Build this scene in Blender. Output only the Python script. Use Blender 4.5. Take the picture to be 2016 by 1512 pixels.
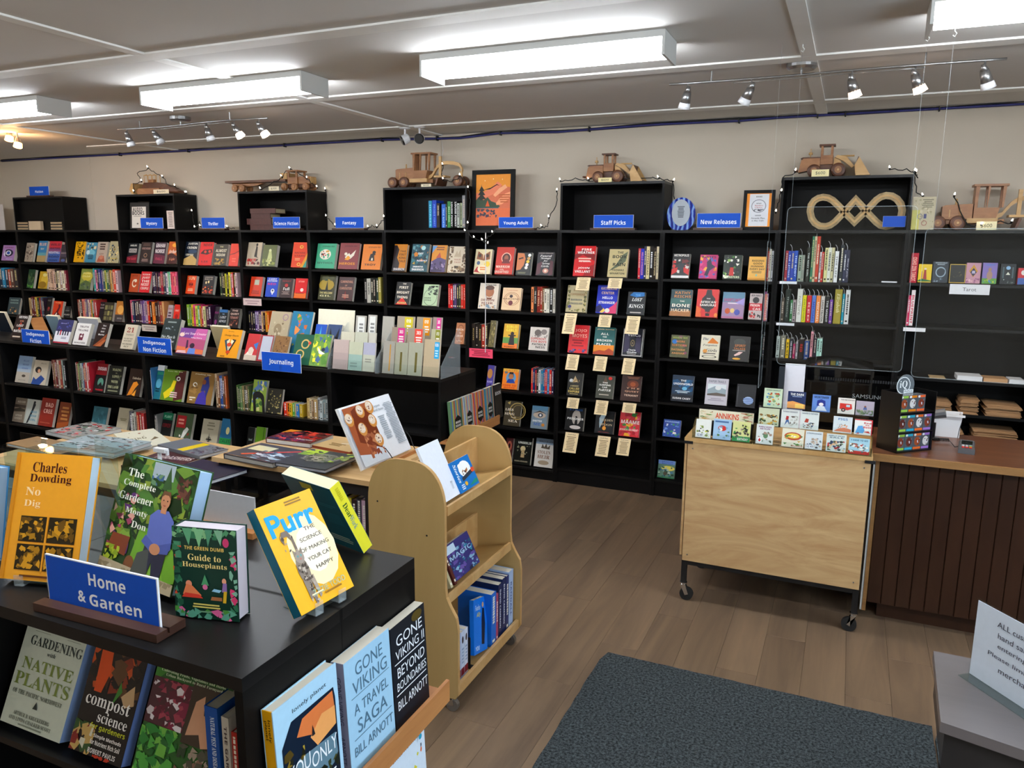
import bpy, math, random
from mathutils import Vector, Matrix
S = bpy.context.scene
COL = S.collection
for _o in list(bpy.data.objects): bpy.data.objects.remove(_o)

# ------------------------------------------------------------------ camera
F_PX, W_PX, H_PX = 1495.24, 2016, 1512
YAW, PITCH, ROLL = 0.415489, -0.180548, 0.008744
CAM = Vector((8.48387, -5.60775, 1.90111))
_ca, _sa, _cb, _sb = math.cos(YAW), math.sin(YAW), math.cos(PITCH), math.sin(PITCH)
FW = Vector((-_sa * _cb, _ca * _cb, _sb)); _r = Vector((_ca, _sa, 0)); _u = _r.cross(FW)
RT = _r * math.cos(ROLL) + _u * math.sin(ROLL); UP = _u * math.cos(ROLL) - _r * math.sin(ROLL)
cam_data = bpy.data.cameras.new('camera'); cam = bpy.data.objects.new('camera', cam_data); COL.objects.link(cam)
cam_data.sensor_width = 36.0; cam_data.lens = F_PX / W_PX * 36.0; cam_data.clip_start = 0.02; cam_data.clip_end = 100
_m = Matrix((RT, UP, -FW)).transposed().to_4x4(); _m.translation = CAM; cam.matrix_world = _m
S.camera = cam

# ------------------------------------------------------------------ world, exposure, large lights
S.view_settings.view_transform = 'Standard'; S.view_settings.look = 'None'
S.view_settings.gamma = 1.0; S.view_settings.use_curve_mapping = False
S.view_settings.exposure = 0.32
S.cycles.max_bounces = 8; S.cycles.diffuse_bounces = 4; S.cycles.glossy_bounces = 3
S.cycles.transparent_max_bounces = 16; S.cycles.caustics_reflective = False; S.cycles.caustics_refractive = False
S.cycles.sample_clamp_indirect = 4.0
S.cycles.use_denoising = True
TUBE_STRENGTH = 50.0     # fluorescent tubes
DAY_POWER = 88.0        # daylight through the shop window behind the camera
SPOT_POWER = 16.0         # the track lamps that are switched on
ROOM = dict(x0=-0.62, x1=11.2, y0=-7.2, y1=0.30, h=2.82)
world = bpy.data.worlds.new('world'); S.world = world; world.use_nodes = True
world.node_tree.nodes['Background'].inputs[0].default_value = (0.62, 0.72, 0.9, 1)
world.node_tree.nodes['Background'].inputs[1].default_value = 1.0
def area(name, loc, rot, sx, sy, power, col):
    l = bpy.data.lights.new(name, 'AREA'); l.shape = 'RECTANGLE'; l.size = sx; l.size_y = sy; l.energy = power; l.color = col
    o = bpy.data.objects.new(name, l); o.location = loc; o.rotation_euler = rot; COL.objects.link(o); return o
# daylight enters by the shop window in the right-hand wall (y -6.9..-2.9, z 0.9..2.5)
area('window_daylight', (11.28, -4.9, 1.7), (0, math.radians(90), 0), 1.6, 3.9, DAY_POWER, (0.72, 0.86, 1.0))

# ------------------------------------------------------------------ pixel -> place in the room
def at(px, py, x=None, y=None, z=None):
    d = FW * F_PX + RT * (px - W_PX / 2) - UP * (py - H_PX / 2)
    for i, v in enumerate((x, y, z)):
        if v is not None: return CAM + d * ((v - CAM[i]) / d[i])
def x_at(px, y, z):
    n = RT * F_PX - FW * (px - W_PX / 2)
    return CAM.x - (n.y * (y - CAM.y) + n.z * (z - CAM.z)) / n.x
def reach(base, direction, py):            # how far along direction from base until the picture row py
    m = UP * F_PX - FW * (H_PX / 2 - py)
    return -m.dot(base - CAM) / m.dot(direction)
ZM = {'A': (0, 300, 4.2), 'B': (440, 300, 4.2), 'C': (740, 320, 5.305), 'D': (1080, 320, 4.383), 'E': (1500, 260, 3.907),
      'F': (0, 560, 4.2), 'G': (440, 560, 4.2), 'H': (880, 560, 4.2), 'I': (1080, 620, 4.383), 'J': (1300, 680, 4.2),
      'K': (1500, 560, 3.907), 'M': (0, 760, 4.2), 'N': (0, 1080, 3.5), 'O': (420, 800, 4.2), 'Q': (480, 1080, 3.5), 'Z': (0, 0, 1)}
def zx(k, v): return ZM[k][0] + v / ZM[k][2]
def zy(k, v): return ZM[k][1] + v / ZM[k][2]

# ------------------------------------------------------------------ colour
def lin(v): return v / 12.92 if v <= 0.04045 else ((v + 0.055) / 1.055) ** 2.4
_cc = {}
def hexc(h):
    if h not in _cc:
        g = h if len(h) == 6 else ''.join(c * 2 for c in h)
        _cc[h] = tuple(lin(int(g[i:i + 2], 16) / 255) for i in (0, 2, 4)) + (1.0,)
    return _cc[h]
NAMED = {'black': '161416', 'charcoal': '353438', 'grey': '808080', 'pale grey': 'bcbcbc', 'white': 'eeeeea', 'cream': 'e6dcb8', 'tan': 'c09a70',
         'brown': '6a3c22', 'dark brown': '3a2218', 'dark red': '8a1c22', 'red': 'd82c2c', 'orange': 'e87828', 'yellow': 'e8d038', 'mustard': 'b8982c',
         'olive': '6c6c38', 'green': '3c9048', 'dark green': '24402c', 'pale green': 'a4cca0', 'teal': '2c8088', 'pale blue': '9cc0d8',
         'blue': '2c58b8', 'navy': '202c50', 'purple': '683c88', 'lilac': 'a898c8', 'dark purple': '3a2438', 'pink': 'e880a0', 'rose': 'c06068', 'slate': '50606c'}
def colname(h):
    c = hexc(h)
    return min(NAMED, key=lambda k: sum((a ** .45 - b ** .45) ** 2 for a, b in zip(c[:3], hexc(NAMED[k])[:3])))

# ------------------------------------------------------------------ materials
M = {}
def new_mat(name):
    m = bpy.data.materials.new(name); m.use_nodes = True
    nt = m.node_tree; M[name] = m
    return m, nt, nt.nodes['Principled BSDF']
def node(nt, t, **k):
    n = nt.nodes.new(t)
    for a, b in k.items(): setattr(n, a, b)
    return n
def plain(name, h, rough=0.5, metal=0.0, noise=0.0, scale=20, spec=0.5, bump=0.0, stretch=(1, 1, 1)):
    m, nt, b = new_mat(name); c = hexc(h)
    b.inputs['Roughness'].default_value = rough; b.inputs['Metallic'].default_value = metal; b.inputs['Specular IOR Level'].default_value = spec
    tc = node(nt, 'ShaderNodeTexCoord'); mp = node(nt, 'ShaderNodeMapping'); mp.inputs['Scale'].default_value = stretch
    nt.links.new(tc.outputs['Object'], mp.inputs[0])
    nz = node(nt, 'ShaderNodeTexNoise'); nz.inputs['Scale'].default_value = scale; nz.inputs['Detail'].default_value = 4
    nt.links.new(mp.outputs[0], nz.inputs['Vector'])
    mx = node(nt, 'ShaderNodeMix', data_type='RGBA'); mx.inputs[6].default_value = tuple(v * (1 - noise) for v in c[:3]) + (1,)
    mx.inputs[7].default_value = tuple(min(1, v * (1 + noise)) for v in c[:3]) + (1,)
    nt.links.new(nz.outputs[0], mx.inputs[0]); nt.links.new(mx.outputs[2], b.inputs['Base Color'])
    if bump:
        bp = node(nt, 'ShaderNodeBump'); bp.inputs['Strength'].default_value = bump; bp.inputs['Distance'].default_value = 0.002
        nt.links.new(nz.outputs[0], bp.inputs['Height']); nt.links.new(bp.outputs[0], b.inputs['Normal'])
    return m
def painted(name, rough, spec=0.5, grain=0.06):     # colour comes from the mesh's own print colours
    m, nt, b = new_mat(name)
    a = node(nt, 'ShaderNodeAttribute', attribute_name='Col')
    tc = node(nt, 'ShaderNodeTexCoord'); nz = node(nt, 'ShaderNodeTexNoise'); nz.inputs['Scale'].default_value = 60
    nt.links.new(tc.outputs['Object'], nz.inputs['Vector'])
    hs = node(nt, 'ShaderNodeMapRange'); hs.inputs[3].default_value = 1.16 - grain; hs.inputs[4].default_value = 1.16 + grain
    nt.links.new(nz.outputs[0], hs.inputs[0])
    mu = node(nt, 'ShaderNodeVectorMath', operation='SCALE')
    gm = node(nt, 'ShaderNodeGamma'); gm.inputs[1].default_value = 1.14; nt.links.new(a.outputs['Color'], gm.inputs[0]); nt.links.new(gm.outputs[0], mu.inputs[0]); nt.links.new(hs.outputs[0], mu.inputs['Scale'])
    nt.links.new(mu.outputs[0], b.inputs['Base Color'])
    b.inputs['Roughness'].default_value = rough; b.inputs['Specular IOR Level'].default_value = spec
    return m
def woody(name, c1, c2, scale=3.0, stretch=(1, 1, 12), rough=0.45, dist=3.0, rnd_obj=0.0, spec=0.4, bump=0.05):
    m, nt, b = new_mat(name)
    tc = node(nt, 'ShaderNodeTexCoord'); mp = node(nt, 'ShaderNodeMapping'); mp.inputs['Scale'].default_value = stretch
    oi = node(nt, 'ShaderNodeObjectInfo')
    ad = node(nt, 'ShaderNodeVectorMath', operation='MULTIPLY_ADD'); ad.inputs[1].default_value = (1, 1, 1)
    sc = node(nt, 'ShaderNodeVectorMath', operation='SCALE'); sc.inputs[0].default_value = (17, 31, 11)
    nt.links.new(oi.outputs['Random'], sc.inputs['Scale'])
    nt.links.new(tc.outputs['Object'], mp.inputs[0]); nt.links.new(mp.outputs[0], ad.inputs[0]); nt.links.new(sc.outputs[0], ad.inputs[2])
    nz = node(nt, 'ShaderNodeTexNoise'); nz.inputs['Scale'].default_value = scale; nz.inputs['Detail'].default_value = 7
    nz.inputs['Roughness'].default_value = 0.62; nz.inputs['Distortion'].default_value = dist
    nt.links.new(ad.outputs[0], nz.inputs['Vector'])
    cr = node(nt, 'ShaderNodeValToRGB'); cr.color_ramp.elements[0].position = 0.32; cr.color_ramp.elements[1].position = 0.68
    cr.color_ramp.elements[0].color = hexc(c1); cr.color_ramp.elements[1].color = hexc(c2)
    nt.links.new(nz.outputs[0], cr.inputs[0])
    out = cr.outputs[0]
    if rnd_obj:
        hv = node(nt, 'ShaderNodeHueSaturation'); mr = node(nt, 'ShaderNodeMapRange')
        mr.inputs[3].default_value = 1 - rnd_obj; mr.inputs[4].default_value = 1 + rnd_obj
        nt.links.new(oi.outputs['Random'], mr.inputs[0]); nt.links.new(mr.outputs[0], hv.inputs['Value'])
        nt.links.new(out, hv.inputs['Color']); out = hv.outputs[0]
    nt.links.new(out, b.inputs['Base Color']); b.inputs['Roughness'].default_value = rough; b.inputs['Specular IOR Level'].default_value = spec
    if bump:
        bp = node(nt, 'ShaderNodeBump'); bp.inputs['Strength'].default_value = bump; bp.inputs['Distance'].default_value = 0.001
        nt.links.new(nz.outputs[0], bp.inputs['Height']); nt.links.new(bp.outputs[0], b.inputs['Normal'])
    return m
def glow(name, h, strength):
    m, nt, b = new_mat(name); b.inputs['Base Color'].default_value = hexc(h)
    b.inputs['Emission Color'].default_value = hexc(h); b.inputs['Emission Strength'].default_value = strength; return m
def clear(name, h='f4fafa', fac=1.0):
    m, nt, b = new_mat(name); nt.nodes.remove(b)
    tr = node(nt, 'ShaderNodeBsdfTransparent'); tr.inputs[0].default_value = hexc(h)
    gl = node(nt, 'ShaderNodeBsdfGlossy'); gl.inputs['Roughness'].default_value = 0.02
    fr = node(nt, 'ShaderNodeFresnel'); fr.inputs[0].default_value = 1.45
    mu = node(nt, 'ShaderNodeMath', operation='MULTIPLY'); mu.inputs[1].default_value = fac; mu.use_clamp = True
    ge = node(nt, 'ShaderNodeNewGeometry'); iv = node(nt, 'ShaderNodeMath', operation='SUBTRACT'); iv.inputs[0].default_value = 1.0; m2 = node(nt, 'ShaderNodeMath', operation='MULTIPLY')
    nt.links.new(ge.outputs['Backfacing'], iv.inputs[1]); nt.links.new(fr.outputs[0], m2.inputs[0]); nt.links.new(iv.outputs[0], m2.inputs[1])
    mx = node(nt, 'ShaderNodeMixShader'); nt.links.new(m2.outputs[0], mu.inputs[0]); nt.links.new(mu.outputs[0], mx.inputs[0])
    nt.links.new(tr.outputs[0], mx.inputs[1]); nt.links.new(gl.outputs[0], mx.inputs[2])
    nt.links.new(mx.outputs[0], nt.nodes['Material Output'].inputs[0]); return m

painted('cover', 0.36, 0.28); painted('matte_print', 0.6, 0.3); painted('gloss_print', 0.15); painted('paper', 0.8, 0.2, 0.03)
plain('blackwood', '0b0a0a', 0.5, noise=0.2, scale=40, stretch=(1, 1, .06), spec=0.14)
plain('blackwood_flat', '0e0d0d', 0.4, noise=0.3, scale=40, stretch=(.06, 1, 1), spec=0.28)
plain('wall_paint', 'd0c4b2', 0.75, noise=0.03, scale=3, bump=0.15)
plain('ceiling_paint', 'dcd9d4', 0.8, noise=0.03, scale=2)
plain('batten_paint', 'f0eee8', 0.6, noise=0.03)
plain('white_metal', 'dcdcd8', 0.4); plain('steel', 'a8a8a8', 0.3, 0.9); plain('chrome', 'd8d8d8', 0.12, 1.0)
plain('black_metal', '121214', 0.45); plain('black_plastic', '0c0c0d', 0.3); plain('gloss_black', '070708', 0.05)
plain('rubber', '151515', 0.7); plain('white_plastic', 'e4e4e6', 0.35); plain('grey_plastic', '5a5c60', 0.4)
woody('plank_floor', '5a493a', '79634d', 7.0, (1.0, 0.07, 1), 0.45, 0.9, 0.06, 0.35, 0.08)
woody('birch', 'a88854', 'bc9c66', 2.5, (1, 1, 0.12), 0.42, 1.0)
woody('birch_edge', 'b88c54', 'cca670', 8, (1, 1, 1), 0.5, 1.0)
woody('pine_ply', 'b98f60', 'd2b07e', 2.4, (0.7, 1, 3.4), 0.55, 2.6)
woody('table_oak', 'c29a66', 'd8b684', 4, (0.3, 3, 1), 0.45, 1.0)
woody('counter_top', '5c3826', '744a32', 4, (0.4, 4, 1), 0.3, 0.8)
woody('edge_oak', '8a6238', 'a87c4c', 5, (0.4, 1, 3), 0.45, 0.8)
woody('mahogany', '2e1a10', '3c2417', 5, (2, 2, 0.3), 0.35, 0.6)
woody('walnut', '38221a', '4c3024', 5, (0.4, 2, 2), 0.4, 1.0)
woody('toy_dark', '4a2a1a', '6c4026', 10, (0.6, 2, 2), 0.4, 1.0); woody('toy_mid', '8c5a36', 'ac784c', 10, (0.6, 2, 2), 0.4, 1.0)
woody('toy_light', 'c09458', 'd8b078', 10, (0.6, 2, 2), 0.4, 1.0); woody('carving', '8a7046', 'c0a678', 6, (1, 1, 1), 0.5, 2.0)
woody('rail_wood', 'a86c3c', 'c48850', 6, (2, 0.3, 3), 0.5, 0.8)
plain('carpet', '303436', 0.95, noise=0.5, scale=160, spec=0.1, bump=1.0)
_n = M['carpet'].node_tree; _z = [q for q in _n.nodes if q.type == 'TEX_NOISE'][0]; _z.inputs['Scale'].default_value = 95; _z.inputs['Detail'].default_value = 6; _z.inputs['Roughness'].default_value = .8
_c = node(_n, 'ShaderNodeValToRGB'); _c.color_ramp.elements[0].position = .42; _c.color_ramp.elements[1].position = .62; _c.color_ramp.elements[0].color = hexc('1c1f20'); _c.color_ramp.elements[1].color = hexc('50575a')
_n.links.new(_z.outputs[0], _c.inputs[0]); _n.links.new(_c.outputs[0], _n.nodes['Principled BSDF'].inputs['Base Color'])
plain('desk_top', '6a6464', 0.28, noise=0.08, scale=4, stretch=(1, 14, 1)); plain('desk_side', '2a2828', 0.35, noise=0.1)
plain('kraft', 'a8815a', 0.8, noise=0.08); plain('leather', '4c2620', 0.5, noise=0.3, scale=40)
plain('cord_black', '0a0c0a', 0.6); plain('cable_blue', '26286a', 0.5)
glow('tube', 'f2f8ff', TUBE_STRENGTH); glow('fairy', 'fff0d8', 14.0); glow('warm_lamp', 'ffb060', 30.0); glow('soft_lamp', 'ffdcc0', 5.0)
clear('acrylic', 'fafcfc', 1.0); clear('acrylic_edge', 'eef6f6', 1.6)
m_, nt_, b_ = new_mat('acrylic_lit'); b_.inputs['Base Color'].default_value = hexc('c8d4d8'); b_.inputs['Roughness'].default_value = .2; b_.inputs['Alpha'].default_value = .2  # pale half-clear acrylic; brightness of lit edges is put into its colour
m_, nt_, b_ = new_mat('blue_glass')
b_.inputs['Base Color'].default_value = hexc('2040b0'); b_.inputs['Transmission Weight'].default_value = 0.85; b_.inputs['Roughness'].default_value = 0.03
m_, nt_, b_ = new_mat('clear_glass')
b_.inputs['Base Color'].default_value = hexc('e8f0f8'); b_.inputs['Transmission Weight'].default_value = 0.9; b_.inputs['Roughness'].default_value = 0.03

# ------------------------------------------------------------------ mesh building
ORG = {}
class MB:
    def __init__(s): s.v = []; s.f = []; s.c = []; s.mi = []
    def face(s, pts, col=None, mi=0):
        b = len(s.v); s.v.extend([tuple(p) for p in pts]); s.f.append(tuple(range(b, b + len(pts)))); s.c.append(col); s.mi.append(mi)
    def box(s, x0, x1, y0, y1, z0, z1, col=None, mi=0, top=None):
        b = len(s.v)
        s.v.extend([(x0, y0, z0), (x1, y0, z0), (x1, y1, z0), (x0, y1, z0), (x0, y0, z1), (x1, y0, z1), (x1, y1, z1), (x0, y1, z1)])
        for q in ((0, 3, 2, 1), (4, 5, 6, 7), (0, 1, 5, 4), (1, 2, 6, 5), (2, 3, 7, 6), (3, 0, 4, 7)):
            s.f.append(tuple(b + i for i in q)); s.c.append(col); s.mi.append(mi)
        return s
    def prism(s, poly, y0, y1, col=None, mi=0):       # poly of (x, z), pulled from y0 to y1
        n = len(poly); b = len(s.v)
        s.v.extend([(x, y0, z) for x, z in poly] + [(x, y1, z) for x, z in poly])
        s.f.append(tuple(b + i for i in range(n))); s.f.append(tuple(b + n + i for i in reversed(range(n))))
        for i in range(n):
            j = (i + 1) % n; s.f.append((b + i, b + n + i, b + n + j, b + j))
        s.c.extend([col] * (n + 2)); s.mi.extend([mi] * (n + 2)); return s
    def slab(s, poly, z0, z1, col=None, mi=0):        # poly of (x, y), pulled from z0 to z1
        n = len(poly); b = len(s.v)
        s.v.extend([(x, y, z0) for x, y in poly] + [(x, y, z1) for x, y in poly])
        s.f.append(tuple(b + i for i in reversed(range(n)))); s.f.append(tuple(b + n + i for i in range(n)))
        for i in range(n):
            j = (i + 1) % n; s.f.append((b + i, b + j, b + n + j, b + n + i))
        s.c.extend([col] * (n + 2)); s.mi.extend([mi] * (n + 2)); return s
    def cone(s, p0, p1, r0, r1, n=10, col=None, mi=0):
        p0 = Vector(p0); p1 = Vector(p1); d = (p1 - p0).normalized()
        a = d.orthogonal().normalized(); c = d.cross(a); b = len(s.v)
        for p, r in ((p0, r0), (p1, r1)):
            for i in range(n):
                t = 2 * math.pi * i / n; s.v.append(tuple(p + (a * math.cos(t) + c * math.sin(t)) * r))
        for i in range(n):
            j = (i + 1) % n; s.f.append((b + i, b + j, b + n + j, b + n + i))
        s.f.append(tuple(b + i for i in reversed(range(n)))); s.f.append(tuple(b + n + i for i in range(n)))
        s.c.extend([col] * (n + 2)); s.mi.extend([mi] * (n + 2)); return s
    def tube(s, pts, r, n=6, col=None, mi=0):
        pts = [Vector(p) for p in pts]; b = len(s.v); m = len(pts)
        for k, p in enumerate(pts):
            d = (pts[min(k + 1, m - 1)] - pts[max(k - 1, 0)]).normalized()
            a = d.cross(Vector((0.13, 0.21, 1))).normalized(); c = d.cross(a)
            for i in range(n):
                t = 2 * math.pi * i / n; s.v.append(tuple(p + (a * math.cos(t) + c * math.sin(t)) * r))
        for k in range(m - 1):
            for i in range(n):
                j = (i + 1) % n; s.f.append((b + k * n + i, b + k * n + j, b + (k + 1) * n + j, b + (k + 1) * n + i))
        s.f.append(tuple(b + i for i in reversed(range(n)))); s.f.append(tuple(b + (m - 1) * n + i for i in range(n)))
        q = (m - 1) * n + 2; s.c.extend([col] * q); s.mi.extend([mi] * q); return s
    def lathe(s, c, prof, n=16, col=None, mi=0, axis='z'):
        b = len(s.v)
        for r, h in prof:
            for i in range(n):
                t = 2 * math.pi * i / n; u, w = r * math.cos(t), r * math.sin(t)
                s.v.append((c[0] + u, c[1] + w, c[2] + h) if axis == 'z' else (c[0] + u, c[1] + h, c[2] + w))
        for k in range(len(prof) - 1):
            for i in range(n):
                j = (i + 1) % n; s.f.append((b + k * n + i, b + k * n + j, b + (k + 1) * n + j, b + (k + 1) * n + i))
        s.f.append(tuple(b + i for i in reversed(range(n)))); s.f.append(tuple(b + (len(prof) - 1) * n + i for i in range(n)))
        q = (len(prof) - 1) * n + 2; s.c.extend([col] * q); s.mi.extend([mi] * q); return s
    def build(s, name, mat, parent=None, origin=None, local=False, smooth=False):
        # vertices are in room coordinates; the origin is moved to `origin` (or the parent's). local=True: vertices already local
        if parent is not None: org = Vector((0, 0, 0)) if local else ORG.get(parent.name, Vector((0, 0, 0)))
        elif local: org = Vector((0, 0, 0))
        elif origin is not None: org = Vector(origin)
        else:
            xs = [v[0] for v in s.v]; ys = [v[1] for v in s.v]; zs = [v[2] for v in s.v]
            org = Vector(((min(xs) + max(xs)) / 2, (min(ys) + max(ys)) / 2, min(zs)))
        me = bpy.data.meshes.new(name)
        me.from_pydata([(v[0] - org.x, v[1] - org.y, v[2] - org.z) for v in s.v], [], s.f)
        mats = mat if isinstance(mat, (list, tuple)) else [mat]
        for k in mats: me.materials.append(M[k])
        if len(mats) > 1: me.polygons.foreach_set('material_index', s.mi)
        if any(c is not None for c in s.c):
            at_ = me.color_attributes.new('Col', 'FLOAT_COLOR', 'CORNER'); buf = []
            for fa, c in zip(s.f, s.c): buf.extend((hexc(c) if c else (0.5, 0.5, 0.5, 1)) * len(fa))
            at_.data.foreach_set('color', buf)
        if smooth: me.polygons.foreach_set('use_smooth', [True] * len(s.f))
        me.update()
        o = bpy.data.objects.new(name, me); COL.objects.link(o)
        if parent is not None: o.parent = parent; ORG[o.name] = org
        else: o.location = org; ORG[o.name] = org.copy()
        return o
def tag(o, label=None, cat=None, group=None, kind=None):
    if label: o['label'] = label
    if cat: o['category'] = cat
    if group: o['group'] = group
    if kind: o['kind'] = kind
    return o
def thing(name, loc, label, cat, group=None):
    o = bpy.data.objects.new(name, None); COL.objects.link(o); o.location = loc; ORG[o.name] = Vector(loc)
    o.empty_display_size = 0.05
    return tag(o, label, cat, group)
def structure(o): o['kind'] = 'structure'; return o

# ------------------------------------------------------------------ lettering and printed artwork
_FB = {'b': (0x1D5D4, 0x1D7EC), 's': (0x1D400, 0x1D7CE), 'i': (0x1D468, 0x1D7CE)}
def _style(t, f):
    if f == 'c': f = 'i'
    if f not in _FB: return t
    a, d = _FB[f]
    return ''.join(chr(a + ord(c) - 65) if 'A' <= c <= 'Z' else chr(a + 26 + ord(c) - 97) if 'a' <= c <= 'z' else chr(d + ord(c) - 48) if '0' <= c <= '9' else c for c in t)
_gc = {}
def glyphs(text, f, res=2):
    k = (text, f, res)
    if k not in _gc:
        c = bpy.data.curves.new('lettering', 'FONT'); c.body = _style(text, f); c.resolution_u = res; c.size = 1
        if f == 'x': c.offset = 0.02
        o = bpy.data.objects.new('lettering', c); me = bpy.data.meshes.new_from_object(o)
        vs = [(v.co.x, v.co.y) for v in me.vertices]; fs = [tuple(p.vertices) for p in me.polygons]
        bpy.data.objects.remove(o); bpy.data.meshes.remove(me); bpy.data.curves.remove(c)
        if vs:
            x0 = min(v[0] for v in vs); x1 = max(v[0] for v in vs); y0 = min(v[1] for v in vs); y1 = max(v[1] for v in vs)
            vs = [((x - x0) / max(x1 - x0, 1e-6), (y - y0) / max(y1 - y0, 1e-6)) for x, y in vs]
        _gc[k] = (vs, fs)
    return _gc[k]
def draw(mb, art, w, h, plane=None, res=2, seed=1):
    """art: elements split by | with sizes in percent of the sheet. plane(u, v, layer) gives the point of sheet position (u, v in metres)"""
    if plane is None: plane = lambda u, v, l: (u - w / 2, -0.0004 - 0.00012 * l, v)
    rn = random.Random(seed); lay = 0
    def put(pts, col): mb.face([plane(x * w / 100, y * h / 100, lay) for x, y in pts], col)
    for el in art.split('|'):
        el = el.strip()
        if not el: continue
        lay += 1; a = el.split(' '); k = a[0]
        if k == 'R':
            x0, y0, x1, y1 = map(float, a[1:5]); put([(x0, y0), (x1, y0), (x1, y1), (x0, y1)], a[5])
        elif k == 'E':
            x, y, rx, ry = map(float, a[1:5]); n = 14; put([(x + rx * math.cos(6.2832 * i / n), y + ry * math.sin(6.2832 * i / n)) for i in range(n)], a[5])
        elif k == 'O':
            x, y, rx, ry, t = map(float, a[1:6]); n = 18
            for i in range(n):
                p, q = 6.2832 * i / n, 6.2832 * (i + 1) / n
                put([(x + rx * math.cos(p), y + ry * math.sin(p)), (x + rx * math.cos(q), y + ry * math.sin(q)),
                     (x + rx * (1 - t) * math.cos(q), y + ry * (1 - t) * math.sin(q)), (x + rx * (1 - t) * math.cos(p), y + ry * (1 - t) * math.sin(p))], a[6])
        elif k == 'P': put([tuple(map(float, q.split(','))) for q in a[2:]], a[1])
        elif k == 'K':
            x0, y0, x1, y1 = map(float, a[1:5]); cs = a[8].split(',')
            for _ in range(int(a[5])):
                lay += 0.05
                s_ = rn.uniform(float(a[6]), float(a[7])); x = rn.uniform(x0, x1); y = rn.uniform(y0, y1); t0 = rn.uniform(0, 6.28); n = rn.choice((3, 4, 5))
                put([(min(x1, max(x0, x + s_ * rn.uniform(.5, 1.2) * math.cos(t0 + 6.2832 * i / n))), min(y1, max(y0, y + s_ * .7 * rn.uniform(.5, 1.2) * math.sin(t0 + 6.2832 * i / n)))) for i in range(n)], rn.choice(cs))
        elif k == 'L':
            x0, y0, x1, y1 = map(float, a[1:5]); n = int(a[5])
            for i in range(n):
                yy = y1 - (y1 - y0) * (i + .5) / n; t = (y1 - y0) / n * .28; ins = rn.uniform(0, .18) * (x1 - x0)
                put([(x0 + ins, yy - t), (x1 - ins, yy - t), (x1 - ins, yy + t), (x0 + ins, yy + t)], a[6])
        elif k in 'TV':
            cx, cy, tw, th = map(float, a[1:5]); vs, fs = glyphs(' '.join(a[7:]), a[6], res); b = len(mb.v)
            for x, y in vs:
                if k == 'T': q = (cx + (x - .5) * tw, cy + (y - .5) * th)
                else: q = (cx + (y - .5) * tw, cy - (x - .5) * th)
                mb.v.append(tuple(plane(q[0] * w / 100, q[1] * h / 100, lay)))
            for f_ in fs: mb.f.append(tuple(b + i for i in f_)); mb.c.append(a[5]); mb.mi.append(0)
    return mb

def book_mesh(w, h, t, bg, hard, spine_col=None):
    mb = MB(); bt = 0.0025 if hard else 0.001
    sc = spine_col or bg
    mb.box(-w / 2, w / 2, 0, bt, 0, h, bg); mb.box(-w / 2, w / 2, t - bt, t, 0, h, bg); mb.box(-w / 2, -w / 2 + bt, bt, t - bt, 0, h, sc)
    return mb, bt
def book(w, h, t, bg, art, mat, label, group=None, hard=False, pages='d8d2c4', name='book', cat='book', spine=None, res=2, seed=1, finish='cover', back=False):
    """a book whose front cover looks along local -Y and stands on local z = 0"""
    mb, bt = book_mesh(w, h, t, bg, hard, spine)
    o = mb.build(name, finish, local=True); o.matrix_world = mat; tag(o, label, cat, group)
    i = 0.003 if hard else 0.0002
    MB().box(-w / 2 + bt, w / 2 - i - (0 if hard else .0005), bt, t - bt, i, h - i, pages).build('page_block', 'paper', o, local=True)
    if art:
        p = draw(MB(), art, w, h, res=res, seed=seed)
        if p.f: p.build('cover_print', finish, o, local=True)
    return o
def upright(w, h, d, col, mat, label, group=None, title=None, name='upright_book', tcol='e8e4d8', seed=1, pages='d8d2c4', cat='book', res=2):
    """a shelved book, spine along local -Y"""
    mb = MB(); b = 0.0012
    mb.box(-w / 2, w / 2, 0, b * 1.5, 0, h, col); mb.box(-w / 2, -w / 2 + b, b * 1.5, d, 0, h, col); mb.box(w / 2 - b, w / 2, b * 1.5, d, 0, h, col)
    o = mb.build(name, 'cover', local=True); o.matrix_world = mat; tag(o, label, cat, group)
    MB().box(-w / 2 + b, w / 2 - b, b * 1.5, d - .002, 0.002, h - .003, pages).build('page_block', 'paper', o, local=True)
    p = draw(MB(), title, w, h, res=res) if title else None
    if p is None:
        rn = random.Random(seed); p = MB(); y = h * .93; col2 = tcol
        # two illegible lines of spine lettering as a run of short strokes
        y1 = h * rn.uniform(.82, .95); y0 = h * rn.uniform(.3, .45); z = y1
        while z > y0:
            s = rn.uniform(.004, .011); p.box(-w * .2, w * .2, -.0006, .0002, z - s, z, col2); z -= s + rn.uniform(.002, .005)
        p.box(-w * .25, w * .25, -.0006, .0002, h * .06, h * .11, col2)
    p.build('spine_print', 'cover', o, local=True)
    return o
def frame_matrix(loc, yaw=0.0, lean=0.0):
    return Matrix.Translation(loc) @ Matrix.Rotation(yaw, 4, 'Z') @ Matrix.Rotation(-lean, 4, 'X')
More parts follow.
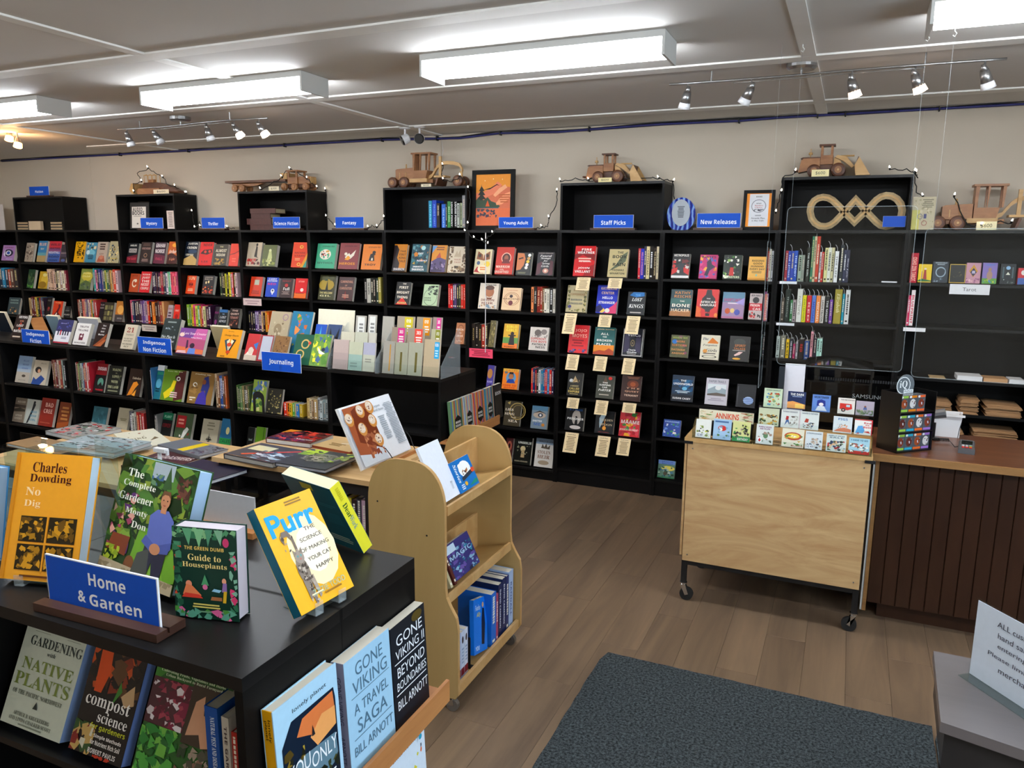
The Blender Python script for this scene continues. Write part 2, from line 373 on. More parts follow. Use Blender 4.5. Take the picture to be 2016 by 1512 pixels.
# ================================================================== room shell
R = ROOM
sub = structure(MB().box(R['x0'] - .1, R['x1'] + .1, R['y0'] - .1, R['y1'] + .1, -0.12, -0.004).build('floor', 'plank_floor', origin=(0, 0, 0)))
PW, PL = 0.182, 1.22
_px = 4.60; _k = 0; plank_meshes = {}
def plank_mesh(x0, x1, y0, y1):
    key = (round(x1 - x0, 3), round(y1 - y0, 3))
    if key not in plank_meshes:
        b = MB(); wx, wy = key; g = 0.0004; c = 0.0007
        b.v = [(g, g, -.004), (wx - g, g, -.004), (wx - g, wy - g, -.004), (g, wy - g, -.004), (g, g, -c), (wx - g, g, -c), (wx - g, wy - g, -c), (g, wy - g, -c),
               (g + c, g + c, 0), (wx - g - c, g + c, 0), (wx - g - c, wy - g - c, 0), (g + c, wy - g - c, 0)]
        b.f = [(8, 9, 10, 11)] + [(i, (i + 1) % 4, (i + 1) % 4 + 4, i + 4) for i in range(4)] + [(i + 4, (i + 1) % 4 + 4, (i + 1) % 4 + 8, i + 8) for i in range(4)]
        b.c = [None] * 9; b.mi = [0] * 9
        o = b.build('plank', 'plank_floor', sub, local=True); me = o.data; bpy.data.objects.remove(o); plank_meshes[key] = me
    return plank_meshes[key]
def lay(x0, x1, y0, y1):
    o = bpy.data.objects.new('plank', plank_mesh(x0, x1, y0, y1)); COL.objects.link(o); o.parent = sub; o.location = (x0, y0, 0)
while _px < 10.2:
    off = (-0.41 * _k) % PL; y = -5.2 - off
    while y < 0.0:
        lay(_px, _px + PW, y, min(y + PL, 0.0) if y + PL > 0 else y + PL); y += PL
    _px += PW; _k += 1
# the floor beyond the planks in view, level with them
rest = MB(); rest.box(R['x0'], 4.60, R['y0'], 0.0, -.004, -.0002); rest.box(_px, R['x1'], R['y0'], 0.0, -.004, -.0002); rest.box(4.6, _px, R['y0'], -6.45, -.004, -.0002); rest.box(R['x0'], R['x1'], 0, R['y1'], -.004, -.0002)
tag(rest.build('floor_margin', 'plank_floor', sub))

structure(MB().box(R['x0'] - .1, R['x1'] + .1, R['y1'], R['y1'] + .12, 0, R['h'] + .1).build('wall_back', 'wall_paint'))
structure(MB().box(R['x0'] - .1, R['x0'], R['y0'] - .1, R['y1'], 0, R['h'] + .1).build('wall_left', 'wall_paint'))
structure(MB().box(R['x0'], R['x1'], R['y0'] - .1, R['y0'], 0, R['h'] + .1).build('wall_front', 'wall_paint'))
rw = MB(); x0, x1 = R['x1'], R['x1'] + .1
rw.box(x0, x1, R['y0'] - .1, -6.9, 0, R['h'] + .1); rw.box(x0, x1, -2.9, R['y1'], 0, R['h'] + .1); rw.box(x0, x1, -6.9, -2.9, 0, .9); rw.box(x0, x1, -6.9, -2.9, 2.5, R['h'] + .1)
structure(rw.build('wall_right', 'wall_paint'))
wf = MB()
for y in (-6.9, -5.59, -4.28, -2.96): wf.box(x0 + .02, x1 - .02, y, y + .06, .96, 2.44)
wf.box(x0 + .02, x1 - .02, -6.9, -2.9, .9, .96); wf.box(x0 + .02, x1 - .02, -6.9, -2.9, 2.44, 2.5)
win = structure(wf.build('window_1', 'white_metal'))
for y in (-6.84, -5.53, -4.22): MB().box(x0 + .045, x0 + .051, y, y + 1.25, .96, 2.44).build('pane', 'acrylic', win)

ceil = structure(MB().box(R['x0'] - .1, R['x1'] + .1, R['y0'] - .1, R['y1'] + .1, R['h'], R['h'] + .12).build('ceiling', 'ceiling_paint', origin=(5, -3, R['h'])))
H = R['h']
def batten(x0, x1, y0, y1): MB().box(x0, x1, y0, y1, H - .009, H).build('batten', 'batten_paint', ceil)
for y, xa in ((-0.19, 1.55), (-1.42, R['x0']), (-2.66, R['x0']), (-3.88, R['x0']), (-5.1, R['x0'])): batten(xa, R['x1'], y - .052, y + .052)
for x in (2.17, 5.18, 8.21):
    for ya, yb in ((-0.168, .3), (-1.398, -.212), (-2.638, -1.442), (-3.858, -2.682), (-5.078, -3.902)): batten(x - .034, x + .034, ya + .032, yb - .032 if yb < .2 else yb)

# fluorescent fittings on the ceiling
def fitting(x, y, label, cat='ceiling light'):
    t = thing('fluorescent_light', (x, y, H), label, cat, 'fluorescent ceiling fittings')
    L, Wd, D = 1.19, 0.235, 0.105
    MB().box(x - L / 2, x + L / 2, y - Wd / 2, y + Wd / 2, H - .03, H - .001).build('tray', 'white_metal', t)
    for e in (-1, 1):
        xe = x + e * L / 2
        MB().prism([(xe - e * .0, H - .002), (xe + e * .012, H - .002), (xe + e * .012, H - D), (xe, H - D)] if e > 0 else [(xe - .012, H - .002), (xe, H - .002), (xe, H - D), (xe - .012, H - D)], y - Wd / 2, y + Wd / 2).build('end_plate', 'white_metal', t)
    MB().prism([(x - L / 2, H - .03), (x + L / 2, H - .03), (x + L / 2, H - .05), (x - L / 2, H - .05)], y - .012, y + .012).build('ridge', 'white_metal', t)
    for s in (-1, 1):
        MB().cone((x - L / 2 + .012, y + s * .058, H - .068), (x + L / 2 - .012, y + s * .058, H - .068), .019, .019, 10).build('tube', 'tube', t, smooth=True)
    return t
fitting(7.065, -2.06, 'white twin-tube fluorescent fitting in front of the security cameras, largest seen whole')
fitting(5.08, -2.0, 'white twin-tube fluorescent fitting above the flatbed toy truck')
fitting(3.03, -2.06, 'white twin-tube fluorescent fitting cut by the picture edge above the Fiction sign')
fitting(9.28, -2.14, 'white twin-tube fluorescent fitting over the till counter, cut by the picture corner')
for i, (x, y) in enumerate(((5.08, -4.6), (7.06, -4.6), (9.3, -4.6), (3.03, -4.6), (1.0, -2.06))): fitting(x, y, 'white twin-tube fluorescent fitting out of view, ' + ['over the far middle aisle', 'above the photographer', 'near the shop window', 'at the far aisle end', 'beside the glowing spot lamps'][i])

# spot tracks
def track(name_label, base, heads, x0, x1, y, z, sag, lit):
    t = thing('spotlight_track', (base[0], base[1], H), name_label, 'track light', 'spotlight tracks')
    MB().lathe((base[0], base[1], H), [(.075, -.001), (.075, -.022), (.06, -.034)], 20).build('canopy', 'steel', t, smooth=False)
    pts = [(x0 + (x1 - x0) * i / 14, y + sag * math.sin(i / 14 * math.pi * 2), z) for i in range(15)]
    MB().tube(pts, .006, 6).tube([(a, b, c - .014) for a, b, c in pts[3:12]], .003, 5).build('rail', 'steel', t, smooth=True)
    for p in (pts[2], pts[11]): MB().cone((p[0], p[1], H - .0005), (p[0], p[1], z), .004, .004, 6).build('standoff', 'steel', t)
    MB().cone((base[0], base[1], H - .03), (base[0], base[1], z), .005, .005, 6).build('standoff', 'steel', t)
    for i, (hx, dx) in enumerate(heads):
        fr = (hx - x0) / (x1 - x0); hy = y + sag * math.sin(fr * math.pi * 2)
        a = Vector((hx, hy, z - .045)); d = Vector((dx, .25, -1)).normalized()
        h = MB(); h.cone((hx, hy, z), a, .004, .004, 6); h.cone(a - d * .03, a, .008, .02, 10); h.cone(a, a + d * .055, .02, .028, 10)
        ho = h.build('spot_head', 'steel', t, smooth=True)
        b = MB(); b.cone(a + d * .055, a + d * .085, .028, .033, 12); b.cone(a + d * .085, a + d * .088, .024, .02, 12)
        b.build('lamp', 'soft_lamp' if i in lit else 'white_plastic', ho, smooth=True)
        if i in lit:
            l = bpy.data.lights.new('spot', 'SPOT'); l.energy = SPOT_POWER; l.color = (1.0, .74, .48); l.spot_size = 1.6; l.spot_blend = .8; l.shadow_soft_size = .03
            lo = bpy.data.objects.new('spot', l); lo.location = a + d * .1; lo.rotation_euler = d.to_track_quat('-Z', 'Y').to_euler(); COL.objects.link(lo)
zt = 2.72
def hx(px, py, y=-1.3): return at(px, py, y=y).x
track('brushed steel spotlight track with five heads before the infinity loop carving', (8.17, -1.3), [(hx(1354, 165), -.25), (hx(1479, 160), -.5), (hx(1678, 140), .3), (hx(1803, 125), .45), (hx(1941, 112), .35)], hx(1318, 151), hx(1985, 95), -1.3, 2.765, .012, (2, 3))
track('brushed steel spotlight track with five heads above the Mystery and Thriller signs', (3.82, -1.2), [(hx(247, 250, -1.2), .2), (hx(297, 245, -1.2), .6), (hx(411, 240, -1.2), .2), (hx(466, 235, -1.2), .6), (hx(511, 225, -1.2), .6)], hx(231, 243, -1.2), hx(526, 213, -1.2), -1.2, 2.765, .03, (3, 4))
# the lamp glowing at the picture's left edge
t = thing('spotlight', (1.2, -1.1, H), 'orange glowing spot lamp pair by the far end of the ceiling', 'track light')
for px, py in ((19, 272), (36, 285)):
    p = at(px, py, y=-1.1); sm = MB(); sm.cone((p.x, p.y, H), p + Vector((0, 0, .05)), .005, .005, 6); sm.cone(p + Vector((0, 0, .06)), p + Vector((0, 0, .01)), .014, .03, 10)
    b = MB().cone(p + Vector((0, 0, .012)), p + Vector((.004, -.01, -.02)), .03, .034, 12)
    so = sm.build('spot_head', 'steel', t); b.build('lamp', 'warm_lamp', so)
l = bpy.data.lights.new('spot', 'POINT'); l.energy = 6; l.color = (1, .6, .3); l.shadow_soft_size = .04
lo = bpy.data.objects.new('spot', l); p = at(22, 283, y=-1.12); lo.location = p - Vector((0, 0, .08)); COL.objects.link(lo)

# cable run along the top of the back wall, with clips
cable = thing('cable_bundle', (5, .28, 2.75), 'dark blue and black cable bundle clipped under the ceiling along the back wall', 'cable')
cp = [(0, 302), (60, 300), (140, 297), (235, 292), (290, 291), (370, 292), (420, 290), (560, 286), (640, 281), (752, 275), (860, 273), (905, 272), (985, 262), (1100, 260), (1160, 255), (1300, 244), (1455, 238), (1530, 232), (1610, 226), (1665, 220), (1750, 218), (1850, 211), (1925, 205), (2016, 198), (2100, 190)]
cw = [at(a, b, y=.275) for a, b in cp]
for p in cw: p.z = min(p.z, 2.803)
MB().tube(cw, .008, 6).build('blue_cable', 'cable_blue', cable, smooth=True)
MB().tube([p + Vector((0, .006, .012 + .006 * math.sin(i * 1.7))) for i, p in enumerate(cw)], .005, 6).tube([p + Vector((0, .012, -.006 * math.cos(i * 1.3))) for i, p in enumerate(cw)], .004, 6).build('black_cable', 'cord_black', cable, smooth=True)
for i in (3, 5, 7, 9, 10, 12, 14, 16, 18, 19, 21):
    p = cw[i]; MB().box(p.x - .004, p.x + .004, p.y - .014, .3, p.z - .016, p.z + .022).build('cable_clip', 'cord_black', cable)
# hidden pelmet between wall and ceiling
# two small security cameras
for px, white, lab in ((797, True, 'small white ball security camera turned aside under the ceiling'), (826, False, 'small security camera with a black face toward the room')):
    p = at(px, 251, y=-.19)
    t = thing('security_camera', (p.x, p.y, H), lab, 'camera', 'ceiling security cameras')
    MB().lathe((p.x, p.y, H), [(.045, -.0015), (.045, -.012), (.03, -.018)], 16).build('mount_plate', 'white_plastic', t)
    MB().cone((p.x, p.y, H - .015), (p.x, p.y, H - .06), .008, .008, 8).build('arm', 'white_plastic', t)
    c = Vector((p.x, p.y, H - .095)); d = Vector((-.55, -.45, -.35)).normalized() if white else Vector((.3, -1, -.22)).normalized()
    b = MB(); b.cone(c - d * .04, c - d * .03, .02, .034, 14); b.cone(c - d * .03, c + d * .02, .034, .042, 14)
    bo = b.build('camera_body', 'white_plastic', t); MB().cone(c + d * .02, c + d * .032, .041, .034, 14).build('lens_face', 'black_plastic', bo)
# vertical wall seams and a loose white wire
p0 = at(868, 268, y=.285); wire = MB().tube([p0, p0 + Vector((.02, 0, -.12)), p0 + Vector((-.005, 0, -.22)), p0 + Vector((.0, 0, -.33))], .002, 5)
tag(wire.build('loose_wire', 'white_plastic', smooth=True), 'thin white wire hanging down the wall behind the toy grader', 'wire')
for px in (868, 1808, 178):
    x = at(px, 330, y=.3).x; structure(MB().box(x - .004, x + .004, .297, .3, 0, H).build('trim_1', 'wall_paint'))

# ================================================================== bookcases
def bookcase(x0, x1, yf, yb, h, shelves, label, top=0.02, side=0.018, plinth=0.07, name='bookcase', group=None, facing=1, mat='blackwood', kick=True):
    t = thing(name, ((x0 + x1) / 2, (yf + yb) / 2, 0), label, 'bookcase', group)
    g = .0006
    yr = yb - .006 * facing
    def bx(nm, a, b, c, d, e, f, m=mat): return MB().box(a, b, min(c, d), max(c, d), e, f).build(nm, m, t)
    bx('side_panel', x0 + g, x0 + side, yf, yr, 0, h - top); bx('side_panel', x1 - side, x1 - g, yf, yr, 0, h - top)
    bx('top_panel', x0 + g, x1 - g, yf, yr, h - top, h, 'blackwood_flat')
    bx('back_panel', x0 + g, x1 - g, yr, yb, .0, h)
    for z in shelves: bx('shelf', x0 + side, x1 - side, yf + .003 * facing, yr, z - .018, z, 'blackwood_flat')
    if kick: bx('plinth', x0 + side, x1 - side, yf + .012 * facing, yf + .026 * facing, 0, shelves[-1] - .018 if shelves and shelves[-1] < .2 else plinth)
    return t
BAYS = {-1: [1.672, 1.376, 1.068], 0: [1.668, 1.374, 1.068], 1: [1.675, 1.381, 1.061], 2: [1.680, 1.383, 1.073], 3: [1.674, 1.390, 1.078], 4: [1.677, 1.394, 1.07],
        5: [1.672, 1.390, 1.07], 6: [1.664, 1.378, 1.07], 7: [1.659, 1.375, 1.060, .719, .411, .089], 8: [1.662, 1.382, 1.060, .714, .430, .120], 9: [1.667, 1.387, 1.078, .744, .462, .134],
        10: [1.672, 1.392, 1.134], 11: [1.683, 1.402, 1.064, .844, .66]}
BN = {-1: 'case against the far wall', 0: 'Fiction case', 1: 'case next after Fiction', 2: 'Mystery case', 3: 'Thriller case', 4: 'Science Fiction case', 5: 'Fantasy case',
      6: 'case under the toy grader', 7: 'Young Adult case', 8: 'Staff Picks case', 9: 'New Releases case', 10: 'case under the loop carving', 11: 'Tarot case'}
for k, sh in BAYS.items():
    sh = sh + [z for z in (.72, .42, .09) if z < sh[-1] - .15]
    x0, x1 = k * .8, (k + 1) * .8
    if k == -1: x0 = R['x0'] + .002
    bookcase(x0, x1, 0, .28, 2.02, sh, 'tall black-brown bookcase, the ' + BN[k].replace(' case', ' sign case') if 'case ' not in BN[k] else 'tall black-brown bookcase, the ' + BN[k], group='wall bookcases')
EXT = {0: 'with the Fiction sign on it', 2: 'with the Mystery sign inside', 4: 'with the Science Fiction sign inside', 6: 'with blue and green spines inside', 8: 'with the Staff Picks sign inside', 10: 'with the wooden loop carving inside'}
for k, lb in EXT.items():
    x0, x1, z0, z1 = k * .8, (k + 1) * .8, 2.0205, 2.37
    t = thing('bookcase_extension', ((x0 + x1) / 2, .14, z0), 'black-brown box unit on top of a bookcase, ' + lb, 'shelf unit', 'extension units on the bookcases')
    g = .0006
    MB().box(x0 + g, x0 + .018, 0, .274, z0, z1 - .018).build('side_panel', 'blackwood', t); MB().box(x1 - .018, x1 - g, 0, .274, z0, z1 - .018).build('side_panel', 'blackwood', t)
    MB().box(x0 + g, x1 - g, 0, .274, z1 - .018, z1).build('top_panel', 'blackwood_flat', t); MB().box(x0 + g, x1 - g, .274, .28, z0, z1).build('back_panel', 'blackwood', t)
    if k == 0: MB().box(x0 + .018, x1 - .018, .05, .06, z0, z1 - .018).build('front_panel', 'blackwood', t)

# low double row of bookcases in the middle of the shop
LB = [.95, 1.80, 2.68, 3.535, 4.40, 5.285, 6.155]; LF, LR, LK, LH = -1.45, -1.205, -.955, 1.06
LN = ['low case by the far wall', 'Indigenous Fiction low case', 'low case between Indigenous signs', 'Indigenous Non Fiction low case', 'Journaling low case', 'low case under the racks']
for i in range(6):
    bookcase(LB[i], LB[i + 1], LF, LR, LH, [.69, .33, .08], 'low black bookcase facing the shop door, the ' + LN[i], group='low bookcases')
    bookcase(LB[i], LB[i + 1], LK, LR + .001, LH, [.69, .33, .08], 'low black bookcase backing onto the ' + LN[i], group='low bookcases', facing=-1)

# foreground double unit
FX0, FX1, FF, FM, FB, FH = 6.56, 7.455, -4.575, -4.255, -3.925, 1.06
bookcase(FX0, FX1, FF, FM, FH, [.70, .38, .08], 'low black bookcase under the Home and Garden sign', top=.03, side=.022)
bookcase(FX0, FX1, FB, FM + .001, FH, [.70, .38, .08], 'low black bookcase behind the Home and Garden one, under the cat book', top=.03, side=.022, facing=-1)
bookcase(FX0 - .8, FX0 - .001, FF, FM, FH, [.70, .38, .08], 'low black bookcase left of the Home and Garden one, mostly out of frame', top=.03, side=.022)
bookcase(FX0 - .8, FX0 - .001, FB, FM + .001, FH, [.70, .38, .08], 'low black bookcase behind the unit out of frame', top=.03, side=.022, facing=-1)
# ================================================================== books on the wall shelves
LEAN = math.radians(15); BY = 0.035
SHELF_ORD = ['top', 'second', 'third', 'fourth', 'fifth', 'lowest']
used_labels = set()
def uniq(lab, alts=()):
    if lab not in used_labels: used_labels.add(lab); return lab
    for a in alts:
        l2 = lab + ', ' + a
        if l2 not in used_labels: used_labels.add(l2); return l2
    used_labels.add(lab); return lab
ORDN = ['first', 'second', 'third', 'fourth', 'fifth', 'sixth', 'seventh', 'eighth', 'ninth', 'tenth', 'eleventh', 'twelfth', 'thirteenth', 'fourteenth', 'fifteenth', 'sixteenth', 'seventeenth']
def facebook(k, a, b, top, zs, yf, bg, desc, art, where, group, lean=LEAN, t=.028, hard=False, seed=1, xmin=None, xmax=None, tw=1.0, **kw):
    """front cover between picture columns a and b (zoom k), its top at row top, standing on z = zs behind y = yf"""
    up = t * math.sin(lean); z = zs + up + .0012
    xa, xb = x_at(zx(k, a), yf, z), x_at(zx(k, b), yf, z)
    if xmin is not None: xa = max(xa, xmin + .003)
    if xmax is not None: xb = min(xb, xmax - .003)
    base = Vector(((xa + xb) / 2, yf, z)); d = Vector((0, math.sin(lean), math.cos(lean)))
    h = reach(base, d, zy(k, top)); w = xb - xa
    lab = desc + ', ' + where
    if len(lab.split()) > 16: lab = lab.replace(' shelf,', ',').replace(' low case', '')
    lab = uniq(lab)
    return book(w, h, t, bg, art, frame_matrix(base, 0, lean), lab, group, hard=hard, seed=seed, **kw)
def spines(k, a, b, top, zs, yf, cols, where, group, d=.13, name='upright_book', titles=None, xmax=None, xmin=None, jit=.02, ytop=None):
    cs = cols.split(); z = zs + .0006
    xa, xb = x_at(zx(k, a), yf, z), x_at(zx(k, b), yf, z)
    if xmax is not None: xb = min(xb, xmax - .002)
    if xmin is not None: xa = max(xa, xmin + .002)
    rn = random.Random(int(a * 7 + top)); ws = [rn.uniform(.75, 1.3) for _ in cs]; s = sum(ws); ws = [q / s * (xb - xa) for q in ws]; x = xa
    h0 = reach(Vector(((xa + xb) / 2, yf, z)), Vector((0, 0, 1)), zy(k, top))
    for i, (c, w) in enumerate(zip(cs, ws)):
        h = h0 - rn.uniform(0, jit)
        tl = (titles or {}).get(i)
        n = colname(c)
        p = colname(cs[i - 1]) if i else None; q = colname(cs[i + 1]) if i + 1 < len(cs) else None
        side = ('between a %s and a %s one' % (p, q)) if p and q else ('beside a %s one' % (p or q)) if (p or q) else 'standing alone'
        lab = uniq('%s upright book %s, %s' % (n, side, where), alts=('the %s in its row' % ORDN[min(i, 16)],))
        if len(lab.split()) > 16: lab = uniq('%s upright book, %s in its row, %s' % (n, ORDN[min(i, 16)], where))
        m = Matrix.Translation((x + w / 2, yf + rn.uniform(0, .012), z))
        lum = sum(hexc(c)[:3]) / 3
        upright(w - .0012, h, d, c, m, lab, group, title=tl, tcol='2a2422' if lum > .35 else rn.choice(['e8e0c8', 'd8c890', 'e8e8e8', 'c8b8a8']), seed=i + int(a), name=name)
        x += w
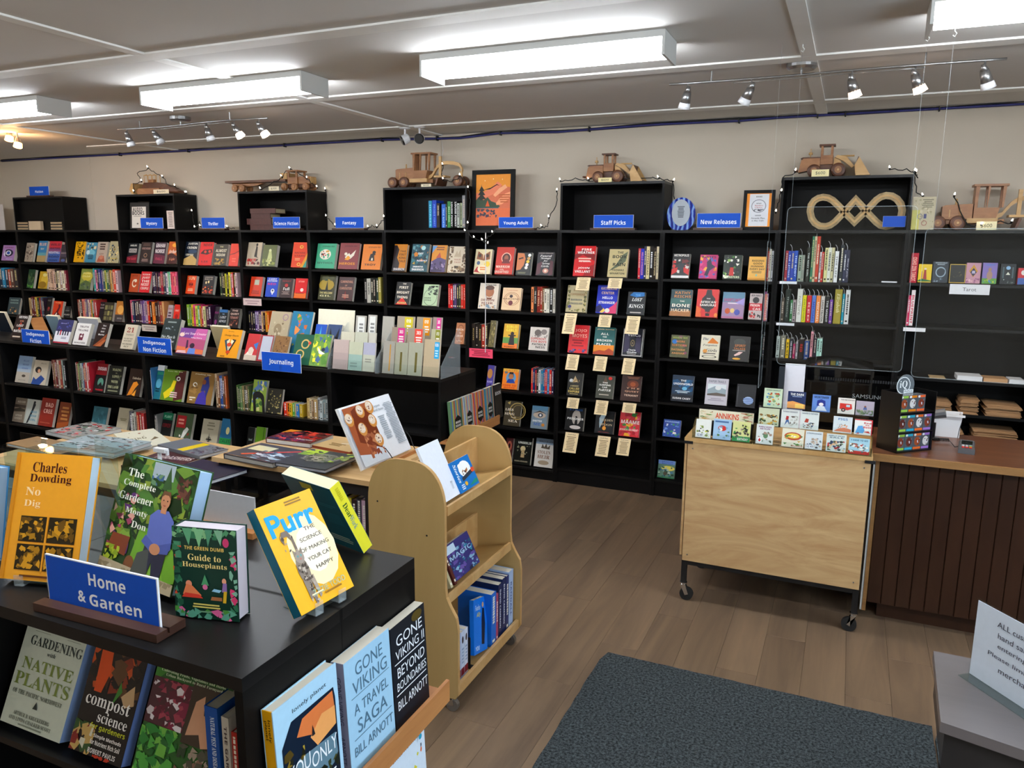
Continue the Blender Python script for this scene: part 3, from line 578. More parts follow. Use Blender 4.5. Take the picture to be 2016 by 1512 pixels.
# --- covers facing out. (row, zoom, left, right, top, ground colour, description, artwork)
W_ = {
-1: [(0, 'A', 10, 112, 768, 'b48ac0', 'lilac paperback with one big eye', 'E 50 50 38 24 2a2848|E 50 50 22 16 e8e8f0|E 50 50 13 10 3860b0|P e8e0f0 20,75 12,40 30,20|T 50 85 70 8 8a3060 b SUN BURST|T 62 10 50 8 d8d0f0 b FRAZIER'),
     (2, 'A', 58, 150, 1200, '4a5a5e', 'slate paperback with pale title and fox', 'T 50 84 70 9 a8c0b8 b SHADOW|T 50 68 70 9 a8c0b8 b GARDEN|K 20 4 80 40 14 5 12 d87838,e8b070,2a3030')],
0: [(0, 'A', 200, 266, 748, 'a89a8a', 'pale paperback with rows of dark brush letters', 'K 8 8 92 92 34 6 12 4a3a34,6a5a50,7a6a60,c8b8a8'),
    (0, 'A', 300, 370, 732, '3d80aa', 'blue paperback with sandy foot', 'R 0 0 100 32 b09868|R 0 30 100 44 6aa0a8|T 50 84 80 14 e8b8a0 b BLUE|T 50 62 40 8 d8d0b0 b SKY'),
    (0, 'A', 388, 488, 735, 'c03844', 'red to blue paperback with dark title', 'R 0 0 100 55 4a68a8|R 0 50 100 66 8a5078|T 50 84 80 10 401838 b WILD|T 50 66 84 10 401838 b WATERS|T 50 46 90 11 e8e0e8 b NIGHTFALL|T 50 26 84 10 20204a b ROAD|T 50 9 70 8 20204a b HOME'),
    (0, 'A', 492, 542, 762, '3a3038', 'dim purple-black paperback partly behind the case side', 'R 0 30 100 60 504858|T 50 52 90 8 a89890 b NIGHT|E 50 12 34 8 58689a'),
    (1, 'A', 207, 272, 968, '34503a', 'dark green paperback with forest scene', 'K 5 30 95 80 26 8 16 4a6a48,2a3a2a,6a7a50|K 5 0 95 25 14 8 14 5a9a40,78b058'),
    (1, 'A', 312, 386, 985, 'c4a028', 'yellow paperback with a rounded figure', 'E 60 55 36 26 d8b848|E 45 22 44 20 9a7820|E 60 80 24 10 e8d890'),
    (2, 'A', 372, 412, 1200, '1c1416', 'black paperback with small red flower', 'T 50 84 70 8 888078 b NIGHT|E 50 40 24 12 803038|E 60 44 10 6 c04838'),
    (2, 'A', 428, 505, 1230, 'd8481f', 'orange paperback with a reclining red figure', 'T 50 90 60 7 f8c890 b CLARK|P 701c28 15,12 40,34 62,70 80,66 60,30 90,8|E 66 72 12 9 701c28|P f0e0d0 30,10 46,30 52,22 44,6'),
    (2, 'A', 524, 576, 1272, '1e1f22', 'black paperback titled Place', 'T 50 60 60 8 b8b0a8 b EVERY|T 50 26 84 12 d8d0c8 b PLACE|P 40484c 20,66 50,98 80,66')],
1: [(0, 'A', 606, 690, 738, 'd9a514', 'yellow paperback with black ink splashes', 'K 5 5 95 95 14 6 14 2a2010,3a2c10|L 24 30 70 74 5 40300c|K 20 86 80 99 5 6 10 2a2010'),
    (0, 'A', 700, 784, 745, '4c8ea8', 'blue paperback with an ocean swirl', 'K 5 60 95 96 12 8 16 8a5a30,d8c8a0,3a3a30|E 50 48 40 16 78b8c8|L 16 14 84 40 3 1c3c50|E 20 50 16 12 c8dce0'),
    (0, 'A', 788, 872, 740, 'b4a698', 'beige paperback with a rust-red lower drawing', 'L 16 60 84 94 3 4a3430|P a86048 10,4 30,34 50,16 72,36 90,4|T 50 42 40 6 7a3c30 b CITY|E 50 26 20 10 c08068'),
    (0, 'A', 888, 978, 735, 'b0a888', 'cream paperback with scattered blue and yellow shapes', 'K 4 4 96 96 30 7 14 3a4a58,8a7a48,586878,d8c890,403c38|T 50 20 60 6 c8b040 b STORIES'),
    (1, 'A', 652, 742, 962, '8c9448', 'moss green paperback with yellow hill', 'E 60 64 50 22 c8b848|P 5a6a40 0,0 100,0 100,34 50,46 0,26|T 54 78 66 8 e8e0a0 b PURE|T 54 64 66 8 e8e0a0 b COLOUR|K 10 4 90 30 12 8 14 3a4a4a,6a7a5a'),
    (2, 'A', 812, 846, 1236, '251c22', 'dark paperback with pale two-line title', 'T 50 84 90 8 b8a8a8 b THE LAMB|T 50 68 90 8 b8a8a8 b ALWAYS'),
    (2, 'A', 848, 925, 1240, '3a3228', 'dark paperback with olive checks', 'R 8 60 34 84 8a8458|R 40 62 62 84 6a6448|R 68 62 92 84 8a8458|R 8 30 34 52 6a6448|R 40 30 62 54 a09860|R 68 30 92 52 6a6448|R 8 6 34 24 8a8458|R 40 6 62 24 6a6448|R 68 6 92 24 8a8458'),
    (2, 'A', 944, 1008, 1230, 'c07c34', 'orange sunset paperback beside the upright', 'R 0 0 100 34 4a4244|E 60 58 40 22 e8b060|T 60 16 60 7 b0a8a0 b WINTER')],
2: [(0, 'A', 1042, 1128, 750, '181c20', 'black thriller with red lower title and white band', 'R 14 52 86 72 b8b4b0|T 50 62 62 13 1a1a1a b MISSING|T 50 88 60 9 d8d8d0 b HARLAN|P 6a1c2c 0,0 100,0 100,42 0,30|T 50 20 84 12 c04858 b THE GUEST'),
    (0, 'A', 1148, 1238, 742, '382d2a', 'brown-black cover with pale title and round emblem', 'T 50 70 78 10 b89890 b HORSE WOMAN|O 50 38 16 10 .3 a08068|L 20 8 80 22 2 a08880|L 16 82 84 94 2 705850'),
    (0, 'A', 1264, 1354, 742, '3a2132', 'plum thriller with tall white lettering', 'T 50 84 84 18 e8e0e0 b GRAHAM|T 50 58 84 18 e8e0e0 b NORRIE|P 6a2a40 0,0 100,0 100,36 0,46|T 50 22 60 12 b84860 b FALL'),
    (0, 'A', 1376, 1456, 738, 'c8671e', 'orange and brown thriller with white script title', 'P 4a1c14 0,0 100,0 100,34 40,50 0,40|T 46 56 84 18 f8ece0 i Archer|T 50 20 60 14 e09878 i Light|E 60 84 24 9 f0b040'),
    (1, 'A', 1062, 1138, 1003, 'b4522c', 'rust cover with a white swan curve', 'O 52 48 26 22 .35 e8d8c0|R 60 40 82 66 b4522c|E 62 62 14 9 e8d8c0|T 50 88 60 6 6a2414 b BITTER'),
    (1, 'A', 1148, 1232, 986, 'd22c34', 'red cover with stacked white capitals', 'T 50 86 76 8 f0d8d0 b SUSAN|T 50 70 76 12 f0e8e0 b JUST|T 50 54 76 12 f0e8e0 b THE|T 50 38 76 12 f0e8e0 b NICEST|T 50 20 76 12 f0e8e0 b COUPLE'),
    (2, 'A', 1372, 1412, 1262, 'b8aaac', 'pale paperback with red lines', 'T 50 80 80 10 a03840 b SEVEN|L 14 20 86 66 3 58384a'),
    (2, 'A', 1424, 1474, 1258, 'e03422', 'bright red paperback leaning at the shelf end', 'E 50 40 26 12 a81c1c|T 50 70 60 8 f8d8c8 b SCARLET')],
3: [(0, 'A', 1512, 1618, 738, '16202e', 'navy hardback with desert dunes under white name', 'T 56 90 74 10 f0ece0 b JUSTIN|T 52 74 76 10 f0ece0 b CRONIN|E 60 58 36 8 2c4460|P c8a868 0,0 100,0 100,24 60,44 0,26|T 40 44 60 8 e8e0c8 b FERRYMAN'),
    (0, 'A', 1636, 1744, 742, 'dc1c1e', 'scarlet hardback with black eyes band', 'T 58 88 66 12 3a0c10 b NEVER|P 3a0c10 6,50 30,66 90,70 96,56 60,46|E 44 58 10 6 e0402c|E 76 60 10 6 e0402c|T 48 16 50 7 7a1014 b LIE'),
    (0, 'A', 1760, 1866, 760, '332e20', 'dark olive paperback with The Almost Widow title', 'T 50 88 26 6 d8d0a0 b THE|T 50 70 84 14 e8e0c8 b ALMOST|T 50 50 70 13 e8e0c8 b WIDOW|K 4 2 96 34 22 6 14 8a6a2c,b89038,4a3a1c'),
    (0, 'A', 1888, 1964, 755, 'e03c22', 'orange-red paperback with thin dark branches', 'P 7a1810 0,52 50,58 100,70 100,67 50,54 0,49|L 20 16 80 38 2 f07058'),
    (1, 'A', 1532, 1606, 1020, 'e8541e', 'orange paperback titled Sun with skull', 'T 50 86 70 18 f8c8a0 b SUN|E 50 52 26 14 c83818|E 40 52 8 6 501810|E 62 52 8 6 501810|L 20 14 80 30 2 f8c8a0'),
    (1, 'A', 1664, 1756, 1018, '241c1c', 'black thriller with lanterns over flames', 'T 50 90 70 7 b8a898 b LINWOOD|T 50 80 70 7 b8a898 b BARCLAY|E 30 62 7 7 f0d8a0|E 52 66 7 7 f0d8a0|K 4 4 96 44 26 6 14 c05030,e88048,5a2018|T 50 16 60 10 d84030 b THE LIE'),
    (2, 'A', 1758, 1796, 1276, '231224', 'black paperback with purple band', 'T 50 70 80 10 a83888 b FIVE|E 50 24 26 12 8a3878'),
    (2, 'A', 1800, 1866, 1300, '1e262a', 'slate thriller titled The Lost Kings', 'R 0 84 100 100 3a78b0|T 50 74 26 6 a0c0e0 b THE|T 50 56 80 14 e8e8e8 i LOST|T 50 34 84 14 e8e8e8 i KINGS'),
    (2, 'A', 1886, 1966, 1290, '2c1612', 'red-brown thriller with cream capitals', 'T 50 88 60 8 e8c8b8 b THE|T 50 70 84 12 e8c8b8 b QUIET|T 50 52 84 12 c89080 b TENANT|K 10 8 90 40 14 5 12 8a4a38,b87860')],
4: [(0, 'B', 174, 298, 744, 'c6b69e', 'sepia cover with a black standing figure and red script', 'P 1c1614 52,40 60,86 70,80 72,40 84,34|E 64 90 7 6 1c1614|K 4 2 96 30 14 8 16 a02c28,c0483c,5a3430|T 40 26 60 14 c03028 i POSSE'),
    (0, 'B', 312, 424, 766, '687048', 'green cover with a pale crouching figure', 'E 52 74 10 8 d8d8a8|P c8cc90 34,20 44,70 62,70 72,40 60,16|K 4 2 96 34 16 6 14 4a5030,98a058,d8d898'),
    (0, 'B', 556, 680, 744, 'e4522c', 'red-orange cover fading to teal with rings', 'P e8a030 100,0 100,60 60,0|P 3a9a8a 100,0 100,34 78,0|O 56 82 12 7 .4 f8d060|O 50 12 12 7 .4 f8d060|T 50 58 70 7 a02820 b MACHINE|T 50 46 70 7 a02820 b STARS|L 16 26 60 38 2 f0a878'),
    (1, 'B', 210, 306, 1028, 'd44420', 'orange-red paperback with small pale square', 'R 34 58 74 84 c8c8b0|T 50 26 60 7 7a2018 b SINGLE|T 48 16 70 7 7a2018 b THREAD'),
    (1, 'B', 342, 438, 1034, '2252c4', 'blue paperback with pink title and keyhole', 'T 50 92 70 8 e8e8f0 b CORY|T 48 82 84 9 e8e8f0 b DOCTOROW|T 46 66 70 10 d83070 b RED|E 60 30 16 12 f0f0f0|E 60 33 7 5 1a2a60|R 55 12 65 26 f0f0f0'),
    (1, 'B', 458, 558, 1042, '3c2626', 'dark brown paperback with white Full title', 'T 52 46 50 16 f0e8e0 b Full|L 16 16 84 34 3 a89088|E 50 64 14 9 c83838|T 50 86 70 7 a83040 b NIGHT'),
    (1, 'B', 580, 678, 1042, 'e2181c', 'scarlet paperback with orange foot and small dome', 'R 0 0 100 26 f07820|E 60 42 14 9 f8e0d8|T 50 84 50 8 f8b0a0 b STAR|R 10 24 80 26 2a1014')],
5: [(0, 'B', 756, 912, 754, '4fae88', 'mint green book titled Mythos with pale monster roundel', 'T 58 88 64 6 2c5a4a b STEPHEN FRY|T 50 22 80 8 2c5a4a b MYTHOS|E 46 56 30 21 f0e8d8|K 24 40 68 74 20 4 9 3a3038,b85038,4fae88,d8a040'),
    (0, 'B', 944, 1102, 750, '8a3c3e', 'maroon book titled Heroes with a winged lion', 'T 56 88 64 5 5a2026 b STEPHEN FRY|T 46 21 80 9 e8a030 b HEROES|P f0e4d0 30,46 50,62 58,54 84,74 76,52 60,40 40,36|P e8a030 30,36 46,52 60,44 50,34|E 34 58 8 6 f0e4d0'),
    (0, 'B', 1134, 1292, 760, 'e2862a', 'orange book titled Troy with a black ship horse', 'T 60 88 64 5 8a4410 b STEPHEN FRY|T 46 19 60 8 3a2010 b TROY|P 2c1c18 36,34 42,60 58,66 70,60 62,56 66,34|E 60 68 9 6 2c1c18|P f0e0c8 48,36 50,46 56,46 58,36'),
    (1, 'B', 778, 906, 1014, '484628', 'dark green book with yellow sky and black tower', 'E 46 60 48 24 b89c40|P 1c1c14 40,34 50,78 60,34|R 16 34 84 40 1c1c14|T 48 28 80 8 e8d898 b THE WILLIAM|T 46 16 70 7 e8e0b0 b GIL|K 0 76 100 98 10 8 16 3a4a3a,5a5a38'),
    (1, 'B', 936, 1062, 1030, '4c2c2a', 'brown book with arched pink capitals and red flame', 'T 52 80 80 10 d8a088 b CARNIVAL|T 50 64 14 6 d8a088 b OF|T 50 52 80 10 d8a088 b CURIOSITIES|P a83a34 44,8 50,44 58,8|L 30 12 76 28 2 d8a088')],
6: [(0, 'C', 164, 300, 854, 'ca8420', 'amber hardback with black dragon down the left', 'P 2a1c20 0,0 48,0 52,30 30,50 40,80 22,96 0,96|T 70 74 44 7 5a3810 b THE|T 70 62 50 8 5a3810 b FIRST|T 70 50 50 8 5a3810 b KING|T 70 38 50 8 5a3810 b TALE|R 0 0 100 12 1c1418|T 54 8 84 9 e0d8d8 b SHANNON'),
    (0, 'C', 352, 530, 852, '2a5864', 'teal hardback with sea dragon and white author name', 'K 4 22 96 96 34 7 16 3a7880,c88030,183a44,6a98a0,204858,c0a040|E 66 86 13 8 b0d8d8|T 54 66 30 7 e8f0f0 b DAY|T 66 40 60 6 e8e0e8 b NIGHT|T 46 18 60 6 f0f0f0 b SAMANTHA|T 46 8 70 8 f0f0f0 b SHANNON'),
    (0, 'C', 564, 716, 864, 'd0903c', 'orange-sky paperback over a purple sea', 'P 5a5078 0,0 100,0 100,46 50,56 0,38|P 6a98c8 0,70 0,98 34,98|P b0584a 30,52 54,74 66,54|L 20 80 90 96 2 8a5a48|K 0 4 100 42 16 6 14 7a7098,403858,9888a8|R 4 2 80 9 403858'),
    (0, 'C', 742, 926, 876, 'cdc2ae', 'cream book with brown leafy wreath', 'K 2 2 98 26 20 7 14 6a5440,8a7458,3a3028|K 2 26 24 98 16 7 12 7a6448,5a4838|K 78 26 98 98 16 7 12 7a6448,5a4838|P b8a890 30,60 44,84 52,70 62,88 70,60|T 52 50 40 6 a05848 s MAGIC|T 52 40 36 6 a05848 s TALES'),
    (1, 'B', 1412, 1530, 1072, '1c1816', 'black book titled The First Bright Thing with red curtain', 'P d02c24 8,0 50,34 92,0|T 56 92 24 6 e8e0d0 b THE|T 54 76 62 11 f0e8d8 b FIRST|T 52 54 86 11 f0e8d8 b BRIGHT|T 50 33 74 11 f0e8d8 b THING|R 20 4 80 12 e8b878|T 50 8 50 5 5a2018 b JACOB'),
    (1, 'B', 1640, 1762, 1092, 'b6ccaa', 'pale green book with ink bird', 'K 30 50 96 94 20 8 18 3a443c,6a786c,26302a|T 34 36 44 7 4a5a4a b DARK|T 36 26 44 7 4a5a4a b SONG|O 50 40 46 40 .06 6a7a68'),
    (2, 'H', 62, 138, 318, 'b4784e', 'tan book titled Psyche and Eros', 'T 46 68 84 9 f0d8c0 b PSYCHE|T 50 52 24 5 f0d8c0 b AND|T 46 38 70 9 f0d8c0 b EROS|O 50 50 40 42 .1 8a5438|T 46 14 60 5 e8c8a8 b LUNA')],
7: [(0, 'C', 1018, 1190, 906, 'e4d6b0', 'cream book with a brown butterfly and red corner', 'P 8a5028 10,60 16,92 46,78 50,58 54,78 88,92 90,60 54,54|E 28 74 9 7 3a2418|E 74 74 9 7 3a2418|E 76 40 17 11 e8c838|P b02c34 0,8 20,30 60,2|E 52 20 30 16 f0e0c0|L 34 14 72 30 2 d88038|E 24 44 10 8 5a6a88'),
    (0, 'C', 1238, 1420, 884, 'c6331e', 'red book with a hooded portrait', 'O 58 60 28 20 .14 f0c8b0|E 58 60 22 17 4a1c18|E 58 60 12 11 a06048|P 701818 34,40 44,56 72,56 84,40|T 44 28 80 9 f0d8c8 b WARRIOR|T 40 18 24 4 f0d8c8 b GIRL|T 40 9 80 9 f0d8c8 b UNEARTHED'),
    (0, 'C', 1458, 1608, 940, '1e1f18', 'black book with half a face and white discs', 'P c87c4c 0,20 0,98 46,96 58,72 50,44 30,24|P 3a2018 10,74 40,80 44,74 12,68|E 84 88 11 7 f0f0e8|E 80 74 11 7 c8a068|E 76 60 11 7 e8c848|E 72 46 11 7 f0e8e8|E 68 33 11 7 f0e8e0|L 6 6 76 14 2 88886a'),
    (0, 'C', 1668, 1842, 936, '1f181c', 'black hardback titled Funeral Songs for Dying Girls', 'T 50 84 70 9 f0ece8 i Funeral|T 50 73 60 9 f0ece8 i Songs|T 50 62 28 8 f0ece8 i for|T 50 51 56 9 f0ece8 i Dying|T 50 40 46 9 f0ece8 i Girls|E 56 20 18 11 c89080|P 5a2a34 0,0 26,8 30,60 4,50|P 5a2a34 76,0 100,4 96,60 80,66|E 56 20 8 6 f0d8c8|T 50 95 84 3 c8b8b0 b CHERIE DIMALINE'),
    (1, 'H', 254, 408, -10, 'e2d6c6', 'cream book with a bearded man portrait', 'E 54 66 24 20 a86c48|E 54 82 24 9 5a3828|P 7a4830 34,60 44,44 66,44 76,60 66,36 44,36|T 48 34 70 9 7a3c28 b DRAGON|T 48 22 60 8 7a3c28 b HEIR|K 6 2 94 18 12 6 12 b89878,8098a8|T 56 93 60 6 2a2420 b DUNGEONS'),
    (1, 'H', 446, 598, 28, 'e6c8a2', 'peach book with rings and a small fox', 'O 52 50 42 30 .06 a86a48|O 52 50 34 24 .06 8a5438|E 48 62 9 7 3a2430|E 48 32 12 11 702838|T 50 50 90 6 8a6848 b GARDENS|T 50 88 60 5 c87858 b T J KLUNE'),
    (2, 'H', 338, 384, 298, '6b6038', 'bronze-green hardback with woven arch', 'K 10 8 92 92 26 8 16 8a7c48,4a4428,a89860'),
    (2, 'H', 454, 576, 326, 'dcae34', 'yellow book with a hatted figure on green', 'R 0 18 100 44 6a9850|R 0 0 100 20 e88030|P 2a2024 40,14 46,52 60,58 72,52 80,14|R 34 50 84 55 2a2024|E 60 60 12 8 2a2024|T 52 88 70 11 f0e050 b BIBLO|T 52 74 70 11 f0e050 b GIRLS|T 50 6 70 5 5a2010 b ROBERT'),
    (2, 'H', 672, 826, 354, 'd6cec6', 'pale book with stone heads and red capitals', 'E 42 76 18 14 6a605c|E 74 80 16 12 8a807c|K 12 50 94 70 10 6 12 8a807c,b0a8a0|T 48 50 80 9 c03834 b DIFFERENT|T 52 38 80 9 c03834 b FOR BOYS|T 54 26 74 9 3a3030 b PATRICK|T 62 14 50 9 3a3030 b NESS'),
    (3, 'H', 322, 374, 668, '5a4c9c', 'violet hardback half behind the low case', 'E 40 62 40 22 c0884c|T 46 26 80 8 d0c8e8 b SILVER|P 383068 0,0 100,0 70,18'),
    (3, 'H', 450, 578, 698, 'ea8a2c', 'orange book with a portrait in a blue jacket', 'E 54 56 32 28 6aa0c8|P 2c4a9a 26,30 38,50 70,50 84,30|E 54 62 15 13 b8784c|P 2a1c1c 36,54 42,84 66,84 72,56 64,74 44,74|E 20 82 10 7 6a7078|T 48 18 84 9 d03828 b CODE TO|T 48 7 70 6 c03428 b WHERE|R 0 86 100 100 e8b848|T 56 92 74 7 c84030 b CALLED'),
    (4, 'H', 462, 596, 962, '4a4232', 'dark sepia book titled Lies We Sing to the Sea', 'O 80 60 50 34 .1 b0985c|O 84 60 36 26 .1 8a7848|T 30 64 50 9 f0e8d8 s LIES|T 34 47 60 9 f0e8d8 s SING|T 60 34 30 4 f0e8d8 s TO THE|T 58 20 56 10 f0e8d8 s SEA|P b0985c 14,90 34,98 30,84'),
    (4, 'H', 688, 818, 1006, '7c8c98', 'grey-blue book with a single eye', 'R 0 80 100 100 5a8098|E 50 60 40 14 b8a898|E 56 60 16 9 3a4858|E 56 60 7 5 e0e0e0|P 38302c 8,66 50,80 92,68 50,74|T 40 34 60 8 e8e8e8 b SHATTER|T 40 20 40 12 4868a8 b ME|E 78 18 10 7 c88a40'),
    (5, 'H', 472, 530, 1268, '4c2424', 'dark red book behind the wooden truck end', 'E 50 66 34 22 a86050|T 50 22 70 8 d89080 b BLOOD|E 50 68 14 10 2a1818'),
    (5, 'H', 544, 684, 1264, '191a15', 'black book with a pale goat figure and white title', 'T 58 80 76 8 e8e8d8 b UNSEELIE|E 50 58 15 10 c8b890|P b8a078 40,26 44,54 60,54 62,26|K 16 38 86 70 16 3 7 c0c0a0,8a8a70|T 46 12 76 5 b0a890 b SUSAN DENNARD'),
    (5, 'H', 716, 868, 1276, 'd2cec8', 'white book titled Stolen Heir with crown', 'R 0 80 100 100 8898a8|T 54 90 74 7 3a3a48 s HOLLY BLACK|P 5a5044 30,66 36,82 46,70 56,84 64,70 78,80 76,64|T 48 52 70 12 7a5030 s STOLEN|T 48 36 66 12 7a5030 s HEIR|E 50 16 30 8 a0907c')],
8: [(0, 'D', 208, 384, 720, 'cf171c', 'red book titled Fire Weather', 'P 8a1014 0,54 40,70 100,50 100,70 40,88 0,70|P a01418 50,0 100,0 100,40 70,30|T 56 88 48 7 f8f0e8 b FIRE|T 54 78 84 8 f8f0e8 b WEATHER|L 16 46 84 62 2 f0c0b0|T 52 48 60 4 f8e8e0 b THE MAKING|T 50 26 56 7 f8f0e8 b JOHN|T 46 15 76 8 f8f0e8 b VAILLANT'),
    (0, 'D', 504, 670, 748, 'c6b688', 'beige book titled The Book of Rain', 'P 6a7058 4,20 40,44 70,80 96,92 88,56 50,36|T 58 88 30 8 2a2c24 b THE|T 56 73 74 11 2a2c24 b BOOK|T 62 60 14 5 2a2c24 b OF|T 56 45 64 11 2a2c24 b RAIN|T 52 25 64 7 2a2c24 b THOMAS|T 50 13 76 7 2a2c24 b WHARTON'),
    (1, 'D', 145, 318, 1060, 'c4b68e', 'cream book with leafy border titled Copperhead', 'K 2 2 16 98 20 5 9 5a5a38,8a8450|K 84 2 98 98 20 5 9 5a5a38,a89858|T 56 82 50 7 a07848 b DEMON|T 52 66 74 8 a07848 b COPPERHEAD|T 50 46 56 7 3a4a58 b BARBARA|T 48 32 66 7 3a4a58 b KINGSOLVER|E 18 20 9 6 403870|K 10 2 90 12 10 4 9 8a8450,5a5a38'),
    (1, 'D', 404, 580, 1058, '2237b6', 'royal blue book titled Hello Stranger', 'P d84878 40,0 100,0 100,44 84,30 66,20|E 30 10 14 9 f0c860|E 56 10 12 8 e8e0d8|P 1c1c60 0,22 20,30 36,16 20,4 0,4|T 56 88 78 9 e0c0a0 b KATHERINE|T 52 72 62 9 e0c0a0 b CENTER|T 52 55 50 9 f8f4f0 b HELLO|T 50 38 80 9 f8f4f0 b STRANGER'),
    (1, 'D', 670, 818, 1116, '14171b', 'black book titled The Lost Kings with blue brushstroke', 'P 2878b8 10,84 30,98 94,98 96,82 50,76|T 58 86 30 7 70b8e8 b THE|T 54 66 60 14 f4f4f0 i LOST|T 52 38 86 16 f4f4f0 i KiNGS|L 16 6 88 14 1 c8c0b8'),
    (2, 'I', 163, 330, 88, 'dc343a', 'coral red book by Jojo with dark city foot', 'T 58 80 60 12 f4b8a8 b JOJO|T 54 62 76 13 f4b8a8 b MOYES|L 16 22 80 50 3 a01c2c|K 2 0 96 14 16 5 10 4a4078,383060,6a68a0'),
    (2, 'I', 381, 556, 108, '2a6866', 'teal book titled All the Broken Places over orange hills', 'P e8942c 0,0 100,0 100,36 0,34|P b04820 0,0 100,0 100,14 76,24 56,14 30,16 0,8|T 52 92 84 5 e0d0a8 b JOHN BOYNE|T 50 76 40 8 f0f0e8 b ALL|T 50 65 20 5 f0f0e8 b THE|T 50 52 74 8 f0f0e8 b BROKEN|T 48 38 70 8 f0f0e8 b PLACES'),
    (2, 'I', 624, 802, 116, '22222c', 'black book with white frame and plum curtains', 'R 3 3 97 5 e8e4dc|R 3 3 5 97 e8e4dc|R 95 3 97 97 e8e4dc|P 3c3450 10,14 36,20 34,80 12,78|P 3c3450 90,14 64,20 66,80 88,78|T 54 76 62 10 e8e8e8 n VenCo|O 50 48 10 12 .3 8a7858|E 50 48 3 4 8a7858|T 50 24 36 6 f0f0f0 b Cherie|T 50 16 46 6 f0f0f0 b Dimaline|L 24 8 76 11 1 c8c0b8'),
    (3, 'I', 153, 278, 496, '2e2c29', 'black book titled A Memory Called Empire', 'P c8b088 30,56 48,86 70,60|E 24 64 13 8 e0e0e0|K 20 52 80 70 12 4 9 a88858,5a5040|T 50 42 56 6 c8b888 b A MEMORY|T 50 31 66 9 d8c070 b CALLED|T 48 18 76 9 d8c070 b EMPIRE|L 10 5 90 11 1 a89868'),
    (3, 'I', 402, 548, 522, '4a4b40', 'olive-grey book titled The Sleeping Car Porter', 'P 6a5844 34,66 50,96 66,66|E 78 88 11 7 d83828|T 50 68 30 6 f0f0e8 b THE|T 50 58 66 7 f0f0e8 b SLEEPING|T 50 48 30 6 f0f0e8 b CAR|T 50 36 74 9 f0f0e8 i PoRTER|L 14 12 84 20 1 b0a898'),
    (3, 'I', 616, 784, 524, '3d1d12', 'deep brown book titled The Quiet Tenant', 'E 58 66 30 16 7a3a1c|E 58 66 14 9 b05c2c|L 24 86 92 96 2 a07058|T 60 50 66 6 d8a888 b T H E|T 56 37 72 7 d8a888 b QUIET|T 54 22 72 7 e8c8b0 b TENANT'),
    (4, 'I', 136, 294, 795, '1d1b1b', 'black book titled Prisoner with a corridor figure', 'E 58 56 24 32 b8b0a8|P 1d1b1b 48,10 54,52 64,52 70,10|E 58 56 6 6 1d1b1b|E 56 14 30 8 d0c8c4|T 54 88 70 8 2060a0 b B A PARIS|T 54 50 88 9 f0f0ec b PRISONER'),
    (4, 'I', 394, 553, 828, '17191d', 'black book with a crystal spoon titled Golden Spoon', 'P b8d0dc 20,66 40,98 58,92 44,60 26,22 22,40|E 50 24 10 9 e8a040|R 48 26 52 56 e8a040|T 62 60 64 9 d8c8a8 s GOLDEN|T 58 40 68 9 d8c8a8 s SPOON|T 50 6 60 4 a84848 b JESSA MAXWELL'),
    (4, 'I', 602, 776, 834, 'ca2e38', 'red floral book titled Maame', 'K 2 2 98 98 34 9 18 d84858,4a8848,e87088,a82030,e8b030|T 52 58 90 14 f4ece4 b MAAME|T 46 26 88 9 f0d8c8 b JESSICA GEORGE')],
9: [(0, 'D', 1055, 1205, 786, '1d1714', 'black comic with a red racing car', 'T 50 93 84 9 e8e0d8 b METROPOLIS|K 2 20 98 78 26 8 18 c82c28,2a2628,d8d0c8,702020|E 50 46 24 16 2a2a30|P c82c28 0,12 30,24 34,44 0,36|P c82c28 100,12 70,24 66,44 100,36|R 0 0 100 10 e8e4e0'),
    (0, 'D', 1292, 1444, 796, 'c43474', 'magenta comic with a dark running figure', 'K 2 2 98 96 26 8 18 e87840,8848a0,d84888,e8a848,5068b0|P 3a3048 40,70 60,84 70,60 90,50 60,34 50,10 30,14 44,44|T 50 90 80 9 3a1c48 b ROOTS'),
    (0, 'D', 1498, 1656, 798, '22301e', 'green-black comic with red-clad figure', 'K 2 2 98 96 30 7 16 e8e4d8,4a7a34,1c1c1c,98b868,383838|E 44 58 16 12 18141a|P c03028 34,14 38,48 56,48 60,14|T 50 8 84 9 e0e8c0 b MONSTERS'),
    (0, 'D', 1714, 1862, 812, 'e6b45c', 'sand yellow book titled Raising Good Humans', 'T 54 82 70 8 5a4c34 b RAISING|T 54 70 54 8 5a4c34 b GOOD|T 52 58 74 8 5a4c34 b HUMANS|T 52 46 86 8 5a4c34 b EVERY DAY|L 10 28 90 38 2 9a8050|E 50 20 5 5 8ac0b8|R 0 0 100 8 d89838'),
    (1, 'D', 1040, 1220, 1096, '28484e', 'dark teal book titled The Bone Hacker', 'P b07848 0,0 100,0 100,22 0,18|R 0 44 100 66 3a6a62|T 56 88 74 10 c88848 b KATHY|T 56 74 80 10 c88848 b REICHS|T 56 56 22 5 f0e8d8 b THE|T 52 40 86 12 f0e8d8 b BONE|T 50 22 86 11 f0d8b8 b HACKER'),
    (1, 'D', 1266, 1450, 1093, 'da3b36', 'red book titled The African Samurai', 'P 251c1e 44,98 66,98 70,80 86,66 82,34 66,26 64,4 46,4 42,26 22,34 24,66 40,80|P e87038 0,0 26,0 22,30 0,40|T 54 66 18 4 f0e0d8 b THE|T 54 54 72 8 f0e8e0 b AFRICAN|T 54 43 76 8 f0e8e0 b SAMURAI|T 54 16 70 6 d83838 b SHREVE|E 94 8 8 8 e88838'),
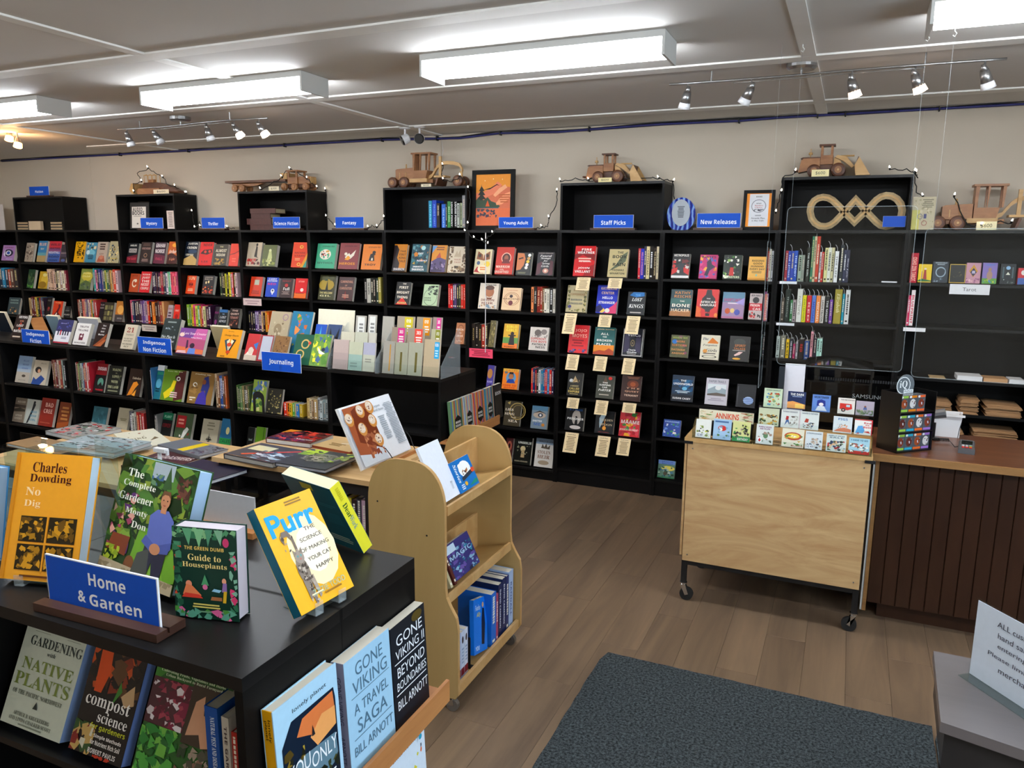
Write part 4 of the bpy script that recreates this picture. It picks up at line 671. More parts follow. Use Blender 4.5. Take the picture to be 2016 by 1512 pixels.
    (1, 'D', 1488, 1676, 1119, 'a78bab', 'lilac book with cartoon ponies', 'R 0 62 100 100 6a90a8|T 46 70 80 12 c04878 b SHORTCAKES|L 20 54 80 62 1 f0e0e8|E 26 28 12 11 c05828|E 70 24 13 11 5058a8|E 48 30 10 9 e8c888|P b0a0d8 60,60 100,80 100,50|R 0 0 100 8 b87898'),
    (1, 'D', 1720, 1830, 1130, 'c6b6b2', 'pale book titled Prison in red behind the screen edge', 'E 50 74 26 12 3a3434|T 50 92 76 7 2a2424 b BEN MACI|R 0 34 100 62 c8303a|T 46 54 74 9 f0e8e0 b PRISON|T 60 40 60 9 f0e8e0 b CAS|K 4 4 96 30 12 8 14 4a4040,c8403a'),
    (2, 'I', 1043, 1196, 174, '5b5a38', 'olive book with orange capitals and blue sticker', 'K 2 2 98 98 22 9 18 6a6a44,484a30,8a5068|E 22 70 15 10 2878c0|T 50 88 84 8 a0b058 b WHEN WE|T 54 71 50 8 d88a50 b WERE|T 50 54 84 8 d88a50 b SISTERS|T 46 34 74 8 e0a060 b FATIMAH|T 46 18 74 8 e0a060 b ASGHAR'),
    (2, 'I', 1301, 1462, 174, 'e6dec8', 'cream book with orange hill and playful lettering', 'P e0862c 34,66 60,90 94,70 90,66|T 24 84 30 10 30405a c The|T 50 58 76 9 4a4238 c Forgotten|T 60 38 60 12 4a4238 c Girls|E 26 34 12 8 e0a050|L 10 22 90 28 1 5a5048|O 50 12 40 6 .2 4a4238'),
    (2, 'I', 1548, 1722, 184, '35332f', 'charcoal book titled Spirit with a feather', 'E 50 76 30 14 4a4a46|T 54 62 54 10 c88048 b SPIRIT|T 52 50 58 7 c88048 b TALKER|L 14 40 84 46 1 a8a098|P e8c8c0 26,24 50,38 70,38 54,26 32,20|E 40 10 20 4 e8b040'),
    (3, 'I', 1052, 1236, 522, '0f3048', 'blue book titled The Underworld', 'K 2 24 98 84 24 10 24 10507a,1a6a98,0c3858|E 60 50 12 7 78c0e0|T 52 80 26 7 f0f4f4 b THE|T 52 67 90 8 f0f4f4 b UNDERWORLD|L 14 32 88 42 2 c8d8e0|R 0 0 100 26 141c2a|T 50 12 84 7 f4f4f4 b SUSAN CASEY'),
    (3, 'I', 1344, 1534, 548, 'd6d2da', 'white book titled Paper Trails with a snowy landscape', 'R 8 34 92 78 a8b8c0|P e8f0f4 8,56 40,70 66,66 92,60 92,78 8,78|E 56 64 14 8 f4f8f8|P 6a6058 8,34 92,34 92,42 50,46 8,40|T 50 88 76 9 8a8a98 b PAPER TRAILS|L 14 14 86 26 2 b0a8b8'),
    (3, 'I', 1612, 1776, 600, '232328', 'black notebook with a striped blue disc', 'E 64 30 27 17 b8d0f0|R 38 38 90 40.5 4060a8|R 37 32 91 34.5 4060a8|R 38 25 90 27.5 4060a8|R 41 18 87 20.5 4060a8|R 6 10 8 90 5a5a60'),
    (4, 'I', 982, 1128, 905, '3a5aa6', 'blue dragon comic low beside the plywood cart', 'T 50 88 84 9 b8d0f0 b DRAGONS|K 2 4 98 80 34 7 15 7098d8,f0e8d8,4858b0,50a068,d8e0f0'),
    (5, 'I', 936, 1080, 1256, '6a8c7a', 'blue and green young reader book on the lowest shelf', 'R 0 78 100 100 7898d0|T 54 92 66 7 3050a0 b DRAGON|T 54 82 66 7 3050a0 b MASTERS|E 60 56 40 14 e8d868|K 2 6 98 64 30 7 15 3a6a50,b0c0b0,4a7a98,2a4a3a|E 46 26 12 10 5a5040|R 0 0 100 8 3a7a58')],
11: [(0, 'E', 1196, 1298, 1016, 'e8c71e', 'yellow tarot box with a red-robed figure', 'R 4 4 96 10 f0ece0|P a83028 38,16 44,70 58,70 66,16|E 52 74 10 6 f0d8b8|R 24 14 30 60 a83028|P 3a7038 0,10 30,20 100,10 100,4 0,4'),
     (0, 'E', 1306, 1424, 996, '2b343d', 'slate box with a silver crescent moon', 'O 52 50 34 25 .22 98a8b4|E 64 54 16 12 2b343d|T 52 94 76 6 b8c4cc b MOONCHILD|T 52 86 50 6 b8c4cc b MAGIC|K 6 4 94 20 12 3 8 4a5a68,98a8b4'),
     (0, 'E', 1436, 1560, 1016, '1b1914', 'black box with thin gold border', 'R 0 0 4 100 c8a848|R 96 0 100 100 c8a848|R 0 96 100 100 c8a848|R 0 0 100 4 c8a848|K 24 24 76 66 14 3 8 5a5030,3a3624'),
     (0, 'E', 1563, 1674, 1006, 'c898a6', 'pink box with a gold diamond and purple heart', 'P c89838 50,92 80,60 50,30 20,60|P 3a2c58 50,76 72,54 50,34 28,54|L 36 48 66 62 3 e8e0f0|K 4 2 96 26 16 6 12 e8c0c8,a06888'),
     (0, 'E', 1688, 1800, 1006, '8c7ab8', 'violet box with a sitting tabby cat', 'R 0 0 100 26 6aa048|E 50 40 20 22 b09080|E 50 68 12 9 a88878|T 50 90 70 8 5888d0 b TAROT|K 10 4 90 20 12 4 9 d8d040,5888c0'),
     (0, 'E', 1826, 1942, 1014, '20252b', 'black box with moon disc and pillars', 'E 50 80 15 9 90b8d8|R 14 30 24 84 58686c|R 76 30 86 84 58686c|P e8e8d8 36,46 50,60 66,46|K 10 6 90 26 10 4 9 4a5a58,a8b0a8'),
     (0, 'E', 1962, 2030, 1046, 'c8323c', 'red deck box at the picture edge', 'R 0 0 100 40 4868a8|E 60 72 26 15 f0e8e0')],
}
XY = lambda k: (k * .8 + .018, (k + 1) * .8 - .018)
for k, rows in W_.items():
    zl = BAYS[k]
    for i, (r, zm, a, b, top, bg, desc, art) in enumerate(rows):
        x0, x1 = XY(k)
        if k == 11: facebook(zm, a, b, top, zl[r], .02, bg, desc, art, SHELF_ORD[r] + ' shelf', 'tarot and oracle decks', lean=math.radians(6), t=.04, seed=i + 3, xmin=x0, xmax=None, name='deck_box', cat='card deck')
        else:
            thick = .03 + .008 * ((i * 7 + k) % 3) / 2
            facebook(zm, a, b, top, zl[r], BY, bg, desc, art, ('%s shelf, %s' % (SHELF_ORD[r], BN[k])) if k not in (8, 9) else 'in the ' + BN[k], 'books facing out, ' + BN[k], t=thick, hard=(i * 3 + k) % 2 == 0, seed=i + 3, xmin=x0, xmax=x1)
# --- rows of spines. (row, zoom, left, right, top, colours, titles)
S_ = {
-1: [(1, 'A', 0, 148, 955, '2c3a50 3a98c0 303848 c06040 6a4a40 40383a', None)],
0: [(1, 'A', 396, 556, 965, 'd9b9a0 e0c4a8 d0a890 d8b8a8 3a3030 e8dcc0 a88878 e8e0c8 8a3848', None),
    (2, 'A', 192, 368, 1195, 'e0c490 6a2c2a 7a3836 703030 d4b84a e4d468 2a3830 b03030 50687e 3a2a3a', None)],
1: [(1, 'A', 778, 982, 962, '3a9c9c e090ac 383038 3a4a86 705a88 3a5858 c4c060 3c6a44 585858 b88c44 bca080 d04c34 e4c4c8', None),
    (2, 'A', 608, 806, 1212, '88402e d4c4b0 402a28 dc8270 bc7a78 786a88 e4d4c0 ac6070 dca034 3a684a bc5050 b43a3a', None)],
2: [(1, 'A', 1264, 1472, 985, '40203e 382f48 502a38 2a2a38 683050 bc3042 782030 3a4858 e0d0dc 60ac80 70bca0 ec6074 ec7a88 e4506e e47092', None),
    (2, 'A', 1042, 1366, 1225, 'dc6080 2c4060 402232 302a38 4e2a30 7e6090 785c98 bca0b0 cc3224 1c1c22 e47a2a ec9234 402222 583c3a a04238 cc905e', None)],
3: [(1, 'A', 1818, 1966, 990, '3a4a3a 1e1e1e 2a2a22 d4cc44 1c1c1a ecdc48 b4a6ae dc6052 222222 e4c4c6', None),
    (2, 'A', 1516, 1700, 1260, '9abc44 588848 e4bc34 e04888 dcdc58 60ac70 e09244 bc3462 e4dca2', None), (2, 'A', 1704, 1752, 1262, '481240 3a1838', None)],
4: [(2, 'B', 176, 380, 1312, '2a2430 3a2a3a 1f1b21 60427a bca6c4 402a38 78508a ecc492 301a1a dc7832 e4ac34 ec6c24', None)],
5: [(1, 'B', 1162, 1304, 1030, '161616 c8c4b8 3a3a32 2a2822 3a4840 aca052', {0: 'V 50 50 50 70 d8d0c8 b BORDER HANDS', 1: 'V 50 60 50 50 2a2420 b THE NORTH'})],
6: [(1, 'B', 1854, 1996, 1085, 'be2a2a d23434 3a3250 604a78 2c2c2c 3a4838 d24034 dc3a2c', {0: 'V 50 50 40 70 f0c8b8 b TEMERAIRE', 7: 'V 50 60 40 50 f0d8c8 b FABLE'})],
7: [(1, 'H', 694, 892, 20, 'e4905e 2a2622 882e24 9e3a2c 785c3c e4dccc dcd8c8 2c2c2a d4d0c6', {1: 'V 50 60 50 50 d8d0c8 b THE WITCH', 2: 'V 50 55 50 64 e8c8a0 b THE TROLL', 6: 'V 50 50 46 66 4a4a42 b WINTER KEEPER', 8: 'V 50 50 46 66 2a2a28 b THE INVITED'}),
    (2, 'H', 192, 334, 318, '3a302a 2e2622 322a22 a83c2c 3a342e', {0: 'V 50 55 30 50 d8b878 b RUIN', 2: 'V 50 55 30 50 d8b878 b RISING'}),
    (3, 'H', 694, 878, 698, 'dc3a3a 2a3c6a ac3042 323232 e0e0e2 3c8aaa 2462a0 c43a3a 60a0cc d2403e 3a3252', None)],
8: [(0, 'D', 764, 944, 722, 'd03a44 2c3ab4 3a3a50 e0d0a0 221a12 2c1e12 e0d4b4', {1: 'V 50 50 50 76 e8a0a8 b HELLO STRANGER', 3: 'V 50 50 50 76 4a3820 b COPPERHEAD', 5: 'V 50 50 50 76 d8c8a0 b THE GOLDEN SPOON', 6: 'V 50 50 50 60 4a4434 b THE BOOK OF RAIN'})],
9: [(0, 'D', 1886, 1930, 742, 'dcdccc ccd0d4', None), (1, 'D', 1850, 1884, 1112, 'b86aa8 9a88a0', None)],
}
for k, rows in S_.items():
    for (r, zm, a, b, top, cols, tt) in rows:
        x0, x1 = XY(k)
        spines(zm, a, b, top, BAYS[k][r], .04, cols, '%s shelf, %s' % (SHELF_ORD[r], BN[k]), 'upright books, ' + BN[k], titles=tt, xmin=x0, xmax=x1)
# the case behind the clear screens: spines one by one, each with a curved ribbon marker
V_ = [(0, 'E', 168, 262, 912, 'a03444 2a48a4 3a52ac 2c5ab4', {1: 'V 50 50 50 76 d8dcf0 b THE LETTERS', 3: 'V 50 50 50 70 d8e4f8 b THE BODY'}), (0, 'E', 268, 318, 945, 'a4b2a2 93998e', None), (0, 'E', 332, 356, 888, '2c322a', {0: 'V 50 50 50 70 d8dcd8 b THE NEXT GIRL'}),
      (0, 'E', 364, 426, 800, '3c7e60 d4c49e c44a34', None), (0, 'E', 430, 464, 920, 'e4d4d4 c43a2c', None), (0, 'E', 468, 542, 888, 'e4dca0 e4e4d4 d0c8a0', None), (0, 'E', 546, 576, 915, 'ececea', {0: 'V 50 50 44 70 8a8a88 b THE LIFE'}),
      (0, 'E', 586, 612, 868, '32383e', None), (0, 'E', 614, 660, 905, '3e4058 3a3c50', {1: 'V 50 45 46 60 e8e8f0 i Stray Lyric'}),
      (1, 'E', 138, 164, 1275, '50483f', None), (1, 'E', 168, 204, 1210, '2a342f', {0: 'V 50 45 44 66 a8b0a8 i Wanting'}), (1, 'E', 208, 254, 1290, '3c784a ac9ea0', None), (1, 'E', 258, 298, 1205, 'e4e2d8', {0: 'V 50 50 50 56 9a9684 n nurture'}),
      (1, 'E', 300, 330, 1255, 'e2d42c', {0: 'V 50 45 40 80 4a8a3a b COLLECTION'}), (1, 'E', 333, 369, 1255, 'c82e38', {0: 'V 50 40 40 70 f0c8c0 b RED'}), (1, 'E', 372, 402, 1257, '6684cc', {0: 'V 50 40 50 74 2838a0 b MICHAEL'}), (1, 'E', 405, 437, 1259, 'ec9250', {0: 'V 50 40 50 74 f8e0c8 b MICHAEL'}),
      (1, 'E', 440, 470, 1262, 'd4ccc4', {0: 'V 50 45 50 80 2a2a2a b LEIGH FALCON'}), (1, 'E', 476, 506, 1264, '262626', {0: 'V 50 45 50 80 d8d8d8 b THE MIGHT'}), (1, 'E', 510, 534, 1288, '7a4ca2', None), (1, 'E', 544, 600, 1207, 'a69840', {0: 'V 50 60 54 56 e8e0b0 i Elizabeth'}),
      (1, 'E', 604, 622, 1242, '2a9eb4', None), (1, 'E', 626, 662, 1212, 'dcdcda', None),
      (2, 'K', 102, 130, 395, 'b4bcb4', None), (2, 'K', 136, 172, 395, '8a8678', None), (2, 'K', 178, 202, 420, 'e2bc28', {0: 'V 50 45 50 76 2a2a20 b ELSE'}), (2, 'K', 206, 228, 415, '2c2c34', {0: 'V 50 45 50 86 e8e8f0 b THE COLOUR'}), (2, 'K', 232, 250, 455, 'ac2a60', None),
      (2, 'K', 254, 270, 438, 'b4acb2', None), (2, 'K', 276, 314, 420, '2a2222', {0: 'V 50 55 50 40 c83c34 b RED'}), (2, 'K', 318, 357, 434, '2c4a80', None), (2, 'K', 363, 382, 360, 'e0a0a8', None), (2, 'K', 388, 410, 416, '322a3a', None), (2, 'K', 413, 453, 417, 'acd4c6 bce0d2', None)]
for (r, zm, a, b, top, cols, tt) in V_:
    zs = BAYS[10][r]
    spines(zm, a, b, top, zs, .035, cols, '%s shelf, loop-carving case' % SHELF_ORD[r], 'upright books, loop-carving case', titles=tt, jit=.003, xmin=XY(10)[0])
    z = zs + .0006; xm = x_at(zx(zm, (a + b) / 2), .05, z); h = reach(Vector((xm, .05, z)), Vector((0, 0, 1)), zy(zm, top))
    rb = MB().tube([(xm, .06, zs + h - .006), (xm - .001, .06, zs + h + .02), (xm - .008, .055, zs + h + .036), (xm - .014, .05, zs + h + .042)], .0017, 5)
    tag(rb.build('security_strip', 'white_plastic', smooth=True), uniq('thin white curved strip on a %s book, %s shelf, loop-carving case' % (colname(cols.split()[0]), SHELF_ORD[r]), alts=('further along', 'furthest along')), 'tag', 'white strips on the loop-carving case books')
spines('E', 1132, 1188, 930, BAYS[11][0], .02, 'b83240', 'top shelf, Tarot case', 'upright books, Tarot case', titles={0: 'V 50 46 60 80 f0c0b0 b OSHO ZEN TAROT'}, xmin=XY(11)[0], d=.1, jit=.001)
spines('E', 1104, 1158, 1215, BAYS[11][1], .03, 'd43c6a e8e0e0', 'second shelf, Tarot case', 'upright books, Tarot case', titles={1: 'V 50 46 60 80 c03048 b BLUEPRINT'}, xmin=XY(11)[0], jit=.04)
# spines in the extension over the case 6
for (a, b, top, c, tl) in [(548, 582, 398, '2a94b8', 'V 50 45 44 80 90d8e8 b HORSES'), (584, 628, 392, '2048b4', 'V 50 45 40 80 80a8e8 b PROBIE FIRST'), (632, 664, 424, '2c2422', 'V 50 70 50 40 d8c8b0 b EDEN KING'), (682, 722, 432, '2a68c4', 'V 50 42 46 80 a8d0f0 b TRUE NORTH'),
                       (726, 738, 430, '3a403a', None), (742, 776, 404, '3c8848', 'V 50 50 44 60 b8e0b0 b BILLY SOUL'), (780, 808, 402, '161616', 'V 50 50 56 92 ecece8 b LOUISE PENNY'), (812, 844, 402, '161616', 'V 50 50 56 92 ecece8 b LOUISE PENNY'), (848, 872, 425, 'b4b8b0', None), (874, 896, 420, 'a8b08c', None), (898, 930, 342, '98989a', None)]:
    spines('C', a, b, top, 2.0405, .05, c, 'in the box unit under the toy grader', 'upright books, box unit under the toy grader', titles={0: tl} if tl else None, jit=.001, xmax=5.58)
# ================================================================== blue section signs
def sign(k, a, b, top, bot, y, zbase, lines, label, base=True, lean=0.0, group='blue section signs', wide=1.0):
    p0 = at(zx(k, a), zy(k, bot), y=y); p1 = at(zx(k, b), zy(k, bot), y=y); p2 = at(zx(k, (a + b) / 2), zy(k, top), y=y)
    x0, x1 = p0.x, p1.x; w = x1 - x0; cx = (x0 + x1) / 2
    z0 = zbase + .018 if base else min(p0.z, p1.z); h = p2.z - z0
    t = thing('section_sign', (cx, y, zbase if base else z0), label, 'sign', group)
    MB().box(x0, x1, y, y + .004, z0 - (.012 if base else 0), z0 + h, 'e8e8ec').build('board', 'matte_print', t)
    n = len(lines); art = 'R .6 .6 99.4 99 0c58c0'
    for i, (tx, tw, th, cy) in enumerate(lines):
        if isinstance(tx, list):
            for q in tx: art += '|T %s' % q
        else: art += '|T 50 %g %g %g f0f2f8 b %s' % (cy, tw, th, tx)
    draw(MB(), art, w, h, plane=lambda u, v, l: (x0 + u, y - .0004 - .00012 * l, z0 + v), res=3).build('sign_face', 'matte_print', t)
    if base:
        ex = .02
        MB().box(x0 - ex, x1 + ex, y - .026, y - .0005, zbase + .0006, zbase + .016).box(x0 - ex, x1 + ex, y + .0045, y + .034, zbase + .0006, zbase + .016).box(x0 - ex, x1 + ex, y - .0005, y + .0045, zbase + .0006, zbase + .005).build('wooden_base', 'walnut', t)
    return t
sign('A', 246, 408, 281, 356, .04, 2.3704, [('Fiction', 40, 26, 42)], 'blue Fiction sign on top of the first box unit')
sign('A', 1165, 1350, 541, 620, .03, 2.0206, [('Mystery', 48, 36, 42)], 'blue Mystery sign in front of the audio books notice')
sign('A', 1670, 1860, 539, 619, .03, 2.0206, [('Thriller', 44, 30, 42)], 'blue Thriller sign on top of the bookcase')
sign('B', 410, 632, 534, 617, .03, 2.0206, [('Science Fiction', 88, 30, 42)], 'blue Science Fiction sign beside the old leather volumes')
sign('B', 926, 1160, 534, 618, .03, 2.0206, [('Fantasy', 48, 38, 42)], 'blue Fantasy sign on top of the bookcase')
sign('C', 1282, 1640, 570, 690, .03, 2.0206, [('Young Adult', 72, 40, 42)], 'blue Young Adult sign before the orange framed print')
sign('D', 388, 730, 452, 565, .05, 2.0206, [('Staff Picks', 62, 34, 40)], 'blue Staff Picks sign in the empty box unit')
sign('D', 1278, 1654, 437, 552, .04, 2.0206, [('New Releases', 82, 32, 40)], 'blue New Releases sign beside the blue glass award')
sign('E', 926, 1102, 646, 730, .03, 2.0206, [], 'blue sign seen through the clear screen below the loop carving', base=False)
sign('F', 187, 412, 376, 492, LF + .012, 1.06, [('Indigenous', 66, 28, 68), ('Fiction', 40, 26, 28)], 'blue Indigenous Fiction sign on the low case', base=False)
sign('F', 1145, 1420, 440, 572, LF + .012, 1.06, [('Indigenous', 66, 26, 68), ('Non Fiction', 68, 26, 30)], 'blue Indigenous Non Fiction sign on the low case', base=False)
js = sign('G', 320, 642, 566, 706, LF - .012, 1.06, [('Journaling', 62, 34, 48)], 'blue Journaling sign clipped to the low case front', base=False)
_p = at(zx('G', 480), zy('G', 704), y=LF - .006); MB().box(_p.x - .012, _p.x + .012, LF - .013, LF - .0004, _p.z - .004, _p.z + .03).build('clip', 'acrylic_edge', js)

# shelf talkers
def talker(k, a, b, top, bot, y, art, label, col='f0dcb4', name='shelf_card', lean=0.0, cat='card', group=None, z=None, lp=0, w=None):
    """a paper card whose top edge hangs at plane y and whose foot comes forward by lean"""
    p0 = at(zx(k, a), zy(k, top), y=y); p1 = at(zx(k, b), zy(k, top), y=y); ztop = z if z is not None else (p0.z + p1.z) / 2
    d = Vector((lp, -math.sin(lean), -math.cos(lean))); base = Vector(((p0.x + p1.x) / 2, y, ztop))
    h = reach(base, d, zy(k, bot)); w = p1.x - p0.x
    mb = MB(); q = [Vector((base.x + s * w / 2, y, ztop)) for s in (-1, 1)]; e = d * h; n = Vector((0, -.0008, 0))
    mb.face([q[0] + e, q[1] + e, q[1], q[0]], col); mb.face([q[0] - n, q[1] - n, q[1] + e - n, q[0] + e - n], col)
    mb.face([q[0], q[1], q[1] - n, q[0] - n], col); mb.face([q[0] - n + e, q[1] - n + e, q[1] + e, q[0] + e], col)
    mb.face([q[0] + e, q[0], q[0] - n, q[0] + e - n], col); mb.face([q[1] + e - n, q[1] - n, q[1], q[1] + e], col)
    o = mb.build(name, 'matte_print'); tag(o, uniq(label), cat, group)
    if art:
        ox, oz = ORG[o.name], 0
        draw(MB(), art, w, h, plane=lambda u, v, l: (q[0] + Vector((u, 0, 0)) + d * (h - v) + Vector((0, -.0005 - .0001 * l, 0)))).build('card_print', 'matte_print', o)
    return o
nt = 'T 50 90 60 5 7a6a4a s Staff Pick|L 14 10 86 82 9 b09a78'
for (k, a, b, top, bot, r, lab) in [('D', 250, 365, 990, 1103, 0, 'Fire Weather'), ('D', 522, 640, 993, 1085, 0, 'Book of Rain'), ('D', 143, 248, 1308, 1478, 1, 'Copperhead'), ('D', 440, 548, 1322, 1420, 1, 'Hello Stranger'), ('D', 680, 795, 1328, 1480, 1, 'Lost Kings'),
                                    ('I', 165, 268, 340, 475, 2, 'coral red'), ('I', 402, 510, 358, 485, 2, 'Broken Places'), ('I', 650, 755, 372, 514, 2, 'white-framed black'), ('I', 168, 268, 716, 806, 3, 'Memory Called Empire'), ('I', 412, 518, 742, 862, 3, 'Sleeping Car'), ('I', 645, 760, 764, 845, 3, 'Quiet Tenant'),
                                    ('I', 148, 262, 1027, 1188, 4, 'Prisoner'), ('I', 427, 537, 1064, 1222, 4, 'Golden Spoon'), ('I', 605, 713, 1079, 1212, 4, 'Maame')]:
    talker(k, a, b, top, bot, -.012, nt, 'cream note card hanging below the %s book, Staff Picks case' % lab, lean=math.radians(16), lp=-.06, z=BAYS[8][r] + .003, group='staff pick note cards')
talker('B', 162, 312, 1208, 1266, -.004, 'L 10 14 90 80 2 c8a8a8', 'pale pink shelf label in the Science Fiction case', 'e8d0cc', 'shelf_label', cat='label')
talker('A', 1172, 1292, 1427, 1480, -.004, 'L 10 14 90 84 2 b0a098', 'small pale shelf label in the Mystery case', 'd8ccc0', 'shelf_label', cat='label')
talker('H', 184, 378, 532, 606, -.006, 'L 8 16 92 90 4 a83048', 'pink shelf label hung in the Young Adult case', 'ee5a78', 'shelf_label', cat='label')
_x = at(956, 600, y=-.008).x
tag(MB().box(_x - .003, _x + .003, -.011, -.0085, 1.03, 2.0).build('hanging_strip', 'white_plastic'), 'thin clear plastic strip hanging down the Young Adult case', 'strip')
talker('E', 1447, 1758, 1172, 1250, -.004, 'T 50 50 34 34 5a5a60 n Tarot', 'white Tarot label on the shelf edge', 'e8e8ec', 'shelf_label', cat='label')
for k, a, b, t0, b0, lab in [('E', 136, 270, 1148, 1168, 'top shelf of the loop-carving case'), ('E', 110, 250, 1468, 1488, 'second shelf of the loop-carving case'), ('K', 1088, 1260, 333, 362, 'second shelf of the Tarot case'), ('E', 920, 1040, 1148, 1158, 'bare stretch of the loop-carving case shelf')]:
    talker(k, a, b, t0, b0, -.004, None, 'blank white edge label on the ' + lab, 'e8e8ec', 'shelf_label', cat='label', group='blank shelf labels')

# ================================================================== low bookcases: what stands in them
LY = LF + .03; wl = lambda i, r: ('upper shelf, ' if r == 0 else 'lower shelf, ') + LN[i]
LZ = [.69, .33]
for (i, r, a, b, top, bg, desc, art) in [
    (1, 0, 122, 234, 592, '8fa6c0', 'pale blue hardback with sandy foot', 'R 0 0 100 44 b8aea0|P a8b4c0 0,40 100,40 100,52 0,50|E 56 26 14 5 4a4038|T 58 82 40 6 6878a0 b BLUE|T 58 68 44 6 6878a0 b BEAR|T 56 54 44 6 6878a0 b WOMAN|T 50 10 50 4 908880 b ROSE'),
    (1, 0, 254, 372, 628, 'c4b8a4', 'beige book with a black-haired figure in blue', 'P 2a4a88 2,0 60,0 90,26 60,40 30,20 10,30|E 36 60 22 13 282020|E 42 56 10 8 c89878|T 66 88 40 5 8a8070 b ALL'),
    (1, 1, 92, 190, 938, '7c7062', 'grey-brown book with landscape bands', 'R 0 60 100 72 4a4038|P 3a342c 0,42 100,46 100,54 50,60 0,52|T 56 84 70 8 c8c0b0 b ALEX OVER|T 50 28 60 8 b8b0a0 b ARTHUR|T 50 16 66 8 b8b0a0 b GHOST'),
    (1, 1, 197, 300, 952, 'bcc0b8', 'pale grey book with a dark slender figure', 'P 262a30 16,0 30,4 60,60 70,80 50,90 44,60|E 58 88 9 6 262a30|T 66 50 44 8 4888a0 b GOD|T 64 34 50 8 4888a0 b BEAR|T 62 18 50 8 4888a0 b GIRL'),
    (1, 1, 312, 428, 942, '8c2b1e', 'rust book titled Bad Cree', 'T 58 76 54 15 e8c0b0 b BAD|T 54 54 60 15 e8c0b0 b CREE|T 46 12 70 4 d08870 b JESSICA JOHNS'),
    (1, 1, 462, 556, 976, '7c3c1e', 'brown-orange book with pale lettering beside the upright', 'L 20 30 90 86 4 b88048|P a85828 0,0 60,0 100,20 100,30 0,20'),
    (2, 0, 768, 856, 655, '161216', 'black and crimson book titled Indian', 'R 0 60 100 100 8c1a24|T 50 82 80 12 f0e8e8 b INDIAN|E 56 34 28 16 5a8a78|P 161216 30,20 60,36 80,18|T 54 8 70 6 d84048 b THOMAS'),
    (2, 0, 868, 986, 674, '20221d', 'black book titled Making Love with the Land', 'T 56 86 62 9 c8c8a0 s MAKING|T 56 74 12 4 c8c8a0 s YOU|T 54 62 46 9 c8c8a0 s LOVE|T 52 43 46 9 c8c8a0 s WITH|T 48 24 74 9 c8c8a0 s THE LAND|L 10 6 90 14 1 8a8a70|K 66 26 96 80 10 3 8 4a5040,6a6a50'),
    (2, 0, 1042, 1150, 698, '35221a', 'dark book with orange striding figure', 'P d88828 6,0 40,6 60,30 80,44 64,54 40,50 20,22|T 60 66 62 9 d8c8b0 i Unbroken|P e8a038 40,4 64,0 70,26'),
    (2, 1, 740, 858, 1012, '3a6a74', 'teal book titled Legacy cut by the magazines before it', 'K 4 30 96 96 16 10 22 4a7a84,32606a|T 46 22 76 10 d0dcd8 b LEGACY'),
    (2, 1, 946, 1036, 1022, 'b6ae96', 'stone coloured book with faint text', 'L 24 56 84 66 2 8a8468|P 968e78 0,0 100,10 100,22 0,24'),
    (3, 0, 1264, 1318, 668, '2a7686', 'teal book titled Speaking', 'R 0 84 100 100 e8e8e8|T 50 76 84 8 50b870 b SPEAKING|E 50 46 40 14 6ab0c8|L 14 20 80 34 2 1a3a4a'),
    (3, 0, 1322, 1500, 706, '6a8c2a', 'green book with yellow-dressed figure and round seal', 'P 5a2a28 60,0 100,10 100,100 70,96 60,50|P e8d028 20,4 40,14 56,40 62,64 48,66 40,44 10,22|E 64 76 10 8 4a2420|O 70 72 9 7 .4 e8e8e0|T 50 94 70 4 e8e8d0 i Love My Kin|L 40 10 76 30 3 e8c8c8'),
    (3, 0, 1542, 1740, 728, '8a6a3a', 'bronze book with blue-haired figure in purple', 'P 483c98 34,0 80,0 76,30 62,44 44,32|P 303a78 50,40 58,84 74,90 84,60 76,20 68,44|E 60 70 8 8 8a5030|O 24 60 9 7 .4 e8e8e0|T 50 93 66 4 e8e8d0 i Finding My|L 6 8 36 22 2 e8dcc8|K 0 0 40 60 8 6 12 a07c48,6a4c28'),
    (3, 1, 1312, 1394, 1062, '17191a', 'black book with green top band and red word', 'R 0 78 100 100 1c7050|T 50 88 70 8 a8d0b8 b PLANT|T 50 60 80 12 a82838 i COVEN|P 204880 20,4 40,16 70,4'),
    (3, 1, 1422, 1560, 1064, '4a5a40', 'dark green book with white-outlined figure', 'R 6 56 60 92 a8242a|P e0e0d8 44,4 60,30 84,54 70,60 52,48 40,20|K 30 4 96 50 14 4 10 3a2c2a,e8e0d8,8a3028|L 14 64 50 84 2 e8a090'),
    (3, 1, 1642, 1778, 1116, 'b8b09a', 'beige book with black compass star', 'P 2a2624 48,16 46,34 28,36 46,40 48,58 52,40 72,36 52,33|O 49 37 13 8 .2 2a2624|L 24 76 80 92 2 8a8470|L 34 66 70 72 1 8a8470'),
    (3, 1, 1796, 1888, 1112, '2a7096', 'blue and green book with a moon', 'R 0 0 100 44 2c8a48|E 62 66 16 11 e8e0a8|T 50 36 84 10 184838 b TALES|T 50 14 88 10 184838 b TRICKSTER'),
]: facebook('F', a, b, top, LZ[r], LY, bg, desc, art, wl(i, r), 'books facing out in the low cases', t=.025, seed=a, lean=math.radians(17), xmin=LB[i] + .018, xmax=LB[i + 1] - .018)
